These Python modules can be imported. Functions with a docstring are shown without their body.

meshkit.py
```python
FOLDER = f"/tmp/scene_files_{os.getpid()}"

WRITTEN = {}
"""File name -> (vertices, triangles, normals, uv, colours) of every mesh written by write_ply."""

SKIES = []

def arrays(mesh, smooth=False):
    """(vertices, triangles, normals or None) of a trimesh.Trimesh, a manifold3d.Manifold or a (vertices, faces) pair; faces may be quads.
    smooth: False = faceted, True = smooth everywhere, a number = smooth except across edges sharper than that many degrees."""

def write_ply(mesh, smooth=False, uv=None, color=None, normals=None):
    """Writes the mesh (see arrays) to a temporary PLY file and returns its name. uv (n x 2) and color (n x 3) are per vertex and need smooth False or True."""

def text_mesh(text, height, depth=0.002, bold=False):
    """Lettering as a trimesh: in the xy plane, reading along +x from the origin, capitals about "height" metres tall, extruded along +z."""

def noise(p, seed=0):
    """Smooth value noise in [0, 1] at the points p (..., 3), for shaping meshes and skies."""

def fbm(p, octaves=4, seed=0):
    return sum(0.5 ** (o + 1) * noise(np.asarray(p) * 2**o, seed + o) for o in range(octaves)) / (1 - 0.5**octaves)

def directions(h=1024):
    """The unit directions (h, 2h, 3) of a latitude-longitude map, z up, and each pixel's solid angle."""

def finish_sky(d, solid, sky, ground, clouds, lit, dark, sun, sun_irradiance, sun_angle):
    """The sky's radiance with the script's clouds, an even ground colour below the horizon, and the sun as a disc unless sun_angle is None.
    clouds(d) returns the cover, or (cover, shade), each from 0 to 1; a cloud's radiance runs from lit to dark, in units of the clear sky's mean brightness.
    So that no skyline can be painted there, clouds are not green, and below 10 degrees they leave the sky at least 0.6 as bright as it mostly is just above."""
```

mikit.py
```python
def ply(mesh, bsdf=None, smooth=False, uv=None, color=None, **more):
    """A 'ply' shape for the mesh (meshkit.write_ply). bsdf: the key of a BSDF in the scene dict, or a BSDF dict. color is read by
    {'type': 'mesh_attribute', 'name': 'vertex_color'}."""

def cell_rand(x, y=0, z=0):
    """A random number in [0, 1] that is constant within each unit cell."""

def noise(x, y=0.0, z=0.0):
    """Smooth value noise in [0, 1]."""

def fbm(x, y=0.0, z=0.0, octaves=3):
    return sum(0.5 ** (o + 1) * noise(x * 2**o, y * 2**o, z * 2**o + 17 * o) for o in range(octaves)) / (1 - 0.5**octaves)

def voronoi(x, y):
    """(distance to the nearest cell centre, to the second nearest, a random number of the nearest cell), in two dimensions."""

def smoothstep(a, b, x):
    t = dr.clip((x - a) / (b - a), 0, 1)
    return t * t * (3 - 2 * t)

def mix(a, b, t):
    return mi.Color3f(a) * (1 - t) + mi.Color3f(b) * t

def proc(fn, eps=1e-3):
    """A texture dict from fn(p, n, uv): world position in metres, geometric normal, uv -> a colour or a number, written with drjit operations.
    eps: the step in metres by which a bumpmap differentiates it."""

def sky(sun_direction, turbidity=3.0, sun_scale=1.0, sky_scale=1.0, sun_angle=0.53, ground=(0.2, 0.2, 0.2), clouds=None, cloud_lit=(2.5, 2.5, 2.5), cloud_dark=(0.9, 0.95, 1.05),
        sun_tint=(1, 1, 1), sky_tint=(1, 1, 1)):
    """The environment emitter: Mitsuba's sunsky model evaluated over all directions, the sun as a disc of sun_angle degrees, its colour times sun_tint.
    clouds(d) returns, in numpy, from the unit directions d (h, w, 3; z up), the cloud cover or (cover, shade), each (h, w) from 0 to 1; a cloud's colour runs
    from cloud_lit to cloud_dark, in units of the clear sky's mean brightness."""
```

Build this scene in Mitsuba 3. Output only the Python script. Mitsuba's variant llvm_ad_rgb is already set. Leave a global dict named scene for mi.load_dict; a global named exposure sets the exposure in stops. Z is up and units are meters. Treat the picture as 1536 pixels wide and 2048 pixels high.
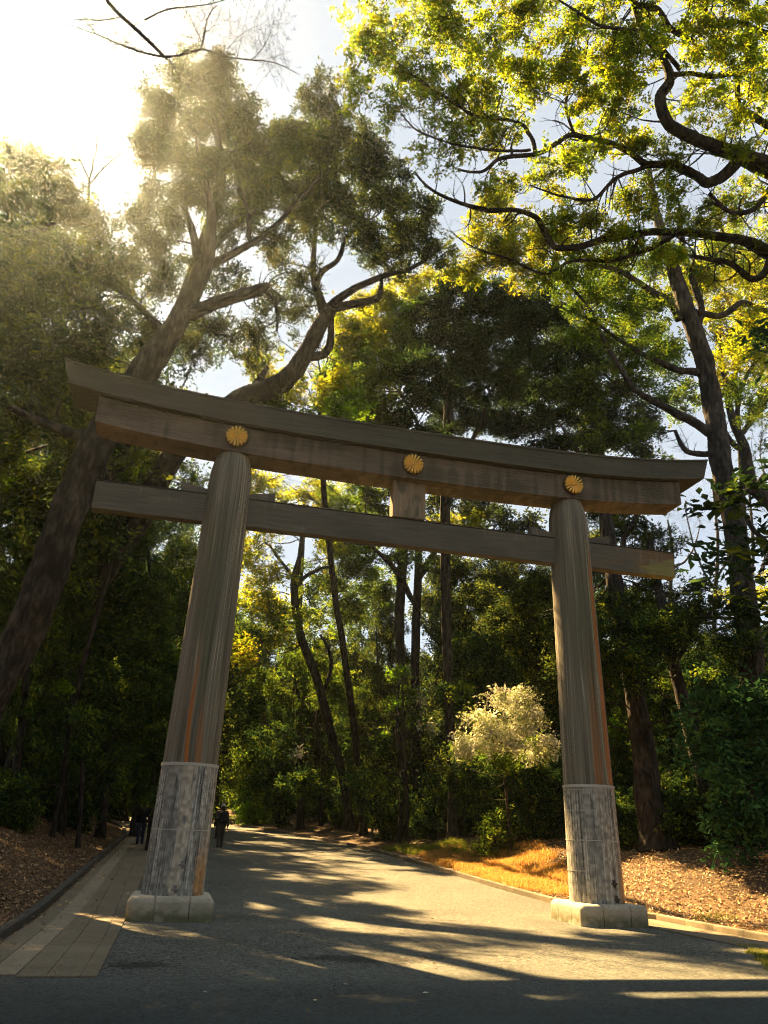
import math
import numpy as np
import trimesh
import drjit as dr
import mitsuba as mi
import manifold3d as m3
import mikit
import meshkit
from mikit import proc, noise, fbm, smoothstep, mix, cell_rand
from scipy.interpolate import PchipInterpolator

T = mi.ScalarTransform4f
scene, labels = {"type": "scene"}, {}

# ------------------------------------------------------------------ camera, sky, exposure
CAM = np.array([-4.7098, -17.3559, 1.6211])
FWD = np.array([0.213403, 0.899356, 0.381600])
UPV = np.array([-0.124302, -0.362428, 0.923685])
scene["camera"] = {"type": "perspective", "fov": math.degrees(2 * math.atan(768 / 1559.34)), "fov_axis": "x", "near_clip": 0.1, "far_clip": 3000.0,
                   "to_world": T().look_at(origin=CAM.tolist(), target=(CAM + FWD).tolist(), up=UPV.tolist())}
SUN = np.array([-0.2615, 0.6290, 0.7320])
SUN /= np.linalg.norm(SUN)
exposure = 3.7


def thin_cloud(d):
    """A thin bright veil, a little patchy."""
    q = d / np.maximum(d[..., 2:3], 0.12)
    return 0.52 + 0.36 * meshkit.fbm(q * np.array([0.9, 0.9, 0.0]) + 3.0, 4, 2), 0.0 * d[..., 0]


scene["sky"] = mikit.sky(SUN.tolist(), turbidity=3.5, sun_tint=(2.5, 1.95, 1.08), sky_scale=0.30, sky_tint=(0.84, 1.0, 1.02), clouds=thin_cloud, cloud_lit=(2.5, 2.62, 2.72))


# ------------------------------------------------------------------ helpers
_part_count = {}


def put(parent, name, shape):
    """Adds a part under its holder (or a top-level entry when parent is None) and returns its key."""
    base = f"{parent}__{name}" if parent else name
    n = _part_count.get(base, 0)
    _part_count[base] = n + 1
    k = base if n == 0 else f"{base}_{n:03d}"
    scene[k] = shape
    return k


_thing_count = {}


def thing(name, label, cat, group=None, kind=None):
    n = _thing_count.get(name, 0)
    _thing_count[name] = n + 1
    k = name if n == 0 else f"{name}_{n:03d}"
    labels[k] = {"label": label}
    if cat:
        labels[k]["category"] = cat
    if group:
        labels[k]["group"] = group
    if kind:
        labels[k]["kind"] = kind
    return k


def tm(m):
    if hasattr(m, "to_mesh"):
        q = m.to_mesh()
        return trimesh.Trimesh(q.vert_properties[:, :3], q.tri_verts, process=False)
    return m


def cat(ms):
    return trimesh.util.concatenate([tm(m) for m in ms])


def box(x0, x1, y0, y1, z0, z1, c=0.0):
    """A box with chamfered edges."""
    if c <= 0:
        b = trimesh.creation.box((x1 - x0, y1 - y0, z1 - z0))
        b.apply_translation(((x0 + x1) / 2, (y0 + y1) / 2, (z0 + z1) / 2))
        return b
    pts = []
    for x, sx in ((x0, 1), (x1, -1)):
        for y, sy in ((y0, 1), (y1, -1)):
            for z, sz in ((z0, 1), (z1, -1)):
                pts += [(x + sx * c, y + sy * c, z), (x + sx * c, y, z + sz * c), (x, y + sy * c, z + sz * c)]
    return tm(m3.Manifold.hull_points(np.array(pts)))


def catmull(P, n):
    """Smooth resampling of a polyline (rows: any number of columns) at n points."""
    P = np.asarray(P, float)
    if len(P) < 3:
        t = np.linspace(0, 1, n)[:, None]
        return P[0] * (1 - t) + P[-1] * t
    s = np.r_[0, np.cumsum(np.linalg.norm(np.diff(P[:, :3], axis=0), axis=1) + 1e-6)]
    return PchipInterpolator(s, P, axis=0)(np.linspace(0, s[-1], n))


def crooked(P, rng, amp=1.0):
    """Bends a limb (rows x, y, z, r) a little this way and that, as wood grows."""
    s = np.r_[0, np.cumsum(np.linalg.norm(np.diff(P[:, :3], axis=0), axis=1))]
    r0 = P[:, 3].max()
    q = np.stack([s / (7 * r0 + 0.25), s * 0, s * 0 + rng.uniform(0, 90)], -1)
    off = np.stack([meshkit.fbm(q + 31.7 * k, 2, 5 + k) - 0.5 for k in range(3)], -1) * 2
    env = np.clip(s / (s[-1] * 0.12 + 1e-6), 0, 1)[:, None]
    P = P.copy()
    P[:, :3] += off * env * amp * np.maximum(P[:, 3:4], 0.35 * r0) * 1.5
    return P


def tube(P, sides=8, rough=0.0, seed=0, cap=True):
    """A tapered tube through the rows (x, y, z, r)."""
    P = np.asarray(P, float)
    p, r = P[:, :3], P[:, 3]
    t = np.gradient(p, axis=0)
    t /= np.linalg.norm(t, axis=1, keepdims=True) + 1e-12
    ref = np.array([1.0, 0, 0]) if abs(t[:, 0]).mean() < 0.8 else np.array([0, 1.0, 0])
    a = ref - (t @ ref)[:, None] * t
    a /= np.linalg.norm(a, axis=1, keepdims=True) + 1e-12
    b = np.cross(t, a)
    th = np.arange(sides) * 2 * np.pi / sides
    ring = np.cos(th)[None, :, None] * a[:, None] + np.sin(th)[None, :, None] * b[:, None]
    rr = np.broadcast_to(r[:, None], (len(p), sides)).copy()
    if rough:
        q = p[:, None] + ring * r[:, None, None]
        sc = 1 / np.maximum(r.max() * 0.55, 0.03)
        rr *= 1 + rough * (2 * meshkit.fbm(q * np.array([sc, sc, sc * 0.35]), 3, seed) - 1)
        if sides > 20:
            rr *= 1 + 0.075 * (2 * meshkit.fbm(q * np.array([13.0, 13.0, 3.2]), 3, seed + 7) - 1)
    v = p[:, None] + ring * rr[..., None]
    i, j = np.meshgrid(np.arange(len(p) - 1), np.arange(sides), indexing="ij")
    A, B, Cc, D = i * sides + j, i * sides + (j + 1) % sides, (i + 1) * sides + (j + 1) % sides, (i + 1) * sides + j
    f = np.vstack([np.stack([A, B, Cc], -1).reshape(-1, 3), np.stack([A, Cc, D], -1).reshape(-1, 3)])
    v = v.reshape(-1, 3)
    if cap:
        n0, n1 = len(v), len(v) + 1
        v = np.vstack([v, p[0], p[-1]])
        k = np.arange(sides)
        e = (len(p) - 1) * sides
        f = np.vstack([f, np.stack([np.full(sides, n0), (k + 1) % sides, k], 1), np.stack([np.full(sides, n1), e + k, e + (k + 1) % sides], 1)])
    return trimesh.Trimesh(v, f, process=False)


def unit(v):
    v = np.asarray(v, float)
    return v / (np.linalg.norm(v, axis=-1, keepdims=True) + 1e-12)


# ------------------------------------------------------------------ the lie of the land
_kr = PchipInterpolator([-60, -12, -3, 0, 1, 2.2, 3.6, 7, 12, 20, 30, 40, 50, 60, 80, 120], [6.35, 6.35, 6.4, 6.35, 6.1, 5.4, 5.0, 4.9, 4.9, 4.85, 3.9, 2.3, 0, -3.2, -12, -40])
_kl = PchipInterpolator([-60, 26, 35, 45, 60, 80, 120], [-6.9, -6.9, -7.4, -9.0, -13.5, -22.5, -50])


def grade(y):
    y = np.asarray(y, float)
    t = np.clip(y + 1, 0, 60)
    return np.where(t > 2, 0.038 * (t - 1) + 0.0, 0.038 * t * t / 4) + 0.0


def sstep(a, b, x):
    t = np.clip((x - a) / (b - a), 0, 1)
    return t * t * (3 - 2 * t)


def ground_z(x, y):
    x, y = np.asarray(x, float), np.asarray(y, float)
    z = grade(y)
    dl, dr_ = _kl(np.clip(y, -60, 120)) - x, x - _kr(np.clip(y, -60, 120))
    lump = 0.22 * (meshkit.fbm(np.stack([x * 0.45, y * 0.45, x * 0], -1), 3, 5) - 0.5)
    wL, wR = sstep(-9.5, -6.5, y), sstep(-9.0, -5.0, y)
    bl = wL * (0.10 * sstep(0.02, 0.3, dl) + 1.35 * sstep(0.1, 4.6, dl) + 0.02 * np.clip(dl - 4, 0, 30)) + lump * sstep(0.3, 2, dl)
    br = wR * (0.10 * sstep(0.02, 0.3, dr_) + 1.15 * sstep(0.2, 7.0, dr_) + 0.015 * np.clip(dr_ - 6, 0, 30)) + lump * sstep(0.3, 2, dr_)
    return z + np.where(dl > 0, bl, 0) + np.where(dr_ > 0, br, 0)


# ------------------------------------------------------------------ materials
def principled(key, base, rough=0.8, bump=None, scale=0.01, spec=0.4, metal=0.0, two=False):
    d = {"type": "principled", "base_color": base if isinstance(base, dict) else {"type": "rgb", "value": list(base)}, "roughness": rough, "specular": spec, "metallic": metal}
    if bump is not None:
        d = {"type": "bumpmap", "arbitrary": bump, "bsdf": d, "scale": scale}
    scene[key] = {"type": "twosided", "bsdf": d} if two else d


def c_road(p, n, uv):
    g = fbm(p.x * 28, p.y * 28, 0, 3)
    big = fbm(p.x * 0.6, p.y * 0.9, 3, 3)
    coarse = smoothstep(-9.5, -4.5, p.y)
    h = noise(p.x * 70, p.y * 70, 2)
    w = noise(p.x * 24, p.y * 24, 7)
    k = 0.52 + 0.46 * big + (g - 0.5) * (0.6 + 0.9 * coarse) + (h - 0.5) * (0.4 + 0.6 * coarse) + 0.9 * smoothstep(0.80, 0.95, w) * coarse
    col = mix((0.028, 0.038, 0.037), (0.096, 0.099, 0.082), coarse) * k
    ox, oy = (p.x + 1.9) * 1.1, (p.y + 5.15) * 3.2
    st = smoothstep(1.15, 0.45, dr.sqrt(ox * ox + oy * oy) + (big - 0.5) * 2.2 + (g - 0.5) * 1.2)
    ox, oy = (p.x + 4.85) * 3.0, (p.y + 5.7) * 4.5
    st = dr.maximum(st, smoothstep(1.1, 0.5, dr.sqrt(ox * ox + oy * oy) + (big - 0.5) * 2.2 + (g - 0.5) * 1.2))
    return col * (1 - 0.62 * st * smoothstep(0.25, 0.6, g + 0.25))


def b_road(p, n, uv):
    return fbm(p.x * 42, p.y * 42, p.z * 42, 3) * (0.25 + 0.75 * smoothstep(-9.5, -4.5, p.y))


def c_soil(p, n, uv):
    a = fbm(p.x * 1.3, p.y * 1.3, p.z, 3)
    b = fbm(p.x * 22, p.y * 22, p.z * 22, 2)
    return mix((0.035, 0.024, 0.014), (0.105, 0.066, 0.034), a) * (0.45 + 1.1 * b)


def c_slab(p, n, uv):
    k = noise(p.x * 1.3, p.y * 1.1, 4)
    pale = smoothstep(-6.19, -6.23, p.x + 0.0055 * dr.maximum(p.y + 3, 0)) * smoothstep(-6.56, -6.52, p.x + 0.0055 * dr.maximum(p.y + 3, 0))
    g = fbm(p.x * 45, p.y * 45, 0, 2)
    s = fbm(p.x * 2, p.y * 2, 1, 2)
    return mix((0.105, 0.085, 0.055), (0.150, 0.125, 0.085), 0.5 * k + 0.6 * s + 0.5 * pale) * (0.66 + 0.68 * g) * (1 + 0.22 * pale)


def c_stone(p, n, uv):
    g = fbm(p.x * 30, p.y * 30, p.z * 30, 3)
    s = fbm(p.x * 3.5, p.y * 3.5, p.z * 3.5, 3)
    moss = smoothstep(0.30, 0.05, p.z + (s - 0.5) * 0.35)
    return mix(mix((0.30, 0.27, 0.20), (0.42, 0.385, 0.30), s), (0.13, 0.125, 0.065), moss * smoothstep(0.35, 0.6, s + 0.1)) * (0.66 + 0.6 * g)


def c_kerb(p, n, uv):
    s = fbm(p.x * 4, p.y * 4, p.z * 4, 3)
    left = smoothstep(1.0, -1.0, p.x)
    return mix(mix((0.24, 0.20, 0.13), (0.13, 0.11, 0.075), smoothstep(1, 5, p.y)), (0.050, 0.046, 0.037), left) * (0.55 + 0.9 * s)


def streak(u, z, f, s):
    return noise(u * f, z * s, f * 0.37)


def c_post(p, n, uv):
    a, z = uv.x, uv.y
    w = a + 0.012 * (noise(z * 0.9, a * 9, 2) - 0.5)
    fine = streak(w, z, 210, 0.8)
    mid = 0.6 * streak(w, z, 64, 0.35) + 0.4 * streak(w, z, 120, 0.6)
    big = fbm(w * 16, z * 0.22, 5, 3)
    col = mix((0.078, 0.072, 0.052), (0.205, 0.185, 0.138), big)
    col = mix(col, (0.030, 0.029, 0.024), smoothstep(0.50, 0.80, mid) * 0.75)
    col = mix(col, (0.40, 0.37, 0.29), smoothstep(0.62, 0.86, fine * 0.55 + big * 0.5) * 0.65)
    col = mix(col, (0.070, 0.075, 0.034), smoothstep(0.45, 0.70, fbm(w * 9, z * 0.3, 9, 2)) * 0.55)
    right = p.x > 0
    # rust and bare wood where the covering has weathered off
    wob = 0.02 * (noise(z * 0.8, 3, 1) - 0.5)
    e = a + wob
    r1 = smoothstep(0.008, 0.0, dr.abs(e - 0.605) - 0.026 * smoothstep(9.4, 6.4, z)) * smoothstep(8.9, 7.9, z)
    r1 = dr.maximum(r1, smoothstep(0.02, 0.0, dr.abs(a - 0.50) - 0.02) * smoothstep(6.2, 3.2, z) * 0.5)
    l1 = smoothstep(0.007, 0.0, dr.abs(e + (z - 3) * 0.004 - 0.468) - 0.009) * smoothstep(5.6, 3.6, z)
    l1 = dr.maximum(l1, smoothstep(0.010, 0.0, dr.abs(e - 0.535) - 0.014) * smoothstep(4.4, 3.0, z) * 0.7)
    rust = dr.select(right, r1, l1) * (0.45 + 0.8 * mid)
    col = mix(col, (0.30, 0.105, 0.018), dr.clip(rust, 0, 1))
    edge = dr.select(right, smoothstep(0.004, 0.0, dr.abs(e - 0.565) - 0.003) * smoothstep(9.0, 8.4, z), 0.0)
    return mix(col, (0.26, 0.25, 0.13), edge * 0.8) * (0.55 + 0.9 * fine)


def b_post(p, n, uv):
    return 0.6 * streak(uv.x, uv.y, 150, 0.5) + 0.4 * streak(uv.x, uv.y, 380, 1.1)


def c_sleeve(p, n, uv):
    a, z = uv.x, uv.y
    fine = streak(a, z, 190, 0.9)
    br = noise(a * 330, z * 9, 3)
    big = fbm(a * 14, z * 0.5, 2, 3)
    col = mix((0.130, 0.136, 0.130), (0.27, 0.265, 0.235), big)
    col = mix(col, (0.48, 0.465, 0.40), smoothstep(0.54, 0.76, fine * 0.7 + br * 0.32) * 0.85)
    col = mix(col, (0.030, 0.030, 0.030), smoothstep(0.40, 0.22, fine * 0.7 + br * 0.3) * 0.9)
    bare = smoothstep(0.03, 0.0, dr.abs(a - 0.505 + 0.02 * (noise(z * 3, 1, 1) - 0.5)) - 0.02) * smoothstep(0.25, 0.6, noise(a * 90, z * 4, 8) + 0.25)
    col = mix(col, (0.46, 0.40, 0.30), bare * dr.select(p.x > 0, 0.35, 0.7))
    right = p.x > 0
    e = a + 0.03 * (noise(z * 5, a * 20, 1) - 0.5)
    low = smoothstep(1.5, 0.6, z)
    rust = dr.select(right, smoothstep(0.57, 0.60, e) * (low + 0.15), smoothstep(0.600, 0.615, e) * smoothstep(0.70, 0.68, e) * low * 1.2)
    col = mix(col, (0.36, 0.18, 0.05), dr.clip(rust, 0, 1) * (0.5 + 0.5 * fine))
    return col * (0.62 + 0.7 * noise(a * 60, z * 14, 6))


def c_beam(p, n, uv):
    big = fbm(p.x * 0.9, p.z * 2.2, p.y * 2, 3)
    fine = noise(p.x * 1.6, p.z * 95, p.y * 60)
    drip = noise(p.x * 9, p.z * 0.7, p.y * 3)
    col = mix((0.085, 0.072, 0.056), (0.200, 0.165, 0.125), big)
    col = mix(col, (0.060, 0.060, 0.040), smoothstep(0.45, 0.75, drip * 0.6 + 0.5 * fbm(p.x * 0.5, p.z * 3, 7, 2)) * 0.7)
    return col * (0.55 + 0.9 * fine)


def c_roof(p, n, uv):
    big = fbm(p.x * 0.6, p.z * 1.6, p.y * 2 + 9, 3)
    fine = noise(p.x * 1.3, p.z * 80, p.y * 50)
    drip = noise(p.x * 7, p.z * 0.5, p.y * 2)
    col = mix((0.042, 0.042, 0.031), (0.088, 0.084, 0.062), big)
    col = mix(col, (0.062, 0.068, 0.044), smoothstep(0.4, 0.8, drip) * 0.6)
    return col * (0.6 + 0.8 * fine)


def c_tie(p, n, uv):
    big = fbm(p.x * 0.7, p.z * 2.0, 4, 3)
    drip = noise(p.x * 14, p.z * 0.9, 2)
    col = mix((0.058, 0.056, 0.042), (0.108, 0.100, 0.076), big)
    col = mix(col, (0.19, 0.16, 0.12), smoothstep(0.72, 0.95, drip * 0.7 + big * 0.35) * 0.6)
    bare = smoothstep(5.2, 7.2, p.x + (noise(p.x * 3, p.z * 6, 1) - 0.5) * 1.4)
    lich = bare * smoothstep(0.50, 0.60, fbm(p.x * 3.4, p.z * 4.2 + p.x * 1.3, 3, 4) + (p.x - 6.55) * 0.42 - (p.z - 8.38) * 0.75)
    col = mix(col, (0.155, 0.088, 0.034), bare * 0.75)
    col = mix(col, (0.19, 0.185, 0.065), lich * 0.85)
    return col * (0.7 + 0.6 * noise(p.x * 3, p.z * 60, p.y * 40))


def c_strut(p, n, uv):
    f = noise(p.x * 60, p.z * 1.2, p.y * 60)
    g = fbm(p.x * 5, p.z * 2.5, 3, 3)
    return mix(mix((0.17, 0.125, 0.082), (0.27, 0.215, 0.145), f), (0.10, 0.095, 0.062), smoothstep(0.45, 0.7, g)) * (0.6 + 0.7 * noise(p.x * 130, p.z * 2, p.y * 130))


def c_bark(p, n, uv):
    v = fbm(p.x * 9, p.y * 9, p.z * 2.2, 3)
    w = fbm(p.x * 1.1, p.y * 1.1, p.z * 0.8, 3)
    f = noise(p.x * 17, p.y * 17, p.z * 3.4)
    col = mix((0.006, 0.0055, 0.0045), (0.044, 0.037, 0.028), smoothstep(0.34, 0.74, 0.55 * v + 0.22 * w + 0.23 * f))
    col = mix(col, (0.080, 0.080, 0.060), smoothstep(0.60, 0.75, fbm(p.x * 3.3, p.y * 3.3, p.z * 1.9, 3)) * 0.28)
    return col * (0.55 + 0.9 * noise(p.x * 26, p.y * 26, p.z * 7))


def b_bark(p, n, uv):
    return fbm(p.x * 11, p.y * 11, p.z * 2.6, 3)


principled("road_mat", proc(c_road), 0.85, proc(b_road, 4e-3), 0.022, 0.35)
principled("soil_mat", proc(c_soil), 0.95, None, 0, 0.2)
principled("slab_mat", proc(c_slab), 0.85, None, 0, 0.3)
principled("stone_mat", proc(c_stone), 0.85, None, 0, 0.3)
principled("kerb_mat", proc(c_kerb), 0.8, None, 0, 0.3)
principled("post_mat", proc(c_post), 0.72, proc(b_post, 3e-3), 0.010, 0.35)
principled("sleeve_mat", proc(c_sleeve), 0.6, None, 0, 0.4)
principled("beam_mat", proc(c_beam), 0.75, None, 0, 0.35)
principled("roof_mat", proc(c_roof), 0.75, None, 0, 0.35)
principled("tie_mat", proc(c_tie), 0.75, None, 0, 0.35)
principled("strut_mat", proc(c_strut), 0.75, None, 0, 0.3)
principled("bark_mat", proc(c_bark), 0.9, proc(b_bark, 4e-3), 0.035, 0.25)
principled("dark_copper_mat", (0.030, 0.028, 0.022), 0.6, None, 0, 0.4)
principled("seam_mat", (0.36, 0.35, 0.31), 0.55, None, 0, 0.5)
principled("iron_mat", (0.16, 0.155, 0.145), 0.5, None, 0, 0.5)
principled("gold_mat", (1.0, 0.74, 0.22), 0.42, None, 0, 0.5, 1.0)
principled("gold_dark_mat", (0.045, 0.020, 0.005), 0.6, None, 0, 0.4, 0.0)
VC = {"type": "mesh_attribute", "name": "vertex_color"}
principled("litter_mat", VC, 0.6, None, 0, 0.35, two=True)


def thin(key, rough, trans, spec=0.5):
    scene[key] = {"type": "principledthin", "base_color": VC, "roughness": rough, "diff_trans": trans, "eta": 1.45, "spec_trans": 0.0, "spec_tint": 0.0}


thin("leaf_mat", 0.32, 1.0)
thin("soft_leaf_mat", 0.55, 1.5)
thin("glossy_leaf_mat", 0.24, 0.6)
thin("grass_mat", 0.6, 0.9)

# ------------------------------------------------------------------ ground, road, kerbs, path
def sheet(xs, ys, zf):
    X, Y = np.meshgrid(xs, ys, indexing="ij")
    v = np.stack([X, Y, zf(X, Y)], -1).reshape(-1, 3)
    i, j = np.meshgrid(np.arange(len(xs) - 1), np.arange(len(ys) - 1), indexing="ij")
    a = i * len(ys) + j
    return v, np.stack([a, a + len(ys), a + len(ys) + 1, a + 1], -1).reshape(-1, 4)


def axis(*runs):
    return np.unique(np.concatenate([np.arange(a, b, s) for a, b, s in runs] + [[runs[-1][1]]]))


gx = axis((-140, -60, 10), (-60, -20, 2), (-20, 24, 0.3), (24, 60, 2), (60, 141, 10))
gy = axis((-70, -20, 10), (-20, -10, 1), (-10, 40, 0.3), (40, 100, 1.5), (100, 161, 10))
scene["ground"] = mikit.ply(sheet(gx, gy, lambda x, y: ground_z(x, y) - 0.02), "soil_mat", smooth=True)
labels["ground"] = {"label": "brown forest floor rising in banks on both sides of the road", "kind": "structure"}

ry = axis((-60, -12, 2), (-12, 30, 0.25), (30, 100, 1))
s = np.linspace(0, 1, 41)


def strip(ys, xa, xb, zf, n):
    t = np.linspace(0, 1, n)
    A, B = xa(ys), xb(ys)
    X = A[:, None] * (1 - t) + B[:, None] * t
    Y = np.broadcast_to(ys[:, None], X.shape)
    v = np.stack([X, Y, zf(X, Y)], -1).reshape(-1, 3)
    i, j = np.meshgrid(np.arange(len(ys) - 1), np.arange(n - 1), indexing="ij")
    a = i * n + j
    return v, np.stack([a, a + 1, a + n + 1, a + n], -1).reshape(-1, 4)


road_z = lambda x, y: grade(y) + 0.012 * (meshkit.fbm(np.stack([x * 0.5, y * 0.5, 0 * x], -1), 2, 3) - 0.5)
scene["road"] = mikit.ply(strip(ry, lambda y: _kl(y) + 0.02, lambda y: _kr(y) - 0.02, lambda x, y: road_z(x, y) - 0.008, 60), "road_mat", smooth=True)
labels["road"] = {"label": "wide gravel approach road passing under the gate and bending left", "kind": "structure"}


def slab(cs, z, h, c=0.006):
    """A paving slab or kerb stone on four corners (counter-clockwise), its top following z(x, y)."""
    q = np.asarray(cs, float)
    m = q.mean(0)
    low, mid = np.c_[q, z(*q.T) - 0.10], np.c_[q, z(*q.T) + h - c]
    d = q - m
    qi = m + d * (1 - c / np.maximum(np.linalg.norm(d, axis=1, keepdims=True), 1e-6) * 1.4)
    top = np.c_[qi, z(*qi.T) + h]
    return tm(m3.Manifold.hull_points(np.vstack([low, mid, top])))


def path_pieces():
    rng = np.random.default_rng(4)
    # three runs of slabs, then the row of paler square tiles and the gutter row beside the kerb
    rows = [(-5.33, -5.51, (0.55, 0.75), 0.014), (-5.514, -5.88, (0.55, 0.75), 0.014), (-5.886, -6.20, (0.55, 0.75), 0.014), (-6.215, -6.53, (0.62, 0.66), 0.012), (-6.545, -6.86, (0.95, 1.0), 0.008)]
    for k, (xa, xb, ln, h) in enumerate(rows):
        y = -6.62 if k < 3 else -6.2 - 0.1 * k
        while y < 12:
            y2 = y + rng.uniform(*ln)
            bend = lambda yy: -0.0175 * max(yy + 3, 0) * (1 if k < 3 else (0.3 if k == 3 else 0)) * (1 if yy < 22 else 1)
            g = 0.0022 if k < 3 else 0.006
            dz = rng.uniform(-0.002, 0.002)
            c4 = [(xb + bend(y), y + g), (xa + (0 if k == 0 else bend(y)), y + g), (xa + (0 if k == 0 else bend(y2)), y2 - g), (xb + bend(y2), y2 - g)]
            put("path", "slab" if k < 3 else "tile", mikit.ply(slab(c4, lambda x, y: grade(y), h + dz), "slab_mat"))
            y = y2
    far = axis((12, 60, 1))
    scene["path__paving"] = mikit.ply(strip(far, lambda y: _kl(y) + 0.05, lambda y: _kl(y) + 1.55, lambda x, y: grade(y) + 0.010, 4), "slab_mat")
    labels["path__paving"] = {"kind": "stuff"}
    labels["path"] = {"label": "brown paved footpath along the left edge of the road", "kind": "structure"}
    # the paved margin at the right kerb
    y = -9.0
    while y < 1.2:
        y2 = y + 1.2
        c4 = [(float(_kr(y)) - 1.05, y + 0.005), (float(_kr(y)) - 0.03, y + 0.005), (float(_kr(y2)) - 0.03, y2 - 0.005), (float(_kr(y2)) - 1.05, y2 - 0.005)]
        if y2 < 1.3:
            put("path_001", "slab", mikit.ply(slab(c4, lambda x, y: grade(y), 0.012), "slab_mat"))
        y = y2
    labels["path_001"] = {"label": "tan paved strip along the right kerb in front of the gate", "kind": "structure"}


path_pieces()


def kerb(key, line, side, label, y0, y1, w, h):
    y = y0
    while y < y1:
        y2 = y + 0.95
        a, b = float(line(y)), float(line(y2))
        if side < 0:
            c4 = [(a - w, y + 0.006), (a, y + 0.006), (b, y2 - 0.006), (b - w, y2 - 0.006)]
        else:
            c4 = [(a, y + 0.006), (a + w, y + 0.006), (b + w, y2 - 0.006), (b, y2 - 0.006)]
        put(key, "stone", mikit.ply(slab(c4, lambda x, y: grade(y), h, 0.02), "kerb_mat"))
        y = y2
    labels[key] = {"label": label, "kind": "structure"}


kerb("kerb", _kl, -1, "low dark kerb between the footpath and the left leaf bank", -7.5, 52, 0.16, 0.13)
kerb("kerb_001", _kr, 1, "low stone kerb along the right edge of the road", -9, 48, 0.16, 0.12)

# ------------------------------------------------------------------ the gate
gate = thing("torii_gate", "tall weathered wooden gate with curved lintel and gold flower crests spanning the road", "torii gate")
S0, LEAN = 4.55, 0.018
KL, SL, NL = 8.4, 7.583, 7.343
curve = lambda x: 0.1742 * (x / 8.5) ** 2 + 0.3216 * (x / 8.5) ** 4


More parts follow.
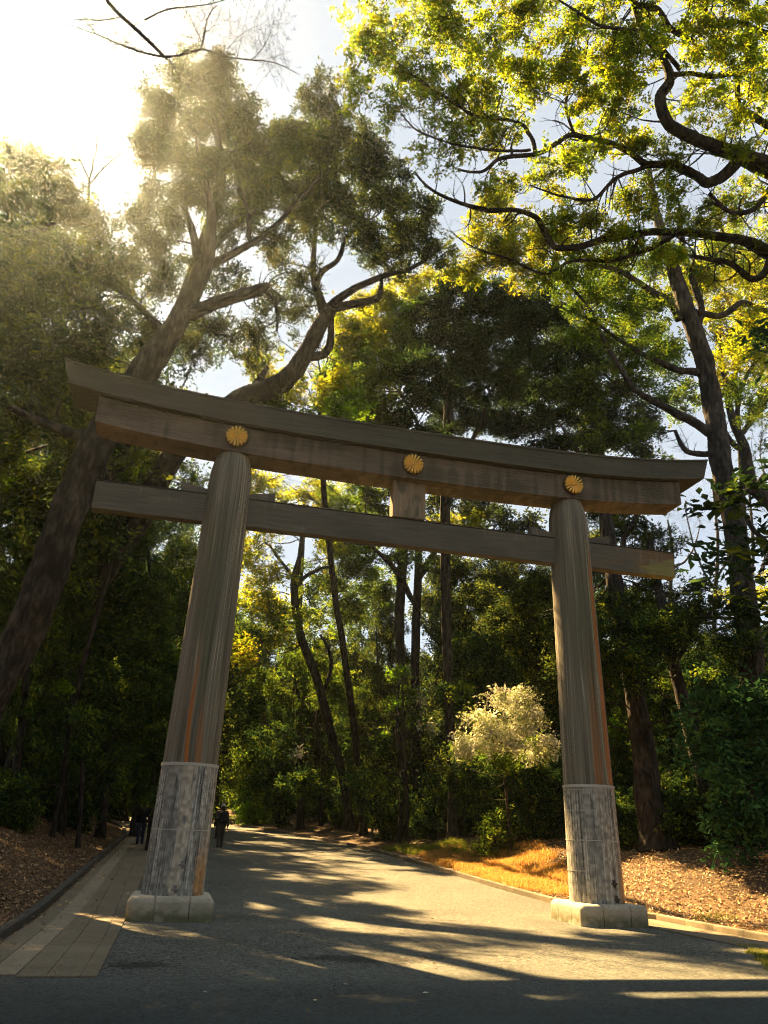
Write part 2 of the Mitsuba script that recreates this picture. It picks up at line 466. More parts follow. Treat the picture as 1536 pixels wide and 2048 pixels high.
def post_mesh(side, zs, rf, seg=120, amp=0.004, seed=0):
    th = np.linspace(0, 2 * np.pi, seg + 1)
    Z, TH = np.meshgrid(zs, th, indexing="ij")
    rr = rf(Z) + amp * (meshkit.fbm(np.stack([np.cos(TH) * 9, np.sin(TH) * 9, Z * 0.35 + 40 * side], -1), 3, seed) - 0.5) * 2
    ang = TH + math.pi / 2
    v = np.stack([side * (S0 - LEAN * Z) + rr * np.cos(ang), rr * np.sin(ang), Z], -1).reshape(-1, 3)
    uv = np.stack([TH / (2 * np.pi), Z], -1).reshape(-1, 2)
    i, j = np.meshgrid(np.arange(len(zs) - 1), np.arange(seg), indexing="ij")
    a = i * (seg + 1) + j
    return (v, np.stack([a, a + 1, a + seg + 2, a + seg + 1], -1).reshape(-1, 4)), uv


def r_post(z):
    r = 0.585 + (0.492 - 0.585) * z / 9.81
    t = np.clip((z - 9.15) / 0.75, 0, 1)
    return r - 0.115 * t ** 2.2


def block_stones(cx):
    """The plinth: a rounded square block cut into eight stones round the post's foot."""
    hw, H, rd = 0.785, 0.405, 0.11
    pts = []
    for sx in (-1, 1):
        for sy in (-1, 1):
            for zz, inset, rc in ((-0.2, 0, rd), (H - rd, 0, rd)):
                for a in np.linspace(0, 2 * np.pi, 24, endpoint=False):
                    pts.append((sx * (hw - rc) + rc * math.cos(a), sy * (hw - rc) + rc * math.sin(a), zz))
            for e in np.linspace(0.15, math.pi / 2, 7):
                for a in np.linspace(0, 2 * np.pi, 24, endpoint=False):
                    pts.append((sx * (hw - rd) + rd * math.cos(e) * math.cos(a), sy * (hw - rd) + rd * math.cos(e) * math.sin(a), H - rd + rd * math.sin(e)))
    body = m3.Manifold.hull_points(np.array(pts))
    cuts = [-0.9, -0.29, 0.34, 0.9]
    out = []
    for i in range(3):
        for j in range(3):
            if i == 1 and j == 1:
                continue
            g = 0.008
            b = m3.Manifold.cube([cuts[i + 1] - cuts[i] - 2 * g, cuts[j + 1] - cuts[j] - 2 * g, 2]).translate([cuts[i] + g, cuts[j] + g, -1])
            m = tm(body ^ b)
            m.apply_translation((cx, 0, 0))
            out.append(m)
    core = box(-0.72, 0.72, -0.72, 0.72, -0.3, 0.36)
    core.apply_translation((cx, 0, 0))
    return out, core


def band(side, z0, z1, out, a0=0.0, a1=1.0, seg=80):
    """A flat strap round the post between two heights, part of the way round."""
    th = np.linspace(a0, a1, seg) * 2 * np.pi + math.pi / 2
    prof = [(z0, 0.002), (z0, out), (z1, out), (z1, 0.002)]
    v = []
    for z, o in prof:
        r = 0.585 + (0.492 - 0.585) * z / 9.81 + 0.014 + o
        v.append(np.stack([side * (S0 - LEAN * z) + r * np.cos(th), r * np.sin(th), np.full(seg, z)], -1))
    v = np.stack(v, 1).reshape(-1, 3)
    i, j = np.meshgrid(np.arange(seg - 1), np.arange(3), indexing="ij")
    a = i * 4 + j
    return v, np.stack([a, a + 4, a + 5, a + 1], -1).reshape(-1, 4)


for side in (-1, 1):
    (pm, uv) = post_mesh(side, np.r_[np.linspace(2.70, 9.0, 50), np.linspace(9.05, 9.93, 22)], r_post, seed=3 + side)
    pk = put(gate, "post", mikit.ply(pm, "post_mat", smooth=True, uv=uv))
    labels[pk] = {"label": ("left" if side < 0 else "right") + " round post of weathered grey brown wood"}
    (sm, uv) = post_mesh(side, np.linspace(0.40, 2.80, 40), lambda z: 0.585 + (0.492 - 0.585) * z / 9.81 + 0.012, amp=0.005, seed=9 + side)
    sk = put(pk, "sleeve", mikit.ply(sm, "sleeve_mat", smooth=True, uv=uv))
    labels[sk] = {"label": "grey striped covering round the foot of the post"}
    top = band(side, 2.755, 2.815, 0.012)
    put(pk, "seam", mikit.ply(top, "seam_mat"))
    if side < 0:
        put(pk, "seam", mikit.ply(band(side, 1.555, 1.572, 0.006), "seam_mat"))
    else:
        put(pk, "seam", mikit.ply(band(side, 1.64, 1.657, 0.006), "seam_mat"))
        put(pk, "seam", mikit.ply(band(side, 2.26, 2.272, 0.005, 0.18, 0.47), "seam_mat"))
        put(pk, "seam", mikit.ply(band(side, 1.02, 1.036, 0.006, 0.18, 0.375), "seam_mat"))
        put(pk, "seam", mikit.ply(band(side, 2.70, 2.712, 0.005, 0.18, 0.42), "seam_mat"))
    for (z, u) in (((0.95, 0.53), (0.52, 0.51)) if side < 0 else ((0.80, 0.535), (0.50, 0.545))):
        an = u * 2 * math.pi + math.pi / 2
        r = 0.585
        st = cat([box(-0.07, 0.07, -0.05, 0.02, -0.014, 0.014, 0.004), box(-0.045, 0.03, -0.02, 0.02, 0.02, 0.075, 0.006), box(-0.02, 0.055, -0.02, 0.015, -0.07, -0.02, 0.006)])
        st.apply_transform(trimesh.transformations.rotation_matrix(an + math.pi / 2, [0, 0, 1]))
        st.apply_translation((side * (S0 - LEAN * z) + r * math.cos(an), r * math.sin(an), z))
        put(pk, "bracket", mikit.ply(st, "iron_mat" if side < 0 else "dark_copper_mat"))
    stones, core = block_stones(side * S0)
    bk = put(gate, "plinth", mikit.ply(core, "stone_mat"))
    labels[bk] = {"label": ("left" if side < 0 else "right") + " low plinth of rounded pale stones"}
    for m in stones:
        put(bk, "stone", mikit.ply(m, "stone_mat", smooth=30))


def sweep(profile_fn, xs, cap=True):
    """Profiles (closed loops of (y, z)) at each x, joined."""
    loops = [np.asarray(profile_fn(x)) for x in xs]
    n = len(loops[0])
    v = []
    for x, lp in zip(xs, loops):
        xx = x if np.isscalar(x) else x
        v.append(np.c_[lp[:, 2] if lp.shape[1] > 2 else np.full(n, xx), lp[:, 0], lp[:, 1]])
    v = np.vstack(v)
    f = []
    for i in range(len(xs) - 1):
        for j in range(n):
            a, b = i * n + j, i * n + (j + 1) % n
            f += [(a, a + n, b + n), (a, b + n, b)]
    c0 = len(v)
    v = np.vstack([v, v[:n].mean(0), v[-n:].mean(0)])
    e = (len(xs) - 1) * n
    for j in range(n):
        f += [(c0, j, (j + 1) % n), (c0 + 1, e + (j + 1) % n, e + j)]
    return trimesh.Trimesh(v, np.array(f), process=False)


def grooved(y, z0, z1, n, d):
    """Front face at -y from z0 up to z1 in n boards with recessed lines, then the back face downwards."""
    fr = []
    h = (z1 - z0) / n
    for k in range(n):
        a = z0 + k * h
        fr += [(-y, a + 0.009), (-y + 0.002, a + h - 0.010), (-y + d, a + h - 0.007), (-y + d, a + h + 0.006)]
    fr = [(-y + d, z0)] + fr[:-2] + [(-y, z1)]
    bk = [(-q[0], q[1]) for q in fr[::-1]]
    return fr + bk


xs_l = np.linspace(-SL, SL, 61)
low = sweep(lambda x: [(y, z + curve(x)) for y, z in grooved(0.41, 9.809, 10.50, 12, 0.016)], xs_l)
labels[put(gate, "lower_lintel", mikit.ply(low, "beam_mat"))] = {"label": "thick lower lintel with fine lengthwise grooves"}


def kasagi(t):
    # the slanted ends: the top reaches further out than the underside
    def at(z):
        return t * (8.27 + 0.2 * (z - 10.494) / 0.572)
    pr = grooved(0.574, 10.494, 11.02, 10, 0.006)
    nf = len(pr) // 2
    pr = pr[:nf] + [(-0.60, 11.022), (-0.60, 11.066), (0, 11.20), (0.60, 11.066), (0.60, 11.022)] + pr[nf:]
    return [(y, z + curve(at(z)), at(z)) for y, z in pr]


up = sweep(kasagi, np.linspace(-1, 1, 65))
labels[put(gate, "top_lintel", mikit.ply(up, "roof_mat"))] = {"label": "upcurved overhanging top lintel"}
fas = sweep(lambda x: [(y, z + curve(x)) for y, z in ((-0.44, 10.465), (-0.44, 10.492), (0.44, 10.492), (0.44, 10.465))], np.linspace(-SL + 0.01, SL - 0.01, 41))
put(gate, "dark_fillet", mikit.ply(fas, "dark_copper_mat"))
put(gate, "tie_beam", mikit.ply(box(-NL, NL, -0.135, 0.135, 8.124, 8.806, 0.012), "tie_mat"))
put(gate, "beam_cap", mikit.ply(box(-NL - 0.012, NL + 0.012, -0.15, 0.15, 8.808, 8.832, 0.004), "dark_copper_mat"))
put(gate, "strut", mikit.ply(box(-0.416, 0.416, -0.19, 0.16, 8.834, 9.806, 0.012), "strut_mat"))
for side in (-1, 1):
    xc = side * (S0 - LEAN * 8.8)
    for s2 in (-1, 1):
        x_in, x_out = xc + s2 * 0.40, xc + s2 * 1.10
        pr = [(x_in, 8.834), (x_out, 8.834), (x_out, 9.06), (x_in, 8.93)]
        pts = [(x, y, z) for x, z in pr for y in (-0.125, 0.125)]
        put(gate, "wedge", mikit.ply(tm(m3.Manifold.hull_points(np.array(pts))), "tie_mat"))


def petal(k, R):
    """One petal of a sixteen-petalled flower: a rounded ridge widening outwards."""
    half = math.pi / 16 * 0.74
    rs = np.r_[0.16, 0.3, 0.5, 0.7, 0.85, 0.94, 0.985, 1.0] * R
    rows = []
    for r in rs:
        t = r / R
        wa = half * (1.0 if t < 0.86 else math.sqrt(max(0.03, 1 - ((t - 0.86) / 0.145) ** 2)))
        for q in np.linspace(-1, 1, 7):
            a = q * wa + k * math.pi / 8
            hgt = (0.030 + 0.050 * t) * (1 - q * q) ** 0.6 * (1 if t < 0.9 else max(0.12, 1 - ((t - 0.9) / 0.11) ** 2))
            rows.append((r * math.cos(a), -(0.010 + hgt), r * math.sin(a)))
    v = np.array(rows)
    i, j = np.meshgrid(np.arange(len(rs) - 1), np.arange(6), indexing="ij")
    a = i * 7 + j
    f = np.stack([a, a + 7, a + 8, a + 1], -1).reshape(-1, 4)
    return v, f


xc = S0 - LEAN * 10.2435
R = 0.268
disc = trimesh.creation.cylinder(R * 1.02, 0.05, sections=48)
disc.apply_transform(trimesh.transformations.rotation_matrix(math.pi / 2, [1, 0, 0]))
boss = trimesh.creation.icosphere(2, 0.036)
petals = [mikit.ply(petal(k + 0.5, R), "gold_mat", smooth=True) for k in range(16)]
for n_, (x, zz) in enumerate(((-xc, 10.2435), (0, 10.2435 - curve(xc)), (xc, 10.2435))):
    at = T().translate([x, -0.445, zz])
    ck = put(gate, "crest", {**mikit.ply(disc, "gold_dark_mat", smooth=40), "to_world": at})
    labels[ck] = {"label": "gilded sixteen-petalled flower crest " + ("above the left post", "over the middle strut", "above the right post")[n_]}
    for p_ in petals:
        put(ck, "petal", {**p_, "to_world": T().translate([x, -0.468, zz])})
    put(ck, "boss", {**mikit.ply(boss, "gold_mat", smooth=True), "to_world": T().translate([x, -0.50, zz])})

# ------------------------------------------------------------------ foliage
def hue(*cols):
    return np.array(cols, float)


STYLES = {
    # leaf length, width / length, colours, material, droop
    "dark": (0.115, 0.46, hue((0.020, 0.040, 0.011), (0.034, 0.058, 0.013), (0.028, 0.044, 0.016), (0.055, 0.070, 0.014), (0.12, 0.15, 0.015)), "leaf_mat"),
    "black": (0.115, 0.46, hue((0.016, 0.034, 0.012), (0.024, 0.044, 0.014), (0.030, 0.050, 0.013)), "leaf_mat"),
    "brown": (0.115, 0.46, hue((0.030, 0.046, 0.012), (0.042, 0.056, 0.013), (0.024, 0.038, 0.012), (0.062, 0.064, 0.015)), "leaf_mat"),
    "mid": (0.115, 0.46, hue((0.10, 0.16, 0.014), (0.15, 0.19, 0.015), (0.07, 0.13, 0.014), (0.05, 0.09, 0.014)), "leaf_mat"),
    "bright": (0.12, 0.46, hue((0.13, 0.24, 0.012), (0.20, 0.30, 0.012), (0.07, 0.15, 0.012), (0.10, 0.19, 0.012)), "soft_leaf_mat"),
    "gold": (0.12, 0.46, hue((0.23, 0.25, 0.010), (0.19, 0.23, 0.010), (0.13, 0.18, 0.010), (0.29, 0.26, 0.012)), "soft_leaf_mat"),
    "canopy": (0.078, 0.50, hue((0.20, 0.265, 0.010), (0.25, 0.29, 0.010), (0.30, 0.295, 0.010), (0.11, 0.18, 0.010), (0.16, 0.235, 0.010)), "soft_leaf_mat"),
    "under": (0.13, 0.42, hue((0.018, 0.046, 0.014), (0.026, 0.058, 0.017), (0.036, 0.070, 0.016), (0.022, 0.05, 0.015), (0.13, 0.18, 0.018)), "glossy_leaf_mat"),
    "gloss": (0.135, 0.42, hue((0.034, 0.095, 0.036), (0.045, 0.115, 0.038), (0.060, 0.135, 0.036)), "glossy_leaf_mat"),
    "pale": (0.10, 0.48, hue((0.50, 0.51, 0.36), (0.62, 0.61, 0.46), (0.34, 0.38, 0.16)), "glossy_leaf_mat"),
    "rust": (0.10, 0.45, hue((0.16, 0.085, 0.040), (0.20, 0.11, 0.055), (0.13, 0.08, 0.04)), "soft_leaf_mat"),
}
BEAMS = []      # (point, radius): shafts of sunlight that reach the ground between the crowns
H_SUN = SUN / SUN[2]


def sun_hole(x, y):
    """How open the crowns stand above a point of the ground, seen along the sunlight: 0 closed, 1 open."""
    n1 = meshkit.fbm(np.stack([x * 0.55, y * 0.38, x * 0 + 2.5], -1), 3, 11)
    n2 = meshkit.fbm(np.stack([x * 1.1, y * 0.45, x * 0 + 8.5], -1), 3, 12)
    left = 0.7 + np.where(y > 0, -0.30 * np.clip(y, 0, 5), 0.9 * np.clip(-y, 0, 6))
    ymax = np.where(x > 4.9, 17.0, 4.8 + 1.2 * x)
    main = sstep(-0.5, 0.6, x - left + (n1 - 0.5) * 2.4) * sstep(-2.6, -1.2, y + (n2 - 0.5) * 3.0) * sstep(1.2, -0.8, y - ymax + (n1 - 0.5) * 4) * sstep(10.5, 9.0, x + (n2 - 0.5) * 3)
    main *= 1 - sstep(0.60, 0.66, n2) * sstep(3.5, 1.5, y)
    verge = sstep(5.8, 6.4, x) * sstep(-7, -5, y) * sstep(8.5, 7.6, x + (n1 - 0.5) * 2.5)
    streaks = sstep(0.585, 0.63, n2) * sstep(-5.6, -4.2, y) * sstep(14, 10, y) * sstep(-3.5, -1.5, x)
    spots = sstep(0.70, 0.74, n2) * sstep(-9, -7, y)
    far = sstep(0.50, 0.58, n2) * sstep(14, 18, y) * sstep(60, 50, y)
    leftb = sstep(0.47, 0.53, n1) * sstep(-6.5, -7.2, x)
    return np.maximum.reduce([main, verge, streaks, spots, far, leftb])


def open_to_sun(p):
    """True where a leaf at p would stand in one of the openings."""
    g = p[:, :2] - H_SUN[None, :2] * (p[:, 2:3] - grade(np.zeros(len(p)) + 2)[:, None])
    g = p[:, :2] - H_SUN[None, :2] * (p[:, 2:3] - grade(g[:, 1])[:, None])
    cut = sun_hole(g[:, 0], g[:, 1]) > 0.5
    cut &= p[:, 2] > 4.5
    for P, r in BEAMS:
        d = p - np.asarray(P)
        t = d @ SUN
        cut |= (t > r * 1.5) & (np.linalg.norm(d - t[:, None] * SUN, axis=1) < r)
    return cut


def leaf_mesh(origin, axis_, side, nrm, L, W, col):
    """Folded leaf blades: four corners each."""
    n = len(origin)
    mid = origin + axis_ * (L * 0.48)[:, None]
    drop = nrm * (W * 0.22)[:, None]
    v = np.stack([origin, mid - side * (W * 0.5)[:, None] + drop, origin + axis_ * L[:, None] - nrm * (L * 0.10)[:, None], mid + side * (W * 0.5)[:, None] + drop], 1).reshape(-1, 3)
    b = np.arange(n)[:, None] * 4
    f = np.concatenate([b + np.array([0, 1, 2]), b + np.array([0, 2, 3])], 1).reshape(-1, 3)
    return v, f, np.repeat(col, 4, 0)


def foliage(clumps, style, rng, lai=2.6, scale=1.0, carve=True, gap=0.40, gap_size=1.0, spray=0.42):
    """Leaves on sprays through ellipsoid clumps (x, y, z, rx, ry, rz): ragged outlines, gaps, light and dark tufts."""
    L0, asp, cols, mat = STYLES[style]
    L0 = L0 * scale
    spray = 0.24 if style == 'canopy' else spray
    dep = np.mean([(np.array(c[:3]) - CAM) @ FWD for c in clumps]) if carve != 'instanced' else 0
    L0 = max(L0, 0.0048 * dep)
    V, F, Cc, off = [], [], [], 0
    for c in clumps:
        ctr, rad = np.array(c[:3], float), np.array(c[3:6], float)
        dens = c[6] if len(c) > 6 else 1.0
        area = math.pi * rad[0] * max(rad[2], rad[1] * 0.6)
        n = int(lai * dens * area / (0.55 * asp * L0 * L0))
        per = 11
        m = max(3, int(n / per * 1.35))
        # tufts: dense pads of sprays with gaps between them
        tr = float(np.clip(0.34 * rad.mean(), 0.30, 1.0)) * gap_size ** 0.3 * (0.75 if style == 'canopy' else 1.0)
        nt = max(4, int(2.6 * (rad[0] * rad[2] + rad[1] * rad[2] + rad[0] * rad[1]) / 3 / tr ** 2))
        d = unit(rng.normal(size=(nt, 3)))
        bump = 0.74 + 0.58 * meshkit.fbm(d * 2.3 + ctr * 0.37, 3, 21)
        tc = ctr + d * rad * (rng.uniform(0, 1, nt) ** (1 / 2.2) * bump)[:, None]
        tt = rng.uniform(0.55, 1.45, nt)
        which = rng.choice(nt, m, p=(w_ := rng.uniform(0.3, 1.6, nt)) / w_.sum())
        p = tc[which] + rng.normal(size=(m, 3)) * tr * np.array([0.46, 0.46, 0.27])
        d = unit(0.7 * d[which] + unit(p - tc[which]) * 0.7)
        q = p / (0.62 * gap_size * max(0.5, min(2.2, rad.mean() * 0.55)))
        keep = meshkit.fbm(q, 3, 31) > gap - 0.08
        p, d, tone = p[keep], d[keep], tt[which][keep]
        if carve is True and len(p):
            k = ~open_to_sun(p)
            p, d, tone = p[k], d[k], tone[k]
        m = len(p)
        if not m:
            continue
        ax = unit(d * rad.mean() * 0.6 / rad + rng.normal(size=(m, 3)) * 0.55 + np.array([0, 0, -0.12]))
        up = unit(np.array([0, 0, 1.0]) + rng.normal(size=(m, 3)) * 0.35)
        sd = unit(np.cross(ax, up))
        up = np.cross(sd, ax)
        tint = cols[rng.integers(0, len(cols), m)] * rng.uniform(0.7, 1.3, (m, 1)) * tone[:, None]
        t = (np.arange(per) + 0.5) / per
        sl = spray * (L0 / 0.115) ** 0.8 * rng.uniform(0.7, 1.3, m)
        o = p[:, None] + ax[:, None] * (sl[:, None] * (t - 0.5))[..., None] - up[:, None] * (sl[:, None] * 0.25 * (t ** 2))[..., None] + rng.normal(size=(m, per, 3)) * 0.035 * (L0 / 0.115)
        sg = np.where(np.arange(per) % 2, 1.0, -1.0)[None, :, None]
        la = unit(ax[:, None] * 0.55 + sd[:, None] * sg * 0.9 + rng.normal(size=(m, per, 3)) * 0.42)
        ln = unit(up[:, None] + rng.normal(size=(m, per, 3)) * 0.45)
        ls = unit(np.cross(la, ln))
        ln = np.cross(ls, la)
        L = (L0 * rng.uniform(0.65, 1.25, (m, per))).ravel()
        col = np.repeat(tint[:, None], per, 1) * rng.uniform(0.7, 1.4, (m, per, 1))
        v, f, cc = leaf_mesh(o.reshape(-1, 3), la.reshape(-1, 3), ls.reshape(-1, 3), ln.reshape(-1, 3), L, L * asp, col.reshape(-1, 3))
        V.append(v)
        F.append(f + off)
        Cc.append(cc)
        off += len(v)
    if not V:
        return None
    return np.vstack(V), np.vstack(F), np.clip(np.vstack(Cc), 0, 1)


def skeleton_near(sk, p):
    i = np.argmin(np.linalg.norm(sk[:, :3] - p, axis=1) + 0.35 * np.maximum(0, sk[:, 2] - p[2]))
    return sk[i]


def shoots(clumps, sk, rng, n_sub=7, thick=1.0, carve=False):
    """Boughs from the nearest wood to each clump, each dividing into twigs inside it."""
    out = []
    for c in clumps:
        ctr, rad = np.array(c[:3]), np.array(c[3:6])
        a = skeleton_near(sk, ctr)
        r0 = min(a[3] * 0.6, (0.016 + 0.020 * rad.mean()) * thick)
        d = ctr - a[:3]
        ln = np.linalg.norm(d)
        mid = a[:3] + d * 0.5 + rng.normal(size=3) * 0.10 * ln + np.array([0, 0, -0.04 * ln])
        mid2 = a[:3] + d * 0.8 + rng.normal(size=3) * 0.08 * ln
        tip = ctr + rng.normal(size=3) * rad * 0.25
        main = catmull([[*a[:3], r0], [*mid, r0 * 0.72], [*mid2, r0 * 0.5], [*tip, r0 * 0.3]], 9)
        out.append(tube(main, 6, 0.1, 1))
        for _ in range(n_sub):
            k = rng.integers(2, 9)
            s_ = main[k]
            e = ctr + unit(rng.normal(size=3)) * rad * rng.uniform(0.55, 0.95)
            dd = e - s_[:3]
            m1 = s_[:3] + dd * 0.45 + rng.normal(size=3) * 0.12 * np.linalg.norm(dd)
            r1 = s_[3] * 0.55
            tw = catmull([[*s_[:3], r1], [*m1, r1 * 0.65], [*e, r1 * 0.25]], 6)
            out.append(tube(tw, 4))
            for _ in range(2):
                b = tw[rng.integers(2, 5)]
                e2 = b[:3] + unit(dd + rng.normal(size=3) * np.linalg.norm(dd) * 0.8) * rad.mean() * rng.uniform(0.25, 0.5)
                out.append(tube(np.array([[*b[:3], b[3] * 0.6], [*e2, 0.004]]), 3))
    return out


def spur_twigs(P, rng, n):
    """Short crooked side shoots along a limb."""
    out = []
    t = np.gradient(P[:, :3], axis=0)
    for _ in range(n):
        i = rng.integers(len(P) // 5, len(P))
        d = unit(unit(t[i]) * rng.uniform(0.1, 0.8) + unit(rng.normal(size=3)) + np.array([0, 0, 0.25]))
        ln = rng.uniform(0.4, 1.5) * (0.5 + 4 * P[i, 3])
        r = min(P[i, 3] * 0.45, 0.022)
        m = P[i, :3] + d * ln * 0.5 + rng.normal(size=3) * 0.1 * ln
        e = P[i, :3] + d * ln + rng.normal(size=3) * 0.15 * ln
        out.append(tube(catmull([[*P[i, :3], r], [*m, r * 0.6], [*e, 0.003]], 6), 4))
        for _ in range(2):
            e2 = m + unit(d + rng.normal(size=3) * 0.8) * ln * rng.uniform(0.3, 0.6)
            out.append(tube(np.array([[*m, r * 0.45], [*e2, 0.003]]), 3))
    return out


def plant(name, label, cat_, trunk, limbs, crowns, seed, group=None, n_sub=7, thick=1.0, lai=2.6, scale=1.0, carve=True, gap=0.40, gap_size=1.0, sides=14, rough=0.16, bare=False, crook=1.0, spurs=0):
    """trunk: rows (x, y, z, r), or several such lists; limbs: lists of rows; crowns: {style: clumps}."""
    rng = np.random.default_rng(seed)
    k = thing(name, label, cat_, group)
    sk = []
    for tr in ([trunk] if trunk and np.ndim(trunk[0][0]) == 0 else (trunk or [])):
        P = catmull(tr, max(14, 5 * len(tr)))
        base = np.abs(P[:, 2] - P[0, 2]) + (50 if P[0, 2] > 6 else 0)
        P[:, 3] *= 1 + 0.55 * np.exp(-base / (2.2 * P[0, 3] + 0.05))
        P = crooked(P, rng, 0.35)
        put(k, "trunk", mikit.ply(tube(catmull(P, 4 * len(P)) if sides > 20 else P, sides, rough, seed), "bark_mat", smooth=True))
        sk.append(P)
    for lm in limbs:
        P = crooked(catmull(lm, max(16, 6 * len(lm))), rng, crook)
        put(k, "branch", mikit.ply(tube(P, 9, 0.14, seed + 1), "bark_mat", smooth=True))
        sk.append(P)
    SK = np.vstack(sk) if sk else None
    allc = [c for cl in crowns.values() for c in cl]
    if SK is not None and allc:
        tw = [q for P in sk[1:] for q in spur_twigs(P, rng, spurs)] if spurs else []
        tw += shoots(allc, SK[len(SK) // 4:] if len(SK) > 8 else SK, rng, n_sub, thick)
        kk = put(k, "twigs", mikit.ply(cat(tw), "bark_mat", smooth=True))
        labels[kk] = {"kind": "stuff"}
    if not bare:
        for st, cl in crowns.items():
            r = foliage(cl, st, rng, lai * 1.25, scale, carve, gap, gap_size)
            if r is None:
                continue
            v, f, cc = r
            kk = put(k, "crown" if "tree" in name else "leaves", mikit.ply((v, f), STYLES[st][3], color=cc))
            labels[kk] = {"kind": "stuff"}
    return k


# ------------------------------------------------------------------ crowns shared by the trees of the deep forest (unit height)
def archetype(key, style, seed, low, leaf, lai, n=15, wide=0.17):
    rng = np.random.default_rng(seed)
    cl = []
    for i in range(n):
        u = low + (0.95 - low) * (i + 0.5) / n
        w = wide * (1 - 0.55 * ((u - 0.5) / 0.5) ** 2)
        a = rng.uniform(0, 2 * math.pi)
        rr = w * rng.uniform(0.25, 0.75)
        cl.append((rr * math.cos(a), rr * math.sin(a), u, w * rng.uniform(0.5, 0.8), w * rng.uniform(0.5, 0.8), 0.055 * rng.uniform(0.8, 1.4)))
    L0 = STYLES[style][0]
    S = 20.0
    big = [tuple(v * S for v in c) for c in cl]
    v, f, cc = foliage(big, style, rng, lai, leaf / L0, "instanced", 0.36, 1.4)
    scene[key] = {"type": "shapegroup", "leaves": mikit.ply((v / S, f), STYLES[style][3], color=cc)}


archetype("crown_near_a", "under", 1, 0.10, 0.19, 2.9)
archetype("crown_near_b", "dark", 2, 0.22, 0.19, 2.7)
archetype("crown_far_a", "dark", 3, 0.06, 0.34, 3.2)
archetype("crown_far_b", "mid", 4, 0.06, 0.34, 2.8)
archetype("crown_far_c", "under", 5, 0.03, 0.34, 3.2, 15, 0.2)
_leaf_rng = np.random.default_rng(77)


def bush_group(key, style, seed, leaf):
    rng = np.random.default_rng(seed)
    cl = [(rng.uniform(-0.5, 0.5), rng.uniform(-0.5, 0.5), rng.uniform(0.25, 0.8), rng.uniform(0.3, 0.5), rng.uniform(0.3, 0.5), rng.uniform(0.2, 0.35)) for _ in range(9)]
    S = 2.0
    v, f, cc = foliage([tuple(q * S for q in c) for c in cl], style, rng, 2.2, leaf / STYLES[style][0], "instanced", 0.38, 0.7)
    scene[key] = {"type": "shapegroup", "leaves": mikit.ply((v / S, f), STYLES[style][3], color=cc)}


bush_group("shrub_a", "under", 11, 0.17)
bush_group("shrub_b", "under", 12, 0.17)


def forest_tree(label, group, x, y, h, w, lean, crown, r, seed, turn, own=None):
    """One tree of the deep forest: its own trunk, a crown shared with its like."""
    k = thing("forest_tree", label, "tree", group)
    rng = np.random.default_rng(seed)
    z0 = float(ground_z(x, y)) - 0.2
    lx, ly = lean
    P = catmull([(x, y, z0, r), (x + lx * 0.25 + rng.uniform(-.3, .3), y + ly * 0.25, z0 + h * 0.3, r * 0.85), (x + lx * 0.6 + rng.uniform(-.4, .4), y + ly * 0.6, z0 + h * 0.6, r * 0.62), (x + lx * 0.9, y + ly * 0.9, z0 + h * 0.86, r * 0.22)], 16)
    P[:, 3] *= 1 + 0.5 * np.exp(-(P[:, 2] - z0) / (2.2 * r))
    put(k, "trunk", mikit.ply(tube(P, 9, 0.15, seed), "bark_mat", smooth=True))
    for j in range(3):
        b = P[rng.integers(5, 12)]
        a = rng.uniform(0, 2 * math.pi)
        ln = w * rng.uniform(0.6, 1.0)
        e = b[:3] + np.array([math.cos(a) * ln, math.sin(a) * ln, ln * rng.uniform(0.5, 1.1)])
        m = (b[:3] + e) / 2 + rng.normal(size=3) * 0.12 * ln
        put(k, "branch", mikit.ply(tube(catmull([[*b[:3], b[3] * 0.5], [*m, b[3] * 0.33], [*e, b[3] * 0.12]], 7), 6, 0.1, seed), "bark_mat", smooth=True))
    if own:
        cl = []
        for i in range(18):
            u = 0.16 + 0.80 * (i + 0.5) / 18
            ww = w * (1 - 0.5 * ((u - 0.55) / 0.5) ** 2)
            a, rr = rng.uniform(0, 2 * math.pi), ww * rng.uniform(0.2, 0.75)
            cl.append((x + lx * u + rr * math.cos(a), y + ly * u + rr * math.sin(a), z0 + h * u, ww * rng.uniform(0.5, 0.75), ww * rng.uniform(0.5, 0.75), 0.06 * h * rng.uniform(0.8, 1.4)))
        v, f, cc = foliage(cl, own, rng, 1.5, 1.9, True, 0.40, 1.3)
        labels[put(k, "crown", mikit.ply((v, f), STYLES[own][3], color=cc))] = {"kind": "stuff"}
        return k
    M = np.eye(4)
    M[:3, 2] = [lx, ly, h]
    c, s_ = math.cos(turn), math.sin(turn)
    q = w / 0.17
    M[:3, 0], M[:3, 1] = [c * q, s_ * q, 0], [-s_ * q, c * q, 0]
    M[:3, 3] = [x, y, z0]
    kk = put(k, "crown", {"type": "instance", "group": {"type": "ref", "id": crown}, "to_world": T(M.tolist())})
    labels[kk] = {"kind": "stuff"}
    return k

